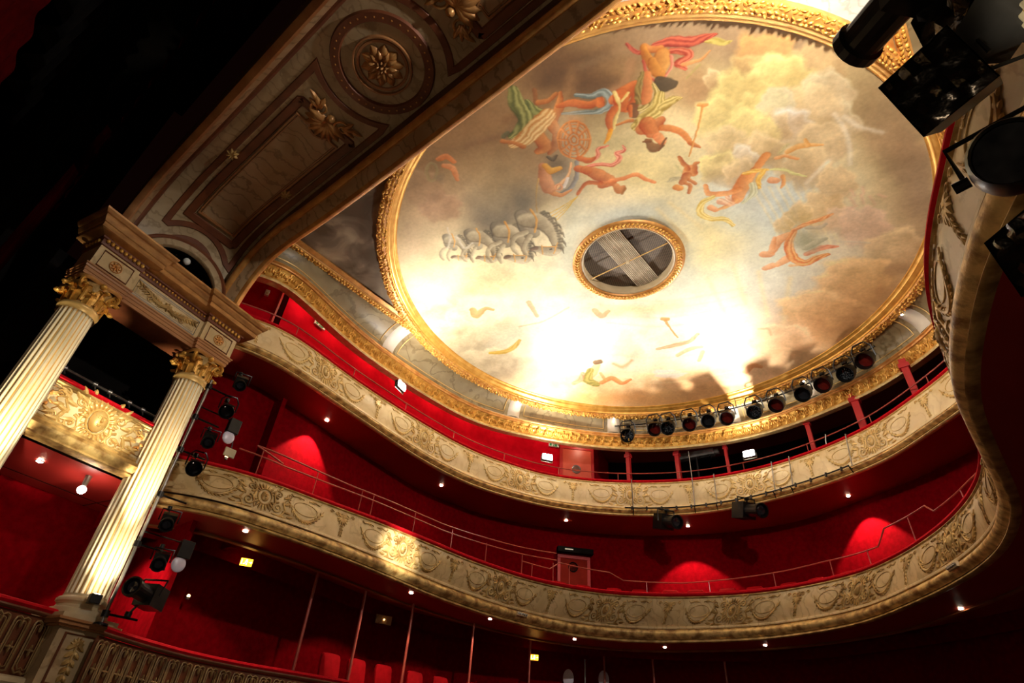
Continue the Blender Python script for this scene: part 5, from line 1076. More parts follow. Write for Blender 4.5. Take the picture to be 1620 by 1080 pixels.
  ('S',[(-0.92,3.82),(-0.49,3.76),(-0.17,3.83)],[0.076,0.087,0.065],342,343,0.7,0),
  ('S',[(-0.48,4.32),(-0.23,4.03)],[0.065,0.075],344,345,0.7,0),
  ('S',[(1.44,3.88),(1.67,3.99),(1.64,4.25)],[0.049,0.069,0.04],346,347,0.6,0),
  ('S',[(-5.26,0.37),(-4.93,0.61),(-4.57,0.64),(-4.3,0.53)],[0.067,0.101,0.101,0.056],348,349,0.9,3),
  ('S',[(-4.47,-1.32),(-4.53,-1.1),(-4.19,-1.12),(-4.07,-0.94)],[0.103,0.144,0.072,0.052],350,351,0.8,0),
  ('S',[(-3.17,-0.51),(-3.25,-0.18),(-3.32,0.09)],[0.084,0.073,0.052],352,353,0.7,0),
  ('S',[(-1.94,0.88),(-1.91,1.21),(-1.66,1.15)],[0.084,0.105,0.063],354,345,0.7,0),
  ('S',[(0.48,5.36),(0.74,5.19),(0.93,5.34)],[0.096,0.107,0.064],355,356,0.8,0),
  ('S',[(-3.94,0.08),(-3.3,0.36),(-2.44,0.36)],[0.043,0.043,0.032],357,358,0.5,0),
  ('S',[(-2.69,3.1),(-2.51,3.39),(-2.15,3.3)],[0.069,0.103,0.069],359,360,0.6,0),
]

def vnoise(x, y, seed):
    def h(i, j):
        n = (i * 374761393 + j * 668265263 + seed * 974711) & 0x7fffffff
        n = ((n ^ (n >> 13)) * 1274126177) & 0x7fffffff
        return ((n ^ (n >> 16)) & 0xffff) / 65535.0
    xi = np.floor(x).astype(np.int64); yi = np.floor(y).astype(np.int64); xf = x - xi; yf = y - yi
    u = xf * xf * (3 - 2 * xf); v = yf * yf * (3 - 2 * yf)
    a = h(xi, yi); b = h(xi + 1, yi); c = h(xi, yi + 1); d = h(xi + 1, yi + 1)
    return (a * (1 - u) + b * u) * (1 - v) + (c * (1 - u) + d * u) * v
def fbm(x, y, seed, oct=5):
    s = 0; a = .5; t = 0
    for k in range(oct):
        s = s + a * vnoise(x, y, seed + k * 7); t += a; x = x * 2.03 + 5.1; y = y * 2.03 + 1.7; a *= .5
    return s / t
NG = 840; RP = 6.04
gx = np.linspace(-RP, RP, NG); GX, GY = np.meshgrid(gx, gx)
wx = GX + .34 * (fbm(GX * .9, GY * .9, 3, 4) - .5) * 2; wy = GY + .34 * (fbm(GX * .9 + 9, GY * .9, 11, 4) - .5) * 2
fx = GX + .05 * (fbm(GX * 5, GY * 5, 21, 3) - .5) * 2; fy = GY + .05 * (fbm(GX * 5 + 4, GY * 5, 31, 3) - .5) * 2
ex = GX + .014 * (fbm(GX * 12, GY * 12, 41, 2) - .5) * 2; ey = GY + .014 * (fbm(GX * 12 + 4, GY * 12, 51, 2) - .5) * 2
IMG = np.zeros((NG, NG, 3), np.float32); IMG[:] = (.74, .64, .42)
CL = fbm(wx * 1.1, wy * 1.1, 77, 6); CL2 = fbm(fx * 3.2, fy * 3.2, 91, 5)
def win(cx, cy, r):
    i0 = max(0, int((cy - r + RP) / (2 * RP) * (NG - 1))); i1 = min(NG, int((cy + r + RP) / (2 * RP) * (NG - 1)) + 2)
    j0 = max(0, int((cx - r + RP) / (2 * RP) * (NG - 1))); j1 = min(NG, int((cx + r + RP) / (2 * RP) * (NG - 1)) + 2)
    return slice(i0, i1), slice(j0, j1)
def blend(sl, col, a):
    IMG[sl] = IMG[sl] * (1 - a[..., None]) + col * a[..., None]
def cat_pts(P):
    return catmull(P, 6) if len(P) > 2 else np.array(P, float)
first_puff = True
for op in PAINT:
    if op[0] in 'BC':
        _, cx, cy, ux, uy, vx, vy = op[:7]; R = (math.hypot(ux, uy) + math.hypot(vx, vy)) * 1.5
        sl = win(cx, cy, R); det = ux * vy - uy * vx
        X = (wx if op[0] == 'B' else fx * .7 + wx * .3)[sl] - cx; Y = (wy if op[0] == 'B' else fy * .7 + wy * .3)[sl] - cy
        a = (X * vy - Y * vx) / det; b = (-X * uy + Y * ux) / det; q = np.sqrt(a * a + b * b)
        if op[0] == 'B':
            al = op[8] * np.exp(-1.1 * q ** 2.6); blend(sl, np.array(PALETTE[op[7]], np.float32), al)
        else:
            ang = np.arctan2(b, a); lob = .07 * np.sin(ang * 5 + cx * 3) + .05 * np.sin(ang * 9 + cy * 5) + .40 * (CL2[sl] - .5)
            d = 1 + lob - q; al = op[9] * np.clip(d / .20, 0, 1) * np.clip(1.25 - .35 * (b > .3) * q, 0, 1)
            lit = np.clip(.52 - .42 * b - .25 * a + .9 * (CL2[sl] - .5), 0, 1); rim = .6 * np.exp(-((d - .14) / .12) ** 2) * np.clip(.5 - .6 * b, 0, 1)
            t = np.clip(lit * .75 + rim * .8, 0, 1)[..., None]
            col = np.array(PALETTE[op[8]], np.float32) * (1 - t) + np.array(PALETTE[op[7]], np.float32) * t
            fade = np.clip(1.2 - np.clip(b, 0, 1) * .8, 0, 1)
            blend(sl, col, al * fade)
    else:
        _, P, W, dk, lt, al0, folds = op; P = cat_pts(P); n = len(P)
        Wd = np.interp(np.linspace(0, 1, n), np.linspace(0, 1, len(W)), W) if len(W) > 1 else np.full(n, W[0])
        c0 = (P.min(0) + P.max(0)) / 2; R = float(np.abs(P - c0).max()) + Wd.max() * (2.2 if al0 < .66 else 1) + .06
        sl = win(c0[0], c0[1], R); X = ex[sl]; Y = ey[sl]; best = np.full(X.shape, 1e9); side = np.zeros(X.shape); par = np.zeros(X.shape)
        for i in range(n - 1):
            ax, ay = P[i]; bx_, by_ = P[i + 1]; dx, dy = bx_ - ax, by_ - ay; L2 = dx * dx + dy * dy + 1e-12
            t = np.clip(((X - ax) * dx + (Y - ay) * dy) / L2, 0, 1); qx = X - ax - t * dx; qy = Y - ay - t * dy
            w = Wd[i] * (1 - t) + Wd[i + 1] * t; d = np.sqrt(qx * qx + qy * qy) / w
            m = d < best; best = np.where(m, d, best); side = np.where(m, (qx * dy - qy * dx) / np.sqrt(L2) / w, side); par = np.where(m, (i + t) / (n - 1), par)
        wm = float(Wd.mean()); soft = min(.6, .02 / wm + .08)
        a = al0 * np.clip((1 - best) / soft + .2, 0, 1)
        if al0 < .66: a = al0 * np.exp(-1.6 * np.clip(best, 0, 9) ** 2) * 1.1
        # painters' modelling: warm light on the upper left of each form
        ang = side * .8
        if folds:
            s = .5 + .5 * np.sin(side * folds * 1.7 + par * 7 * np.sin(par * 4) + 7 * (CL2[sl] - .5) + side * side * 3); t = np.clip(s * .62 + .24 + .25 * ang, 0, 1)
        else:
            t = np.clip(.5 + .5 * ang + .5 * (CL2[sl] - .5), 0, 1)
        t = np.clip(t - .35 * np.clip((best - .72) / .28, 0, 1), 0, 1)[..., None]
        blend(sl, np.array(PALETTE[dk], np.float32) * (1 - t) + np.array(PALETTE[lt], np.float32) * t, a)
IMG *= (1 + .40 * (CL - .5) + .24 * (CL2 - .5))[..., None]
lum = IMG.mean(2, keepdims=True)
IMG = lum + (IMG - lum) * 1.22                      # richer oils
IMG = np.clip(IMG, 0.01, 1) ** 1.25 * (1 - (1 - np.array((1.04, .97, .80), np.float32)) * np.clip(1.35 - 1.6 * lum, 0, 1))
IMG = np.clip(IMG, 0, .92)
del wx, wy, fx, fy, ex, ey
r2 = GX ** 2 + GY ** 2; h2 = (GX + .30) ** 2 + (GY + .14) ** 2
keep = (r2 < 6.035 ** 2) & (h2 > 1.36 ** 2)
Z = 9.88 + .62 * (1 - r2 / 36.0) / (1 - (1.39 / 6) ** 2)
qk = keep[:-1, :-1] & keep[1:, :-1] & keep[:-1, 1:] & keep[1:, 1:]
used = np.zeros_like(keep); used[:-1, :-1] |= qk; used[1:, :-1] |= qk; used[:-1, 1:] |= qk; used[1:, 1:] |= qk
idx = np.full(keep.shape, -1, np.int64); idx[used] = np.arange(used.sum())
co = np.stack([GX[used], GY[used], Z[used]], 1).astype(np.float32)
ii, jj = np.nonzero(qk)
fc = np.stack([idx[ii, jj], idx[ii + 1, jj], idx[ii + 1, jj + 1], idx[ii, jj + 1]], 1).astype(np.int32)
me = bpy.data.meshes.new('ceiling_painting'); nv = len(co); nf = len(fc)
me.vertices.add(nv); me.vertices.foreach_set('co', co.ravel())
me.loops.add(nf * 4); me.loops.foreach_set('vertex_index', fc.ravel())
me.polygons.add(nf); me.polygons.foreach_set('loop_start', np.arange(0, nf * 4, 4, dtype=np.int32))
me.update(); me.validate()
me.polygons.foreach_set('use_smooth', np.ones(len(me.polygons), bool))
ca = me.color_attributes.new('paint', 'FLOAT_COLOR', 'POINT')
ca.data.foreach_set('color', np.concatenate([IMG[used], np.ones((nv, 1), np.float32)], 1).astype(np.float32).ravel())
def paint_mat():
    m, nt, b = new_mat('oil_painted_ceiling'); L = nt.links
    a = nt.nodes.new('ShaderNodeVertexColor'); a.layer_name = 'paint'
    n = nt.nodes.new('ShaderNodeTexNoise'); n.inputs['Scale'].default_value = 14; n.inputs['Detail'].default_value = 6
    tc = nt.nodes.new('ShaderNodeTexCoord'); L.new(tc.outputs['Object'], n.inputs['Vector'])
    r = nt.nodes.new('ShaderNodeMapRange'); r.inputs['From Min'].default_value = .3; r.inputs['From Max'].default_value = .7; r.inputs['To Min'].default_value = .92; r.inputs['To Max'].default_value = 1.08
    L.new(n.outputs['Fac'], r.inputs['Value'])
    mx = nt.nodes.new('ShaderNodeVectorMath'); mx.operation = 'SCALE'
    L.new(a.outputs['Color'], mx.inputs[0]); L.new(r.outputs[0], mx.inputs['Scale']); L.new(mx.outputs[0], b.inputs['Base Color'])
    b.inputs['Roughness'].default_value = .6; b.inputs['Specular IOR Level'].default_value = .3
    return m
me.materials.append(paint_mat())
o = bpy.data.objects.new('ceiling_painting', me); COL.objects.link(o)
tag(o, 'vast round ceiling painting of clouds, flying figures and horses inside the gilded ring', 'painting')

# ---------------------------------------------------------------- proscenium arch soffit
ZF = 6.70
ARCH_L = [(-6.12, ZF), (-6.10, 7.15), (-6.02, 7.6), (-5.82, 8.0), (-5.5, 8.32), (-5.05, 8.52), (-4.5, 8.60), (-3.5, 8.62), (-1.5, 8.62), (0.0, 8.62)]
ARCH = smooth(resample(catmull(ARCH_L + [(-x, z) for x, z in ARCH_L[-2::-1]]), 400), .12)
AD = np.r_[0, np.cumsum(np.hypot(*np.diff(ARCH, axis=0).T))]; ALEN = float(AD[-1])
AN = normals(ARCH)        # points to the inside of the arch (down / towards the middle)
def arch_pt(s, y, off=0.0):
    s = min(max(s, 0.0), ALEN)
    x = np.interp(s, AD, ARCH[:, 0]); z = np.interp(s, AD, ARCH[:, 1]); nx = np.interp(s, AD, AN[:, 0]); nz = np.interp(s, AD, AN[:, 1])
    return (float(x + nx * off), float(y), float(z + nz * off))

def arch_strip(mb, path, w, h=.02, close=False, base=0.0):
    """a raised band on the soffit following (s, y) points"""
    P = [np.array(p, float) for p in path]; n = len(P); L = []; R = []
    for i in range(n):
        a = P[(i - 1) % n] if (close or i > 0) else P[i]; b = P[(i + 1) % n] if (close or i < n - 1) else P[i]
        d1 = P[i] - a; d2 = b - P[i]
        d1 = d1 / np.hypot(*d1) if np.hypot(*d1) > 1e-9 else None; d2 = d2 / np.hypot(*d2) if np.hypot(*d2) > 1e-9 else None
        if d1 is None: d1 = d2
        if d2 is None: d2 = d1
        t = d1 + d2; t = t / np.hypot(*t); nn = np.array([-t[1], t[0]]); c = max(.35, abs(float(np.dot(nn, np.array([-d1[1], d1[0]])))))
        L.append(P[i] + nn * w / 2 / c); R.append(P[i] - nn * w / 2 / c)
    rows = []
    for l, r in zip(L, R):
        q = r + (l - r) * .12; q2 = r + (l - r) * .88
        rows.append([arch_pt(r[0], r[1], base), arch_pt(q[0], q[1], base + h), arch_pt(q2[0], q2[1], base + h), arch_pt(l[0], l[1], base)])
    mb.grid(rows, close_u=close)
def dense(path, k=8, close=False):
    o = []; n = len(path)
    for i in range(n if close else n - 1):
        a, b = path[i], path[(i + 1) % n]
        o += [(a[0] + (b[0] - a[0]) * j / k, a[1] + (b[1] - a[1]) * j / k) for j in range(k)]
    if not close: o.append(path[-1])
    return o
def arc(cs, cy, rs, ry, a0, a1, n=14):
    return [(cs + rs * math.cos(math.radians(a0 + (a1 - a0) * k / n)), cy + ry * math.sin(math.radians(a0 + (a1 - a0) * k / n))) for k in range(n + 1)]
soff = thing('proscenium_soffit', 'dim marble-painted arch soffit with framed panel and rosette, spanning above the stage front', 'ceiling panel')
LC = (.05, -7.72)
mb = MB(); SN = 150; YN = 24
rows = [[arch_pt(ALEN * i / SN, -8.80 + 2.05 * j / YN) for j in range(YN + 1)] for i in range(SN + 1)]
b0 = 0; mb.grid(rows)
def in_lun(i, j):
    s = ALEN * (i + .5) / SN; y = -8.80 + 2.05 * (j + .5) / YN
    return s < 1.05 and ((s - LC[0]) / 1.0) ** 2 + ((y - LC[1]) / .74) ** 2 < 1
mb.f = [f for k, f in enumerate(mb.f) if not in_lun(k // YN, k % YN)]
mb.build('marble_ground', 'marble_grey', soff)
br = MB()
arch_strip(br, arc(LC[0], LC[1], 1.34, .80, -80, 80, 24), .11)
OUT = [(1.44, -8.36)] + arc(LC[0], LC[1], 1.62, 1.08, -32, 37, 12)[::1] + [(1.29, -6.96), (2.0, -6.98)]
OUT = dense(OUT, 3) + dense([(2.0, -6.98), (6.05, -6.95)], 14) + arc(6.97, -7.69, 1.06, 1.06, 138, 218, 12) + dense([(5.95, -8.34), (1.44, -8.36)], 18)[:-1]
arch_strip(br, OUT, .12, .025, True)
arch_strip(br, [(14.715 * 0 + 6.97 + (6.97 - p[0]), p[1]) for p in OUT], .12, .025, True)
MIDF = dense([(1.80, -8.14), (1.72, -7.16)], 6) + dense([(1.72, -7.16), (5.45, -7.10)], 16) + dense([(5.45, -7.10), (5.45, -8.14)], 8) + dense([(5.45, -8.14), (1.80, -8.14)], 16)[:-1]
arch_strip(br, MIDF, .16, .03, True)
arch_strip(br, [(13.94 - p[0], p[1]) for p in MIDF], .16, .03, True)
arch_strip(br, arc(6.97, -7.69, .73, .73, 0, 354, 60), .17, .05, True)
br.build('brown_painted_bands', 'brown_band', soff)
gl = MB()
INN = dense([(1.95, -8.02), (1.92, -7.27)], 6) + dense([(1.92, -7.27), (5.2, -7.22)], 16) + [(5.2, -7.4)] + arc(5.30, -7.62, .2, .2, 110, 250, 8) + [(5.2, -7.82)] + dense([(5.2, -8.04), (1.95, -8.02)], 16)[:-1]
for q in (0, 1):
    f = (lambda p: p) if q == 0 else (lambda p: (13.94 - p[0], p[1]))
    arch_strip(gl, [f(p) for p in INN], .035, .05, True)
    arch_strip(gl, [f((p[0] * .985 + .05, (p[1] + 7.63) * .9 - 7.63)) for p in INN], .018, .04, True)
arch_strip(gl, arc(6.97, -7.69, .45, .45, 0, 354, 60), .03, .06, True)
arch_strip(gl, arc(6.97, -7.69, .38, .38, 0, 354, 60), .05, .03, True)
gl.build('raised_frame_lines', 'wood', soff)
pn = MB()
for q in (0, 1):
    rows = []
    for i in range(25):
        s = 1.97 + (5.17 - 1.97) * i / 24; s = s if q == 0 else 13.94 - s
        rows.append([arch_pt(s, -8.0 + .76 * j / 6, .012) for j in range(7)])
    pn = MB().grid(rows)
    pn.build('veined_marble_panel', 'marble_dk', soff)
ro = MB(); mp = lambda a, b, off: Vector(arch_pt(6.97 + a, -7.69 + b, off + .01))
for k in range(10):
    an = 2 * math.pi * k / 10; o_leaf(ro, mp, .10 * math.cos(an), .10 * math.sin(an), an, .24, .17, .06, .05)
for k in range(10):
    an = 2 * math.pi * (k + .5) / 10; o_leaf(ro, mp, .07 * math.cos(an), .07 * math.sin(an), an, .19, .12, .09)
for k in range(8):
    an = 2 * math.pi * k / 8; o_leaf(ro, mp, .03 * math.cos(an), .03 * math.sin(an), an, .08, .05, .11)
o_dot(ro, mp, 0, 0, .035, .13)
ro.build('rosette', 'gilt_brown', soff)
for k in range(36):
    dots = MB()
    an = 2 * math.pi * k / 36; mpd = lambda a, b, off: Vector(arch_pt(6.97 + a, -7.69 + b, off + .04)); o_dot(dots, mpd, .73 * math.cos(an), .73 * math.sin(an), .022, .015)
    dots.build('ring_bead', 'gold_orange', soff)
for s0, fl in ((5.52, 1), (13.94 - 5.52, -1)):
    sh = MB(); mp = lambda a, b, off, s0=s0: Vector(arch_pt(s0 + a * 1.15, -7.62 + b * 1.15, off + .02))
    for k in range(9):
        an = math.pi * (.5 + (k) / 8) if fl > 0 else math.pi * (-.5 + k / 8)
        o_leaf(sh, mp, -.05 * fl, 0, an, .32, .15, .09)
    for q in (-1, 1):
        o_spiral(sh, mp, .06 * fl, q * .20, .14, 1.5, math.pi * (.0 if fl < 0 else 1), 1 if q > 0 else 1, .028)
        for an in (.3, .9, 1.5): o_leaf(sh, mp, .06 * fl, q * .2, (q * an) if fl > 0 else math.pi - q * an, .2, .09, .06)
        o_leaf(sh, mp, .12 * fl, q * .28, q * 1.2, .2, .08, .05)
    o_dot(sh, mp, .05 * fl, 0, .07, .1)
    sh.build('carved_shell', 'gilt_brown', soff)
for y in (-7.05, -8.28):
    for s0 in (3.55,):
        sh = MB(); mp = lambda a, b, off, y=y, s0=s0: Vector(arch_pt(s0 + a, y + (.0 if y < -7.5 else -.12) + b * .7, off + .03))
        for k in range(8): o_leaf(sh, mp, 0, 0, 2 * math.pi * k / 8, .15, .06, .05)
        sh.build('small_carved_clasp', 'gold_old', soff)
# the two edge ribs of the arch
E1 = smooth(resample(catmull([(-5.62, ZF), (-5.66, 7.05), (-5.60, 7.35), (-5.40, 7.66), (-5.10, 7.90), (-4.75, 8.00), (-4.3, 8.02), (-3.4, 7.93), (-2.5, 7.88), (-1.2, 7.86), (0, 7.86), (1.2, 7.86), (2.5, 7.88), (3.4, 7.93), (4.3, 8.02), (4.75, 8.00), (5.10, 7.90), (5.40, 7.66), (5.60, 7.35), (5.66, 7.05), (5.62, ZF)]), 240), .06)
E1N = normals(E1)
def rib(name, label, prof_parts):
    t = thing(name, label, 'moulding')
    for nm, mt, prof in prof_parts:
        MB().grid([[(float(E1[i][0] - E1N[i][0] * o), y, float(E1[i][1] - E1N[i][1] * o)) for y, o in prof] for i in range(240)]).build(nm, mt, t)
rib('arch_rib', 'bright gilt and marble edge rib of the stage arch facing the auditorium', [
    ('outer_gilt_edge', 'gold_orange', [(-6.52, .6), (-6.52, .04), (-6.55, .0), (-6.60, -.01), (-6.64, .02), (-6.65, .05)]),
    ('marble_strip', 'marble_dk', [(-6.65, .05), (-6.70, .09), (-6.76, .16), (-6.80, .22)]),
    ('inner_gilt_edge', 'gold_orange', [(-6.80, .22), (-6.83, .20), (-6.88, .22), (-6.90, .26), (-6.90, .34)]),
    ('shadowed_return', 'brown_band', [(-6.90, .34), (-6.86, .40), (-6.86, .72), (-6.80, .80)])])  # return's dark brown colour stands in for the strip of shadow
rib('arch_rib', 'dim brown edge rib of the stage arch on the dark stage side', [
    ('outer_edge', 'wood', [(-8.98, .9), (-8.98, .10), (-8.94, .06), (-8.88, .05), (-8.84, .10)]),
    ('marble_strip', 'marble_dk', [(-8.84, .10), (-8.80, .16), (-8.76, .24)]),
    ('inner_edge', 'brown_band', [(-8.76, .24), (-8.72, .24), (-8.68, .32), (-8.68, .5), (-8.78, .66)])])
# dark lunette with its marble archivolt, above the entablature
lun = thing('lunette', 'black half-round opening with a marble surround above the column entablature', 'opening')
arcp = lambda r, x: [(x, -7.72 + r * math.cos(math.pi * k / 24), 6.98 + r * math.sin(math.pi * k / 24)) for k in range(25)]
def arcrows(rs): return [list(r) for r in zip(*[arcp(r, x) for r, x in rs])]
MB().grid(arcrows([(.70, -5.80), (.70, -5.72), (.715, -5.70), (.84, -5.70), (.87, -5.74), (.87, -6.3)])).build('archivolt', 'marble_grey', lun)
MB().grid(arcrows([(.71, -5.80), (.71, -7.1)])).build('dark_barrel', 'black', lun)
MB().grid(arcrows([(.87, -5.74), (.90, -5.71), (.94, -5.73), (.95, -6.3)])).build('brown_edge', 'brown_band', lun)
MB().add([(-7.2, -8.6, 6.6), (-7.2, -6.9, 6.6), (-7.2, -6.9, 8.0), (-7.2, -8.6, 8.0)], [(0, 1, 2, 3)]).grid([[(-7.2, -8.5, 7.85), (-6.1, -8.5, 7.85)], [(-7.2, -6.95, 7.85), (-6.1, -6.95, 7.85)]]).build('dark_back', 'black', lun)
g = thing('globe_lamp', 'small unlit glass globe hanging inside the black half-round opening', 'lamp', (-5.86, -7.69, 7.56))
MB().blob((0, 0, 0), (.07, .07, .07), 16, 10).build('globe', 'sign_white', g)
MB().tube([(0, 0, .07), (0, 0, .4)], .006, 5).build('stem', 'metal', g)

# ---------------------------------------------------------------- side frame: splayed line from stage to house
class Frame:
    def __init__(s, A, B):
        s.A = Vector(A); s.B = Vector(B); s.d = (s.B - s.A).normalized(); s.L = (s.B - s.A).length
        s.n = Vector((s.d.y, -s.d.x, 0)) if s.A.x < 0 else Vector((-s.d.y, s.d.x, 0))
    def pt(s, a, o, z): return s.A + s.d * a + s.n * o + Vector((0, 0, z))
SF = Frame((-5.22, -8.74, 0), (-5.66, -6.74, 0))      # column 1 (stage side) to column 2 (house side), far side
SN_ = Frame((5.70, -8.74, 0), (5.76, -6.80, 0))       # near side, mostly out of the frame
def column(fr, a, label):
    base = fr.pt(a, 0, 0); t = thing('fluted_column', label, 'column', (base.x, base.y, 1.30), 'fluted proscenium columns')
    R = Matrix.Rotation(math.atan2(fr.d.y, fr.d.x), 3, 'Z'); z0 = 1.30
    def flute(al):
        k = (al / (2 * math.pi) * 22) % 1.0
        return 1 - .085 * math.sin(math.pi * min(1, max(0, (k - .14) / .72))) ** .6 if .14 < k < .86 else 1
    prof = [(.272 - .034 * (k / 10) ** 1.5, 1.62 - z0 + (5.16 - 1.62) * k / 10) for k in range(11)]
    mb = MB(); mb.lathe(prof, 22 * 12, shape=flute)
    sh = mb.build('fluted_shaft', 'shaft', t)
    # gilded stripes lie in the flutes: a slimmer gilt drum shows only at their bottoms
    MB().lathe([(r * .925, z) for r, z in prof], 88).build('gilt_flute_beds', 'flute', t)
    MB().lathe([(.262, 5.13 - z0), (.262, 5.17 - z0), (.275, 5.19 - z0), (.285, 5.22 - z0), (.275, 5.25 - z0), (.24, 5.26 - z0)], 48).build('neck_ring', 'gold_line', t)
    MB().lathe([(.36, .06), (.365, .10), (.36, .14), (.315, .155), (.30, .19), (.31, .215), (.33, .23), (.33, .26), (.31, .285), (.28, .30), (.275, .33)], 48).box((0, 0, .03), (.76, .76, .06), R).build('base', 'stone', t)
    cp = MB().lathe([(.235, 5.25 - z0), (.23, 5.35 - z0), (.25, 5.5 - z0), (.32, 5.62 - z0)], 32).build('capital', 'gold_old', t)
    lv = MB()
    def acanthus(an, zb, h, w, curl):
        e = Vector((math.cos(an), math.sin(an), 0)); tt = Vector((-math.sin(an), math.cos(an), 0)); rows = []
        for i in range(8):
            q = i / 7; out = .245 + .03 * q + curl * max(0, q - .55) ** 1.4 * 2.3; z = zb + h * (math.sin(min(q, .86) / .86 * math.pi / 2)) - (h * .22 * max(0, q - .8) / .2)
            ww = w * (math.sin(math.pi * (.15 + .8 * q)) ** .7) * (1 + .16 * math.sin(q * 18)); row = []
            for j in (-1, -.6, -.2, 0, .2, .6, 1):
                row.append(e * (out + .02 * (1 - j * j) - .012 * (abs(j) == .6)) + tt * (ww * j * .5) + Vector((0, 0, z)))
            rows.append(row)
        lv.grid(rows)
        back = [[p - e * .018 for p in r] for r in rows]; lv.grid(back)
        lv.tube([r[3] + e * .008 for r in rows], [.012] * 7 + [.02], 5)
        lv.blob(rows[-1][3] + e * .01, (.045, .045, .025), 8, 5)
    for k in range(8): acanthus(2 * math.pi * k / 8, 5.25 - z0, .20, .17, .10)
    for k in range(8): acanthus(2 * math.pi * (k + .5) / 8, 5.30 - z0, .27, .16, .13)
    lv.build('acanthus_leaves', 'gold', cp)
    vo = MB(); rz = math.atan2(fr.d.y, fr.d.x)
    for k in range(4):
        an = rz + math.pi / 4 + k * math.pi / 2; e = Vector((math.cos(an), math.sin(an), 0)); pts = []
        for i in range(22):
            q = i / 21; r = .085 * (1 - .85 * q); al = math.pi * .5 + q * 2.6 * 2 * math.pi * .6
            pts.append(e * (.345 + r * math.cos(-al + math.pi)) + Vector((0, 0, 5.55 - z0 + r * math.sin(al))))
        vo.tube([e * .22 + Vector((0, 0, 5.42 - z0)), e * .28 + Vector((0, 0, 5.55 - z0))] + pts, [.015, .025] + [.03 - .018 * i / 21 for i in range(22)], 6)
        am = an + math.pi / 4; e2 = Vector((math.cos(am), math.sin(am), 0)); vo.blob(e2 * .31 + Vector((0, 0, 5.63 - z0)), (.055, .055, .05), 10, 6)
    vo.build('volutes', 'gold', cp)
    ab = MB(); n = 32; rows = []
    for z, g in ((5.62, .0), (5.64, .02), (5.67, .03), (5.69, .0)):
        row = []
        for k in range(n):
            al = 2 * math.pi * k / n; c = max(abs(math.cos(al)), abs(math.sin(al))); r = (.30 + .10 * (abs(math.sin(2 * al))) ** 3) + g
            row.append(Vector((r * math.cos(al + rz), r * math.sin(al + rz), z - z0)))
        rows.append(row)
    ab.grid(rows, close_v=True); ab.build('abacus', 'gold_orange', cp)
    return t
def thing_part(name, parent):
    o = bpy.data.objects.new(name, None); COL.objects.link(o); o.parent = parent; return o
column(SF, 0, 'tall ivory and gilt fluted column at the left edge of the picture')
column(SF, SF.L, 'tall ivory and gilt fluted column standing right of the small stage box')
column(SN_, SN_.L, 'brightly lit fluted column just touching the top right corner')

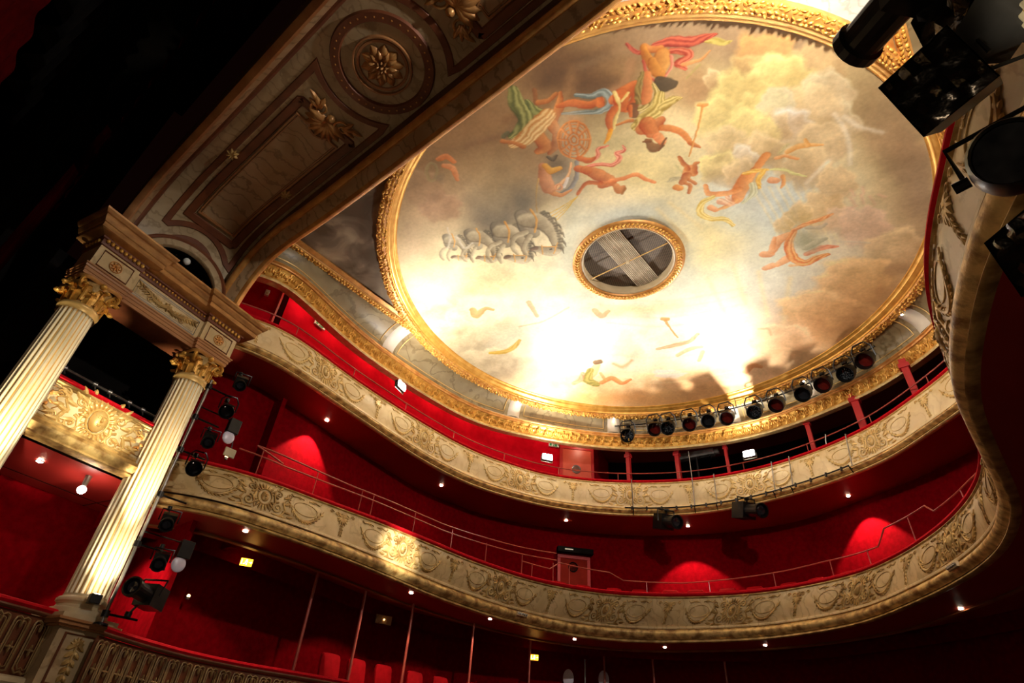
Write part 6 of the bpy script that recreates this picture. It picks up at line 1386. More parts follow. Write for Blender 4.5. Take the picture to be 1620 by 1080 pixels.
# entablature over the two far columns
def entab(fr, label):
    t = thing('entablature', label, 'entablature', tuple(fr.A + Vector((0, 0, 5.69))))
    org = tuple(fr.A + Vector((0, 0, 5.69)))
    def run(prof, name, mat, ress=True, e0=-.34, e1=None, extra=.0):
        e1 = fr.L + .34 if e1 is None else e1
        # plan path with the blocks over each column stepping forward
        if ress: path = [(e0, -.5, 0), (e0, .0, 1), (.34, .0, 1), (.34, -.09, 1), (fr.L - .34, -.09, 1), (fr.L - .34, .0, 1), (e1, .0, 1), (e1, -.5, 0)]
        else: path = [(e0, -.09, 0), (e1, -.09, 0)]
        rows = []
        for a, o, _ in path:
            row = []
            for off, z in prof:
                aa = a; oo = o
                if ress:
                    if a == e0: aa = a - off
                    if a == e1: aa = a + off
                    if a == .34: aa = a + off
                    if abs(a - (fr.L - .34)) < 1e-6: aa = a - off
                    oo = o + (off if o > -.4 else 0)
                else: oo = o + off
                row.append(fr.pt(aa, oo + .27, z))
            rows.append(row)
        mb = MB(); mb.grid(rows); local(mb, org); return mb.build(name, mat, t, smooth=False)
    run([(-.45, 5.69), (.0, 5.69), (.0, 5.745), (.012, 5.75), (.012, 5.80), (.025, 5.81), (.03, 5.84), (.045, 5.85), (.045, 5.87), (.0, 5.875)], 'architrave', 'wood')
    MB().add([tuple(fr.pt(-.3, .15, 5.688) - Vector(org)), tuple(fr.pt(fr.L + .3, .15, 5.688) - Vector(org)), tuple(fr.pt(fr.L + .3, -.4, 5.688) - Vector(org)), tuple(fr.pt(-.3, -.4, 5.688) - Vector(org))], [(0, 1, 2, 3)]).build('architrave_underside', 'brown_band', t)
    run([(.0, 5.87), (.0, 6.27)], 'frieze', 'cream_lo')
    run([(.0, 6.27), (.02, 6.28), (.03, 6.31), (.03, 6.37), (.06, 6.38), (.06, 6.41)], 'bed_moulding', 'brown_band')
    run([(.06, 6.41), (.17, 6.43), (.20, 6.44), (.20, 6.52), (.215, 6.53), (.235, 6.57), (.25, 6.60), (.25, 6.63), (.28, 6.64), (.31, 6.69), (.315, 6.72), (-.6, 6.74)], 'cornice', 'gilt_brown')
    def bead(p, r, nm): local(MB().blob(p, r, 8, 5), org).build(nm, 'gold', t)
    a = .40
    while a < fr.L - .38:
        bead(fr.pt(a, .27 - .09 + .045, 6.34), (.018, .018, .026), 'dentil'); a += .062
    for c0 in (0, fr.L):
        for j in range(9): bead(fr.pt(c0 - .30 + .075 * j, .27 + .05, 6.36), (.024, .03, .04), 'egg_ornament')
        for j in range(5): bead(fr.pt(c0 + (-.38 if c0 == 0 else .38), .2 - .08 * j, 6.36), (.03, .024, .04), 'egg_ornament')
    for c0 in (0.0, fr.L):
        mp = lambda a, b, off, c0=c0: fr.pt(c0 + a, .27 + off, 6.07 - b)
        m = MB(); m.tube([mp(-.25, -.15, .004), mp(.25, -.15, .004), mp(.25, .15, .004), mp(-.25, .15, .004)], .016, 4, closed=True)
        local(m, org).build('rosette_frame', 'brown_band', t)
        m = MB()
        for k in range(8): o_leaf(m, mp, 0, 0, 2 * math.pi * k / 8, .085, .045, .03)
        o_dot(m, mp, 0, 0, .03, .05); o_oval(m, mp, 0, 0, .095, .095, .008)
        local(m, org).build('rosette', 'gold_orange', t)
    c = fr.L / 2; mp = lambda a, b, off: fr.pt(c + a, .18 + off, 6.07 - b)
    m = MB(); w = fr.L / 2 - .42
    for ww, hh, r in ((w, .15, .016), (w - .04, .115, .007)):
        m.tube([mp(-ww, -hh, .004), mp(ww, -hh, .004), mp(ww, hh, .004), mp(-ww, hh, .004)], r, 4, closed=True)
    local(m, org).build('frieze_frame', 'white_paint', t)
    m = MB()                                        # ribboned palm and leaf trophy
    for q in (-1, 1):
        o_tube(m, mp, [(0, .01), (q * .12, .05), (q * .26, .03), (q * .38, -.04), (q * .5, -.06)], [.035, .032, .026, .02, .01], .02)
        for j in range(9):
            x = q * (.08 + j * .055)
            for up in (-1, 1): o_leaf(m, mp, x, .03 - .012 * j, (0 if q > 0 else math.pi) + up * .7 * q, .10, .045, .03)
        o_spiral(m, mp, q * .3, .06, .05, 1.3, 0, q, .012)
    for k in range(8): o_leaf(m, mp, 0, 0, 2 * math.pi * k / 8, .09, .05, .05)
    o_dot(m, mp, 0, 0, .04, .06)
    local(m, org).build('carved_trophy', 'gold_old', t)
    return t
entab(SF, 'gilt entablature with rosette blocks and carved frieze resting on the two far fluted columns')

# ---------------------------------------------------------------- stage box between the far columns
bx = thing('stage_box_front', 'cream and gold carved parapet with a mask, spotlit between the two far columns', 'parapet', tuple(SF.pt(0, 0, 3.3)))
org = tuple(SF.pt(0, 0, 3.3))
def bsweep(prof, e0=.18, e1=None):
    e1 = SF.L - .15 if e1 is None else e1
    return local(MB().grid([[SF.pt(e0 + (e1 - e0) * k / 12, o, z) for o, z in prof] for k in range(13)]), org)
bsweep([(-.25, 4.20), (-.25, 4.26), (-.05, 4.27), (.02, 4.25), (.03, 4.21), (.0, 4.19)]).build('velvet_rim', 'velvet', bx)
bsweep([(.0, 4.19), (.02, 4.18), (.03, 4.15), (.01, 4.13), (.015, 4.11), (.0, 4.10)]).build('top_moulding', 'gold_old', bx)
bsweep([(.0, 4.10), (.0, 3.62)]).build('panel', 'cream', bx)
bsweep([(.0, 3.62), (.03, 3.61), (.05, 3.57), (.035, 3.55), (.09, 3.52), (.13, 3.46), (.12, 3.40), (.08, 3.36), (.09, 3.33), (.05, 3.31), (-.2, 3.31)]).build('lower_moulding', 'fringe', bx)
c = SF.L / 2
mp = lambda a, b, off: SF.pt(c + a, off + .003, 3.86 - b)
m = MB(); o_cartouche(m, mp, 1.02, True); o_face(m, lambda a, b, off: mp(a, b - .01, off + .02), 0, 0, .21)
for k in range(11):
    an = -math.pi / 2 + (k - 5) * .33; o_leaf(m, mp, .15 * math.cos(an), .17 * math.sin(an) - .02, an, .14, .07, .06)
for q in (-1, 1):
    for x, y, an, L in ((.22, .22, .9, .16), (.34, -.08, -.1, .2), (.28, .12, .3, .2), (.46, .06, 1.2, .14), (.36, .24, .2, .18), (.24, -.2, -.4, .18), (.48, -.06, -1.2, .12)):
        o_leaf(m, mp, q * x, y, an if q > 0 else math.pi - an, L, .07, .035)
for q in (-1, 1):
    for x, y, an, L in ((.55, .12, .4, .2), (.6, .16, -.3, .16), (.5, -.2, -.2, .18), (.62, -.16, .5, .14), (.35, -.2, -.7, .14)):
        o_leaf(m, mp, q * x, y, an if q > 0 else math.pi - an, L, .06, .03)
    o_spiral(m, mp, q * .62, -.14, .07, 1.4, math.pi, q, .016); o_spiral(m, mp, q * .60, .17, .06, 1.4, math.pi, q, .014)
local(m, org).build('carved_mask', 'gold_line', bx)
for q in (-1, 1):
    m = MB()
    P = [(q * .80, -.20), (q * .60, -.20), (q * .64, -.06), (q * .55, .02), (q * .62, .10), (q * .60, .20), (q * .80, .20)]
    m.tube([mp(x, y, .004) for x, y in P], .010, 4, closed=True)
    for k in range(5): o_leaf(m, mp, q * .72, .12 - .06 * k, math.pi / 2 * (1 if k % 2 else -1) + k, .09, .045, .02)
    local(m, org).build('side_panel', 'gold_orange', bx)
# dark interior of the boxes
struct(MB().add([tuple(SF.pt(-.2, -.3, 4.3)), tuple(SF.pt(SF.L + .2, -.3, 4.3)), tuple(SF.pt(SF.L + .2, -2.2, 4.3)), tuple(SF.pt(-.2, -2.2, 4.3))], [(0, 1, 2, 3)]), 'floor_stage_box', 'black')
struct(MB().add([tuple(SF.pt(-.3, -1.6, 3.3)), tuple(SF.pt(SF.L + .9, -1.6, 3.3)), tuple(SF.pt(SF.L + .9, -1.6, 7)), tuple(SF.pt(-.3, -1.6, 7))], [(0, 1, 2, 3)]), 'wall_stage_box', 'black')
struct(MB().add([tuple(SF.pt(-.2, -.1, 3.31)), tuple(SF.pt(SF.L + .6, -.1, 3.31)), tuple(SF.pt(SF.L + .6, -2.6, 3.31)), tuple(SF.pt(-.2, -2.6, 3.31))], [(0, 1, 2, 3)]), 'ceiling_stage_box', 'soffit_lo')
struct(MB().add([tuple(SF.pt(-1.2, -2.0, -.5)), tuple(SF.pt(SF.L + 1.6, -2.0, -.5)), tuple(SF.pt(SF.L + 1.6, -2.0, 3.4)), tuple(SF.pt(-1.2, -2.0, 3.4))], [(0, 1, 2, 3)]), 'wall_lower_box', 'red_wall')
struct(MB().add([tuple(SF.pt(SF.L + .3, -.35, 3.3)), tuple(SF.pt(SF.L + .3, -2.4, 3.3)), tuple(SF.pt(SF.L + .3, -2.4, 6.9)), tuple(SF.pt(SF.L + .3, -.35, 6.9))], [(0, 1, 2, 3)]), 'wall_box_side', 'black')
struct(MB().add([(-5.9, -6.45, 6.4), (-8.5, -6.45, 6.4), (-8.5, -6.45, 10), (-5.9, -6.45, 10)], [(0, 1, 2, 3)]), 'wall_arch_left', 'red_wall')
pip = thing('lighting_bar', 'grey clamp-studded pipe hanging in the black opening above the stage box', 'pipe', tuple(SF.pt(.2, -.55, 4.62)))
m = MB().tube([SF.pt(.1, -.55, 4.62), SF.pt(SF.L, -.55, 4.62)], .024, 8)
local(m, tuple(SF.pt(.2, -.55, 4.62))).build('pipe', 'steel', pip)
for a in (.45, .95, 1.2, 1.55, 1.8):
    m = MB().lathe([(.0, -.03), (.045, -.03), (.045, .03), (0, .03)], 10, o=tuple(SF.pt(a, -.55, 4.62)), rot=Matrix.Rotation(math.pi / 2, 3, 'X')).tube([SF.pt(a, -.55, 4.62), SF.pt(a + .02, -.5, 4.52)], .012, 5)
    local(m, tuple(SF.pt(.2, -.55, 4.62))).build('clamp', 'steel', pip)
t = downlight(*SF.pt(.92, -.75, 3.30), 40, 'small bright downlight under the stage box, left of the lit fluted column', 'downlight under the stage box', -.1, 0, 70)
p = SF.pt(1.55, -.55, 3.08)
g = thing('globe_lamp', 'lit white globe lamp right beside the lit column, under the stage box', 'lamp', tuple(p))
MB().blob((0, 0, 0), (.062, .062, .062), 18, 12).build('globe', 'globe', g); MB().lathe([(.03, .05), (.04, .1), (.05, .22)], 12).build('holder', 'steel', g)
lamp('globe_glow', 'POINT', (p.x, p.y, p.z - .1), 8, WARM, size=.06)

# ---------------------------------------------------------------- pedestal under the column and balustrade of the first tier
pd = thing('column_pedestal', 'stone pedestal with a framed carved leaf panel under the right fluted column', 'pedestal', tuple(SF.pt(SF.L, 0, -.2)))
org = tuple(SF.pt(SF.L, 0, -.2)); R = Matrix.Rotation(math.atan2(SF.d.y, SF.d.x), 3, 'Z')
m = MB().box(tuple(SF.pt(SF.L, 0, .35)), (.62, .62, 1.7), R); local(m, org).build('die', 'marble_grey', pd, False)
m = MB()
for z, w, h in ((1.285, .86, .03), (1.25, .80, .05), (1.215, .72, .03)): m.box(tuple(SF.pt(SF.L, 0, z)), (w, w, h), R)
local(m, org).build('cap', 'wood', pd, False)
m = MB()
for z, w, h in ((.45, .70, .10), (.38, .78, .05)): m.box(tuple(SF.pt(SF.L, 0, z)), (w, w, h), R)
local(m, org).build('foot', 'stone', pd, False)
for f in (0, 1):
    mp = (lambda a, b, off: SF.pt(SF.L + a, .31 + off, .86 - b)) if f == 0 else (lambda a, b, off: SF.pt(SF.L + .31 + off, -a, .86 - b))
    m = MB(); m.tube([mp(-.20, -.28, .004), mp(.20, -.28, .004), mp(.20, .28, .004), mp(-.20, .28, .004)], .022, 4, closed=True)
    local(m, org).build('panel_frame', 'brown_band', pd, False)
    m = MB()
    for j in range(5):
        for q in (-1, 1):
            o_leaf(m, mp, 0, -.18 + .09 * j, math.pi / 2 - q * (1.0 - .1 * j), .14 - .012 * j, .07, .03)
    for k in range(6): o_leaf(m, mp, 0, -.16, -math.pi / 2 + (k - 2.5) * .5, .10, .05, .03)
    o_tube(m, mp, [(0, -.2), (0, .22)], [.02, .006]); o_dot(m, mp, 0, -.17, .035)
    local(m, org).build('carved_leaf_drop', 'gold_old', pd)
def balustrade(name, label, pts, zt, zb, unit, org):
    t = thing(name, label, 'balustrade', org)
    P = resample(catmull(pts), 120); N = normals(P); L = float(np.hypot(*np.diff(P, axis=0).T).sum())
    def mp0(s, b, off):
        x = min(max(s / L, 0), 1) * 119; i = min(int(x), 118); g = x - i; p = P[i] * (1 - g) + P[i + 1] * g; n = N[i]
        return Vector((float(p[0] + n[0] * off), float(p[1] + n[1] * off), zt - b))
    H = zt - zb
    def sw(prof, nm, mt):
        return local(MB().grid([[mp0(L * k / 60, b, o) for o, b in prof] for k in range(61)]), org).build(nm, mt, t)
    sw([(-.12, .03), (-.12, -.03), (-.02, -.045), (.05, -.03), (.06, .0), (.03, .03)], 'velvet_rail', 'velvet')
    sw([(.03, .03), (.035, .05), (.02, .07), (.0, .08)], 'rail_moulding', 'brown_band')
    sw([(-.04, .08), (-.04, H - .1)], 'dark_backing', 'brown_band')
    sw([(.0, H - .10), (.05, H - .08), (.06, H - .03), (.03, H), (.0, H + .1)], 'plinth', 'stone')
    n = int(L / unit)
    for k in range(n):
        m = MB(); s0 = (k + .5) * L / n; f = lambda a, b, off, s0=s0: mp0(s0 + a, b, off)
        for w, r in ((.40, .014), (.27, .008)):
            hw = unit * w; top = .13 if w > .3 else .17; bt = H - .14 if w > .3 else H - .18
            pts_ = [(-hw, bt - .03)] + [(-hw, bt - (bt - top - .05) * j / 4) for j in range(1, 5)] + [(-hw * .9, top + .015), (-hw * .45, top), (0, top + .025), (hw * .45, top), (hw * .9, top + .015)] + [(hw, top + .05 + (bt - top - .05) * j / 4) for j in range(0, 5)] + [(hw * .5, bt + .015), (0, bt - .01), (-hw * .5, bt + .015)]
            m.tube([f(a, b, .0) for a, b in pts_], r, 5, closed=True)
        o_dot(m, f, 0, H * .55, .028, .02)
        for an in (0, math.pi / 2, math.pi, -math.pi / 2): o_leaf(m, f, 0, H * .55, an, .07, .03, .02)
        o_leaf(m, f, 0, H * .3, -math.pi / 2, .1, .04, .02)
        local(m, org).build('pierced_loop', 'gold_dim', t)
    return t
balustrade('tier_balustrade', 'dark balustrade of gilt loops below the red seats, right of the stone pedestal', [(-5.22, -6.50), (-5.45, -6.15), (-5.72, -5.68), (-6.05, -4.9), (-6.2, -3.95), (-6.1, -2.9), (-6.0, -1.8)], 1.25, .42, .245, (-5.22, -6.5, .35))
balustrade('tier_balustrade', 'dark balustrade of gilt loops at the lower left corner, left of the stone pedestal', [(-4.85, -8.75), (-5.02, -8.3), (-5.22, -7.75), (-5.42, -7.25), (-5.52, -7.0)], 1.36, .52, .24, (-4.85, -8.75, .4))

# ---------------------------------------------------------------- handrails, posts, doors, signs
def frac(fr, x, y): return float(np.argmin(np.hypot(fr.T[:, 0] - x, fr.T[:, 1] - y))) / (NF - 1)
def rail_on(name, label, parts, fr, off, posts, zbase, group=None):
    t = thing(name, label, 'handrail', (0, 0, 0), group)
    for pts in parts:
        P = []
        for i in range(len(pts) - 1):
            (u0, z0), (u1, z1) = pts[i], pts[i + 1]; n = max(2, int(abs(u1 - u0) * 120))
            P += [fr.pt(u0 + (u1 - u0) * k / n, 0, off) + Vector((0, 0, z0 + (z1 - z0) * k / n - fr.zt)) for k in range(n)]
        P.append(fr.pt(pts[-1][0], 0, off) + Vector((0, 0, pts[-1][1] - fr.zt)))
        MB().tube(P, .017, 7).build('rail', 'rail', t)
    for u, z in posts:
        a = fr.pt(u, 0, off); MB().tube([(a.x, a.y, zbase), (a.x, a.y, z)], .012, 6).build('post', 'rail', t)
    return t
pu = [.06 + .055 * k for k in range(12)]
rail_on('balcony_handrail', 'thin red handrail following the rim of the upper balcony', [[(.02, 7.95), (.70, 7.93)]], FU, -.10, [(u, 7.94) for u in pu], 7.6)
rail_on('balcony_handrail', 'double red handrail behind the left half of the lower balcony rim', [[(.056, 4.92), (.128, 4.84), (.214, 4.88), (.333, 5.14)], [(.045, 4.76), (.077, 4.70), (.214, 4.73), (.333, 4.95)], [(.055, 4.92), (.075, 4.74)]], FL, -.30,
        [(u, 4.86) for u in (.06, .10, .135, .145, .185, .225, .262, .30, .33)], 4.2)
rail_on('balcony_handrail', 'cranked single red handrail along the rear and right of the lower balcony', [[(.30, 4.70), (.327, 4.68), (.336, 4.90), (.380, 4.83), (.391, 4.64), (.44, 4.60), (.50, 4.68), (.55, 4.72), (.595, 4.68), (.605, 4.98), (.650, 4.92), (.657, 4.72), (.70, 4.70), (.74, 4.6)]], FL, -.30,
        [(.31, 4.7), (.345, 4.85), (.41, 4.62), (.46, 4.63), (.51, 4.68), (.555, 4.7), (.585, 4.69), (.63, 4.93), (.69, 4.7)], 4.2)
for k, (x, y, w, d) in enumerate([(-3.9, 5.93, .13, 'leftmost, beside the coral door'), (-2.52, 6.63, .13, 'second from the left, under the grey box'), (-1.06, 6.98, .09, 'thin one left of the right flood light'), (1.45, 6.77, .12, 'third wide one, right of the flood light'), (2.85, 6.2, .18, 'thickest one, by the upright white stick'), (4.22, 5.2, .16, 'far right one, near the sweeping front')]):
    t = thing('gallery_post', 'red painted gallery post, ' + d, 'post', (x, y, 7.4), 'red gallery posts')
    MB().box((0, 0, .72), (w, w, 1.44)).build('post_shaft', 'red_paint', t, False, .008)
    MB().box((0, 0, 1.24), (w * 1.5, w * 1.5, .12)).build('post_head', 'red_paint', t, False, .01)
for k, (x, y, d) in enumerate([(-6.75, -2.55, 'faint dark one farthest left'), (-6.75, -1.25, 'second from the left, above the lit seats'), (-6.78, .22, 'bright one under the second downlight'), (-6.80, 2.40, 'right of the small dark sign'), (-6.75, 4.75, 'beside the amber exit sign'), (-5.95, 7.40, 'in front of the second pale oval'), (-4.57, 7.86, 'bright thin one below the middle downlight'), (-2.7, 8.6, 'very dim one right of the middle'), (3.39, 7.76, 'leaning far right in the dark')]):
    t = thing('tier_post', 'slender red post under the lower balcony, ' + d, 'post', (x, y, .35), 'slender red posts under the lower balcony')
    MB().lathe([(.030, 0), (.030, 2.6), (.034, 2.9), (.045, 2.97), (.05, 2.99)], 14).build('post_shaft', 'rail', t)
    MB().lathe([(.06, 0), (.06, .05), (.04, .09), (.031, .12)], 14).build('post_base', 'rail', t)
def wall_frame(P, zs=0):
    """frame at a wall polyline position: closure (x, y) -> rotation with +Y into the wall"""
    def f(x, y):
        N = normals(P); j = int(np.argmin(np.hypot(P[:, 0] - x, P[:, 1] - y))); n = N[j]
        return math.atan2(-n[1], -n[0]) - math.pi / 2
    return f
wu = wall_frame(UW); wl = wall_frame(LW); wt = wall_frame(TW)
def door(name, label, x, y, z, w, h, rz, mat, port, extra):
    t = thing(name, label, 'door', (x, y, z), rot=(0, 0, rz))
    MB().box((0, -.03, h / 2), (w, .05, h)).build('door_leaf', mat, t, False, .004)
    m = MB().box((-w / 2 - .05, -.04, h / 2), (.10, .09, h)).box((w / 2 + .05, -.04, h / 2), (.10, .09, h)).box((0, -.04, h + .05), (w + .2, .09, .10)); m.build('door_frame', 'red_paint', t, False, .006)
    if port:
        MB().lathe([(0, .0), (.12, .0), (.12, .02), (.14, .03), (.155, .02), (.155, 0)], 28, o=(port[0], -.055, port[1]), rot=Matrix.Rotation(math.pi / 2, 3, 'X')).build('porthole', port[2], t)
    return t
door('gallery_door', 'coral red door with a grey porthole in the upper gallery', -5.72, 5.62, 7.25, .98, 1.95, wu(-5.72, 5.62), 'red_pale', (-.02, 1.22, 'steel'), None)
door('tier_door', 'dim orange-red door with a black porthole behind the lower balcony rim', -6.12, 6.0, 3.45, .86, 2.2, wl(-6.12, 6.0), 'door_dim', (-.02, 1.95, 'black'), None)
t = thing('door_lintel_box', 'black box with a pale strip above the dim door of the lower tier', 'box', (-6.05, 5.95, 5.86), rot=(0, 0, wl(-6.1, 6.0)))
MB().box((0, -.12, 0), (1.15, .2, .16)).build('box_body', 'black', t, False); MB().box((-.22, -.23, 0), (.26, .02, .035)).build('pale_strip', 'sign_white', t, False)
# red panelled alcove at the far left of the gallery
t = thing('gallery_alcove', 'dark red recessed doorway with pale red block, left end of gallery', 'alcove', (-7.48, -4.75, 8.0), rot=(0, 0, wu(-7.48, -4.6)))
MB().box((0, -.01, .72), (.86, .04, 1.45)).build('dark_opening', 'dark_red', t, False)
MB().box((-.46, -.05, .75), (.05, .12, 1.5)).build('jamb', 'red_paint', t, False); MB().box((-.02, -.10, .18), (.5, .12, .34)).build('pale_block', 'red_pale', t, False)
t = thing('wall_box', 'small white box on the red gallery wall at its left end', 'box', (-7.50, -5.50, 9.2), rot=(0, 0, wu(-7.5, -5.5)))
MB().box((0, -.04, 0), (.10, .07, .16)).build('box_body', 'sign_white', t, False, .006); MB().box((0, -.08, -.03), (.05, .01, .04)).build('label_plate', 'stone', t, False)
def run_man(t, mat, s, z=0):
    m = MB(); y = -.052
    m.lathe([(0, 0), (.022 * s, 0), (.022 * s, .004)], 12, o=(.0, y, .055 * s), rot=Matrix.Rotation(math.pi / 2, 3, 'X'))
    for a, b in (((.0, .03), (-.02, -.02)), ((.0, .025), (.04, .0)), ((.0, .025), (-.04, .01)), ((-.02, -.02), (.02, -.04)), ((.02, -.04), (.01, -.075)), ((-.02, -.02), (-.05, -.05)), ((-.05, -.05), (-.08, -.045))):
        m.tube([(a[0] * s, y, a[1] * s), (b[0] * s, y, b[1] * s)], .009 * s, 5)
    m.build('running_figure', mat, t)
def arrow(t, mat, x, s, d=1):
    m = MB(); y = -.052
    m.tube([(x - .05 * s * d, y, 0), (x + .04 * s * d, y, 0)], .008 * s, 4).tube([(x + .01 * s * d, y, .035 * s), (x + .05 * s * d, y, 0), (x + .01 * s * d, y, -.035 * s)], .008 * s, 4)
    m.build('arrow', mat, t)
for (x, y, z, rz, d) in ((-7.52, -3.92, 9.28, wu(-7.5, -3.9), 'at the left, under the cornice'), (-6.25, 5.0, 9.29, wu(-6.25, 5.0), 'beside the coral door')):
    t = thing('exit_sign', 'small green exit sign on the red gallery wall ' + d, 'sign', (x, y, z), rot=(0, 0, rz))
    MB().box((0, -.02, 0), (.36, .05, .17)).build('sign_panel', 'sign_white', t, False, .004)
    MB().box((.03, -.046, 0), (.15, .006, .15)).build('green_field', 'green', t, False)
    MB().box((-.12, -.046, 0), (.07, .006, .13)).build('green_doorway', 'green', t, False)
    run_man(t, 'sign_white', .8); arrow(t, 'green', .145, .6)
for (x, y, z, rz, d) in ((-6.85, -4.08, 2.97, math.radians(62), 'near the spotlight pole at the left'), (-6.7, 4.9, 2.74, math.radians(38), 'partly behind a thin red post')):
    t = thing('lit_exit_sign', 'glowing amber exit sign under the lower balcony, ' + d, 'sign', (x, y, z), rot=(0, 0, rz))
    MB().box((0, 0, 0), (.22, .08, .14)).build('lit_panel', 'exit_lit', t, False, .01)
    MB().box((0, .0, 0), (.24, .06, .16)).build('housing', 'metal', t, False, .01)
    run_man(t, 'exit_mark', .7); arrow(t, 'exit_mark', .075, .5)
    m = MB().tube([(-.085, -.05, -.045), (-.085, -.05, .045)], .007, 4); m.build('door_mark', 'exit_mark', t)
t = thing('alarm_sign', 'small unlit brown sign with tiny red light under the lower balcony', 'sign', (-7.95, .35, 2.92), rot=(0, 0, math.radians(75)))
MB().box((0, 0, 0), (.42, .05, .2)).build('sign_panel', 'marble_dk', t, False, .006); MB().blob((0, -.035, 0), (.018, .018, .018), 10, 6).build('pilot_light', 'tiny_bulb', t)
# pilaster and end walls
struct(MB().box((-7.12, -4.45, 4.8), (.62, .10, 3.3)), 'wall_lower_pier', 'red_wall', False)
struct(MB().box((-7.6, -5.60, 1.8), (3.2, .08, 2.7)), 'wall_stalls_return', 'red_wall', False)
lamp('return_wall_fill', 'SPOT', (-6.3, -6.7, 2.9), 150, (1, .8, .6), (-7.0, -5.6, 1.3), .05, 90, .5)  # unseen spot added to brighten the stalls return wall
for (x, y, z, d) in ((-6.80, 6.73, 2.48, 'left of the two'), (-6.06, 7.52, 2.53, 'right of the two, behind a post')):
    t = thing('oval_mirror', 'pale lilac oval disc low in the dark, ' + d, 'disc', (x, y, z), rot=(0, 0, math.radians(35)))
    MB().blob((0, 0, 0), (.16, .02, .24), 24, 12).build('disc', 'gel_white', t)
t = thing('upright_rod', 'thin grey upright rod between the two pale ovals', 'rod', (-6.35, 6.95, .4)); MB().tube([(0, 0, 0), (0, 0, 2.55)], .016, 6).tube([(0, 0, 2.55), (0, 0, 2.6)], .022, 6).build('rod', 'steel', t)
for (x, y, z, d) in ((-7.7, -4.55, 2.35, 'low on the dim wall left of the seats'), (-6.3, -5.4, 4.5, 'beside the square panel in the lower tier')):
    t = thing('door_knob_light', 'tiny round pilot light ' + d, 'light', (x, y, z)); MB().blob((0, 0, 0), (.03, .03, .03), 12, 8).build('glass', 'tiny_bulb', t); MB().lathe([(.0, -.06), (.03, -.06), (.035, -.02)], 12).build('cap', 'steel', t)

# ---------------------------------------------------------------- seats
def seat(name, label, group, w=.52):
    t = thing(name, label, 'seat', (0, 0, 0), group)
    def cush(c, s, nm, rx=0):
        m = MB(); R = Matrix.Rotation(rx, 3, 'X'); rows = []
        for i in range(7):
            ph = math.pi * i / 6 - math.pi / 2; row = []
            for k in range(16):
                a = 2 * math.pi * k / 16; e = .32
                sg = lambda v, p: math.copysign(abs(v) ** p, v)
                v = Vector((s[0] / 2 * sg(math.cos(a), e) * abs(math.cos(ph)) ** .3, s[1] / 2 * sg(math.sin(ph), .7), s[2] / 2 * sg(math.sin(a), e) * abs(math.cos(ph)) ** .3)); row.append(R @ v + Vector(c))
            rows.append(row)
        m.grid(rows, close_v=True); m.build(nm, 'seat', t)
    cush((0, .20, .72), (w * .94, .11, .66), 'backrest', math.radians(-8)); cush((0, -.04, .42), (w * .9, .15, .44), 'seat_cushion', math.pi / 2)
    for q in (-1, 1): MB().box((q * w / 2, .0, .42), (.05, .44, .08)).box((q * w / 2, .1, .2), (.04, .3, .4)).build('armrest', 'velvet', t, False, .015)
    return t
def fill_seats(P, n, i0, i1, z, group, labels, first=None):
    N = normals(P); s = first
    for k in range(n):
        i = int(i0 + (i1 - i0) * k / (n - 1)); p = P[i]; nn = N[i]
        o = s if k == 0 else copy_tree(s)
        o.location = (float(p[0]), float(p[1]), z); o.rotation_euler = (0, 0, math.atan2(-nn[1], -nn[0]) - math.pi / 2)
        o['label'] = labels(k); o['group'] = group
    return s
SP = offset(RAILP, -1.0); ORD = ['first', 'second', 'third', 'fourth', 'fifth', 'sixth', 'seventh', 'eighth', 'ninth', 'tenth', 'eleventh', 'twelfth', 'thirteenth', 'fourteenth', 'fifteenth', 'sixteenth', 'seventeenth', 'eighteenth', 'nineteenth', 'twentieth', 'twenty-first', 'twenty-second', 'twenty-third', 'twenty-fourth', 'twenty-fifth', 'twenty-sixth']
fill_seats(SP, 10, int(NF * .18), int(NF * .40), .82, 'seats behind the gilt loop balustrade', lambda k: 'red plush seat above the dark balustrade, %s along from the bright wall' % ORD[k], seat('theatre_seat', 'seat', 'x'))
SP2 = offset(FL.T, -.62)
fill_seats(SP2, 15, int(NF * .345), int(NF * .64), 3.52, 'seats along the rear rim of the lower balcony', lambda k: 'red seat back just over the lower balcony rim, %s along from the dim door' % ORD[k], seat('theatre_seat', 'seat', 'x', .50))

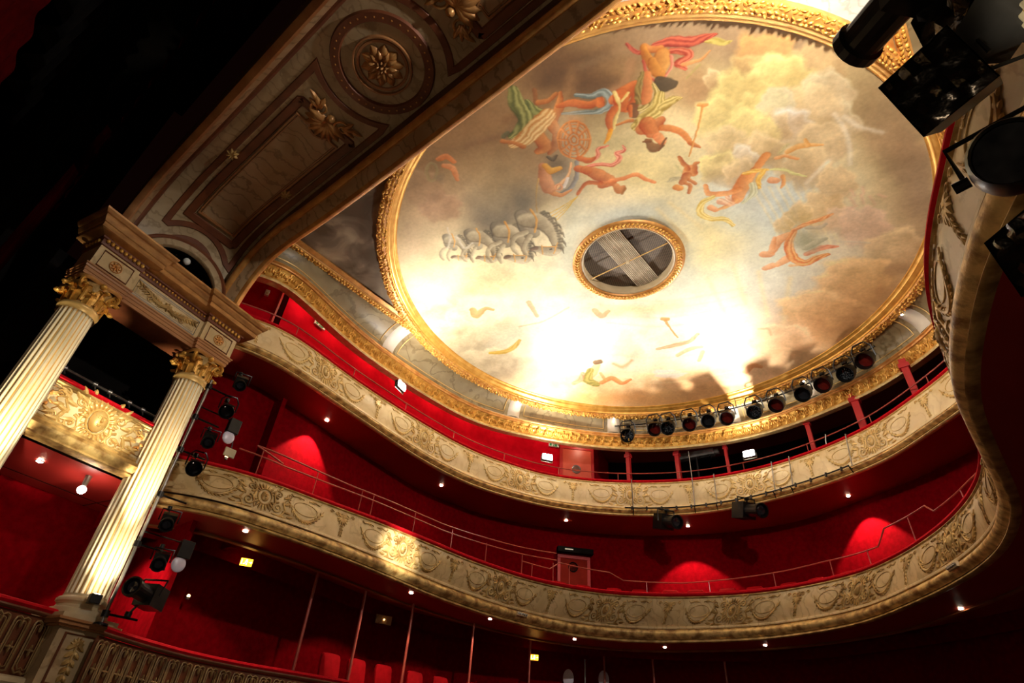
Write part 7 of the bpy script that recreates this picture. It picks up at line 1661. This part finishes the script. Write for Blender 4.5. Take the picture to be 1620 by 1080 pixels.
# ---------------------------------------------------------------- stage lighting fixtures
def stage_light(name, label, loc, aim, s=1.0, lens='lens', kind='par', group=None, hang=(0, 0, .3)):
    t = thing(name, label, 'spotlight', loc, group)
    R = (Vector(aim) - Vector(loc)).to_track_quat('-Z', 'Y').to_matrix()
    def rb(m, nm, mt, par=t, sm=True):
        m.v = [tuple(R @ (Vector(v) * s)) for v in m.v]; return m.build(nm, mt, par, sm)
    if kind == 'par':
        b = rb(MB().lathe([(.0, .24), (.06, .24), (.085, .20), (.09, .10), (.115, .04), (.12, -.14), (.125, -.15), (.12, -.16), (.112, -.15), (.108, -.04), (.10, .0)], 24), 'body', 'metal')
        rb(MB().lathe([(.0, -.045), (.05, -.05), (.10, -.035), (.108, -.02)], 24), 'lens', lens, b)
        rb(MB().tube([(-.14, 0, .0), (-.14, .16, .05), (-.08, .24, .06), (.08, .24, .06), (.14, .16, .05), (.14, 0, .0)], .012, 5), 'yoke', 'metal')
        rb(MB().box((0, .13, -.17), (.2, .005, .12)), 'barn_door', 'metal', b, False)
    elif kind == 'hood':
        b = rb(MB().add([(-.2, -.2, .12), (.2, -.2, .12), (.2, .2, .12), (-.2, .2, .12), (-.24, -.24, -.2), (.24, -.24, -.2), (.24, .24, -.2), (-.24, .24, -.2)], [(3, 2, 1, 0), (0, 1, 5, 4), (1, 2, 6, 5), (2, 3, 7, 6), (3, 0, 4, 7)]).box((0, 0, .22), (.26, .28, .26)), 'body', 'metal', t, False)
        rows = [[(-.23 + .46 * i / 8, -.23 + .46 * j / 8, -.19 + .035 * math.sin(i * 2.3 + j * 1.1) * math.cos(j * 1.9 - i)) for j in range(9)] for i in range(9)]
        rb(MB().grid(rows), 'foil_front', 'foil', b)
        rb(MB().tube([(-.27, 0, .05), (-.27, .28, .08), (.27, .28, .08), (.27, 0, .05)], .016, 5), 'yoke', 'metal')
    elif kind == 'can':
        b = rb(MB().lathe([(.0, .22), (.10, .21), (.15, .15), (.165, .05), (.165, -.10), (.15, -.14), (.14, -.12)], 28), 'body', 'metal')
        rb(MB().lathe([(.0, -.10), (.08, -.11), (.14, -.10)], 28), 'lens', lens, b)
        rb(MB().tube([(-.19, 0, .03), (-.19, .2, .05), (.19, .2, .05), (.19, 0, .03)], .014, 5), 'yoke', 'metal')
        rb(MB().tube([(0, -.16, .05), (.02, -.34, .08), (.12, -.40, .1)], .018, 5), 'cable_tail', 'metal')
        rb(MB().tube([(.17, 0, .03), (.24, 0, .03)], .03, 8), 'tilt_knob', 'metal')
    else:
        b = rb(MB().box((0, 0, .10), (.24, .26, .30)).lathe([(.10, -.05), (.10, -.30), (.12, -.31), (.12, -.36), (.10, -.36), (.095, -.3)], 20), 'body', 'metal', t, False)
        rb(MB().lathe([(.0, -.33), (.06, -.34), (.097, -.31)], 20), 'lens', lens, b)
        rb(MB().tube([(-.16, 0, .0), (-.16, .2, .05), (.16, .2, .05), (.16, 0, .0)], .014, 5), 'yoke', 'metal')
        for q in (0, 1, 2, 3) if kind == 'doors' else ():
            a = q * math.pi / 2; c, sn = math.cos(a), math.sin(a); w = .24
            m = MB(); P = [(-w / 2, .13, -.37), (w / 2, .13, -.37), (w * .7, .22, -.56), (-w * .7, .22, -.56)]
            P = [(x * c - y * sn, x * sn + y * c, z) for x, y, z in P]; Q = [(x * .98, y * .98, z - .004) for x, y, z in P]
            m.add(P + Q, [(0, 1, 2, 3), (7, 6, 5, 4), (0, 4, 5, 1), (1, 5, 6, 2), (2, 6, 7, 3), (3, 7, 4, 0)]); rb(m, 'barn_door', 'metal', b, False)
    h = Vector(hang); MB().tube([h * .3, h], .014 * s, 6).lathe([(.0, -.03), (.04 * s, -.03), (.04 * s, .03), (0, .03)], 10, o=tuple(h)).build('clamp', 'metal', t)
    return t
# far pole beside the right fluted column
pole = thing('lighting_pole', 'thin upright scaffold pole carrying spotlights beside the right fluted column', 'pole', (-5.2, -6.56, 1.28))
MB().tube([(0, 0, 0), (0, 0, 3.9)], .024, 10).build('pole', 'steel', pole); MB().lathe([(.09, 0), (.09, .02), (.03, .04)], 16).build('pole_foot', 'metal', pole)
for z in (1.42, 2.35, 3.1, 3.85, 4.45, 5.05):
    m = MB().tube([(0, 0, z - 1.28), (.0, .42, z - 1.28)], .016, 6).lathe([(0, -.04), (.05, -.04), (.05, .04), (0, .04)], 10, o=(0, 0, z - 1.28)); m.build('arm', 'metal', pole)
for z, y, d, k in ((5.30, -6.14, 'topmost of the column', 'box'), (4.72, -6.18, 'second from the top', 'par'), (4.12, -6.26, 'third, beside the pale disc', 'box'), (3.62, -6.30, 'before the end of the lower balcony', 'par'), (2.72, -6.34, 'just under the lower balcony end', 'box'), (2.18, -6.22, 'fourth from the bottom of the pole', 'box')):
    stage_light('stage_spotlight', 'black stage spotlight on the far pole, ' + d, (-5.05, y, z), (3.5, -9.0 + (z - 4) * .2, -1.5), .82 if k == 'box' else 1.0, 'lens', k, 'spotlights on the far pole', (-.1, -.02, .22))
stage_light('stage_spotlight', 'black stage spotlight with barn doors seen edge-on, lowest on the far pole', (-5.05, -6.2, 1.72), (-3.0, -9, 1.9), 1.1, 'lens', 'box', 'spotlights on the far pole', (-.1, -.1, -.26))
for z, y, d in ((4.36, -5.92, 'beside the third spotlight of the pole'), (2.24, -5.90, 'below the black box before the dark doorway')):
    t = thing('pale_disc_lamp', 'pale lilac round lamp glass ' + d, 'lamp', (-5.2, y, z))
    MB().blob((0, 0, 0), (.03, .105, .115), 20, 12).build('glass', 'gel_white', t); MB().box((-.02, .02, .22), (.12, .2, .26)).build('black_housing', 'metal', t, False, .01); MB().tube([(0, 0, .3), (0, -6.56 - y, .3)], .012, 6).build('arm', 'metal', t)
t = thing('square_panel', 'small brown square plate on the dark red wall under the pale disc lamp', 'panel', (-5.2, -5.80, 4.12)); MB().box((0, 0, 0), (.03, .2, .16)).build('plate', 'stone', t, False, .02); MB().tube([(.0, 0, .08), (0, -.02, .2)], .01, 5).build('stem', 'metal', t)
t = thing('column_uplight', 'tiny black lamp clipped to the foot of the right fluted column', 'lamp', (-5.22, -6.76, 1.56)); MB().box((0, 0, 0), (.12, .14, .12)).build('body', 'metal', t, False, .01); MB().lathe([(0, .065), (.045, .065), (.05, .05)], 14).build('lens', 'bulb', t)
# near pole, very close at the upper right
npole = thing('lighting_pole', 'black scaffold pole close by at the upper right edge, carrying big black fixtures', 'pole', (5.62, -6.62, -1.6))
MB().tube([(0, 0, 0), (0, 0, 6.6)], .03, 10).build('pole', 'metal', npole)
for z in (2.3, 2.95, 3.75, 4.55):
    MB().tube([(0, 0, z + 1.6), (-.42, .06, z + 1.6)], .02, 8).lathe([(0, -.05), (.06, -.05), (.06, .05), (0, .05)], 12, o=(0, 0, z + 1.6)).build('arm', 'metal', npole)
for i, (p, aim, s, k, d) in enumerate((((5.10, -6.68, 3.42), (4.55, -7.9, 2.6), .88, 'hood', 'box-shaped with a crinkled shiny front, nearest the gold ring'), ((5.18, -6.50, 2.84), (4.9, -8.2, 1.9), 1.15, 'can', 'round one overlapping the marble front'),
                              ((5.16, -6.38, 2.26), (4.5, -7.2, 2.2), .8, 'hood', 'cut by the right edge over the dark red underside'), ((5.22, -6.86, 4.28), (4.7, -6.4, 4.5), 1.45, 'box', 'largest, at the very top beside the garland beam'), ((5.50, -6.80, 3.80), (4.9, -7.3, 3.9), 1.25, 'hood', 'half hidden between the top one and the shiny one'))):
    stage_light('large_stage_spotlight', 'big near black spotlight, ' + d, p, aim, s, 'lens', k, 'large black fixtures at the upper right', (5.6 - p[0], -6.6 - p[1], .0))
# row of lamps hanging under the ring
BAR = smooth(resample(catmull([(-3.9, 5.15), (-3.0, 5.55), (-2.0, 5.86), (-1.0, 6.05), (0, 6.15), (1.0, 6.13), (2.0, 5.93), (3.0, 5.57), (3.8, 5.1)]), 60), .1)
t = thing('lamp_bar', 'curved black pipe under the ceiling ring carrying the row of lamps', 'pipe', (0, 6.1, 9.40))
local(MB().tube([(float(a), float(b), 9.40) for a, b in BAR], .022, 8), (0, 6.1, 9.40)).build('pipe', 'metal', t)
for k in range(7):
    p = BAR[4 + k * 8]; local(MB().tube([(float(p[0]), float(p[1]), 9.40), (float(p[0]), float(p[1]), 9.72)], .01, 5), (0, 6.1, 9.40)).build('hanger', 'metal', t)
lens_k = ['lens_facet', 'lens_red', 'lens_facet', 'lens_red', 'lens', 'lens_red', 'lens_facet', 'lens_red', 'lens', 'lens_red', 'lens_facet', 'lens_red']
for k, (x, y) in enumerate([(-3.53, 5.35), (-2.61, 5.44), (-2.23, 5.59), (-1.57, 5.73), (-1.0, 5.82), (-.48, 5.97), (.33, 6.05), (.98, 6.01), (1.77, 5.83), (2.35, 5.64), (2.98, 5.44), (3.52, 5.08)]):
    d = {'lens_facet': 'sparkling clear glass', 'lens_red': 'dark red glass', 'lens': 'dull dark glass'}[lens_k[k]]
    stage_light('hanging_par_lamp', 'black can lamp with %s, %s from left under the ceiling ring' % (d, ORD[k]), (x, y, 9.08), (x * .6, y - 5.0, 5.0), 1.75, lens_k[k], 'par', 'row of can lamps under the ceiling ring', (0, .05, .32))
# two moving heads under the upper balcony and the pipe on its front
for (x, y, d) in ((-2.85, 6.05, 'left one, beside a bright downlight'), (-.55, 6.35, 'right one, alone')):
    stage_light('moving_spotlight', 'black spotlight hanging below the upper balcony front, ' + d, (x, y, 6.30), (x + 1.5, y - 1.0, 5.7), 1.7, 'lens', 'box', 'black spotlights below the upper balcony front', (0, .1, .38))
u0, u1 = frac(FU, -3.9, 5.6), frac(FU, 2.5, 6.05)
t = thing('front_pipe', 'dark lighting pipe with clamps fixed along the lower edge of the upper balcony front', 'pipe', tuple(FU.pt(u0, .83, .2)))
org = tuple(FU.pt(u0, .83, .2))
local(MB().tube([FU.pt(u0 + (u1 - u0) * k / 40, .84, .22) for k in range(41)], .02, 8), org).build('pipe', 'metal', t)
for k in range(15):
    u = u0 + (u1 - u0) * (k + .5) / 15
    local(MB().tube([FU.pt(u, .80, .22), FU.pt(u, .90, .22)], .03, 8), org).build('clamp', 'metal', t)
for x, y, top in ((-3.70, 5.63, 0), (-2.1, 6.5, -.9), (-1.45, 6.65, 0), (.25, 6.7, 0), (.85, 6.62, 0), (2.45, 6.1, 0)):
    u = frac(FU, x, y)
    a = FU.pt(u, -.06, .10); b = FU.pt(u, .90, .10); c_ = FU.pt(u, .86, .24); d_ = FU.pt(u, 1.0, .10)
    m = MB(); m.tube([FU.pt(u, -.06, -.1), a, b], .016, 5); 
    if top: m.tube([a, a + Vector((0, 0, .85))], .016, 6)
    m.build('x', 'steel', t); o = t.children[-1]
    for v in o.data.vertices: v.co -= Vector(org)
    o.name = 'bracket_upright'
    local(MB().tube([b, c_, d_], .014, 5), org).build('bracket_foot', 'metal', t)
# grey follow-spot box in the gallery
t = thing('follow_spotlight', 'long grey box-shaped follow spotlight on a stand in the dark upper gallery', 'spotlight', (-2.05, 7.05, 7.55), rot=(0, 0, math.radians(8)))
MB().box((0, 0, 1.12), (1.15, .24, .20)).lathe([(.09, -.1), (.09, .12)], 16, o=(.6, 0, 1.12), rot=Matrix.Rotation(math.pi / 2, 3, 'Y')).build('body', 'steel', t, False, .02)
MB().tube([(0, 0, 0), (0, 0, 1.05)], .03, 8).build('stand', 'metal', t); MB().box((.3, -.02, .98), (.3, .2, .08)).build('ballast_box', 'metal', t, False, .01)
# flood lights on the upper rim
for (x, y, z), d in zip([f[0] for f in FLOODS], ('leftmost on the upper rim', 'in front of the coral gallery door', 'on the right, in front of the dark gallery')):
    n = Vector((-x, -y, 0)).normalized(); t = thing('flood_light', 'blazing white flood light, ' + d, 'light', (x, y, z - .05), 'flood lights on the upper balcony rim')
    rz = math.atan2(n.y, n.x) - math.pi / 2; R = Matrix.Rotation(rz, 3, 'Z') @ Matrix.Rotation(math.radians(6), 3, 'X')
    def rr(m, nm, mt, sm=False):
        m.v = [tuple(R @ Vector(v)) for v in m.v]; m.build(nm, mt, t, sm)
    rr(MB().box((0, -.05, 0), (.34, .10, .20)), 'housing', 'metal'); rr(MB().box((0, .02, 0), (.30, .03, .17)), 'lit_glass', 'flood')
    rr(MB().tube([(-.19, -.04, 0), (-.19, -.06, -.14), (.19, -.06, -.14), (.19, -.04, 0)], .010, 5), 'bracket', 'steel')
t = thing('white_stick', 'short white stick leaning against the upper rim between two red posts', 'stick', tuple(FU.pt(frac(FU, 1.85, 6.3), 0, -.02)))
MB().tube([(0, 0, 0), (.02, 0, .2), (.06, 0, .36)], .014, 6).build('stick', 'sign_white', t)
for u, d in ((frac(FL, -5.4, 2.8), 'left of the middle'), (frac(FL, 4.1, 2.8), 'at the right bend')):
    a = FL.pt(u, .80, .14); t = thing('socket_strip', 'small grey socket strip on the lower balcony moulding, ' + d, 'socket', tuple(a))
    q = FL.pt(u + .006, .80, .14) - FL.pt(u - .006, .80, .14); R = Matrix.Rotation(math.atan2(q.y, q.x), 3, 'Z')
    m = MB().box((0, 0, 0), (.34, .05, .09), R); m.build('strip', 'stone', t, False, .006)
    for k in range(5): MB().lathe([(0, 0), (.026, 0), (.026, .03), (.018, .035), (.0, .02)], 12, o=tuple(R @ Vector((-.13 + .065 * k, -.025, 0))), rot=R @ Matrix.Rotation(math.pi / 2, 3, 'X')).build('socket', 'steel', t)
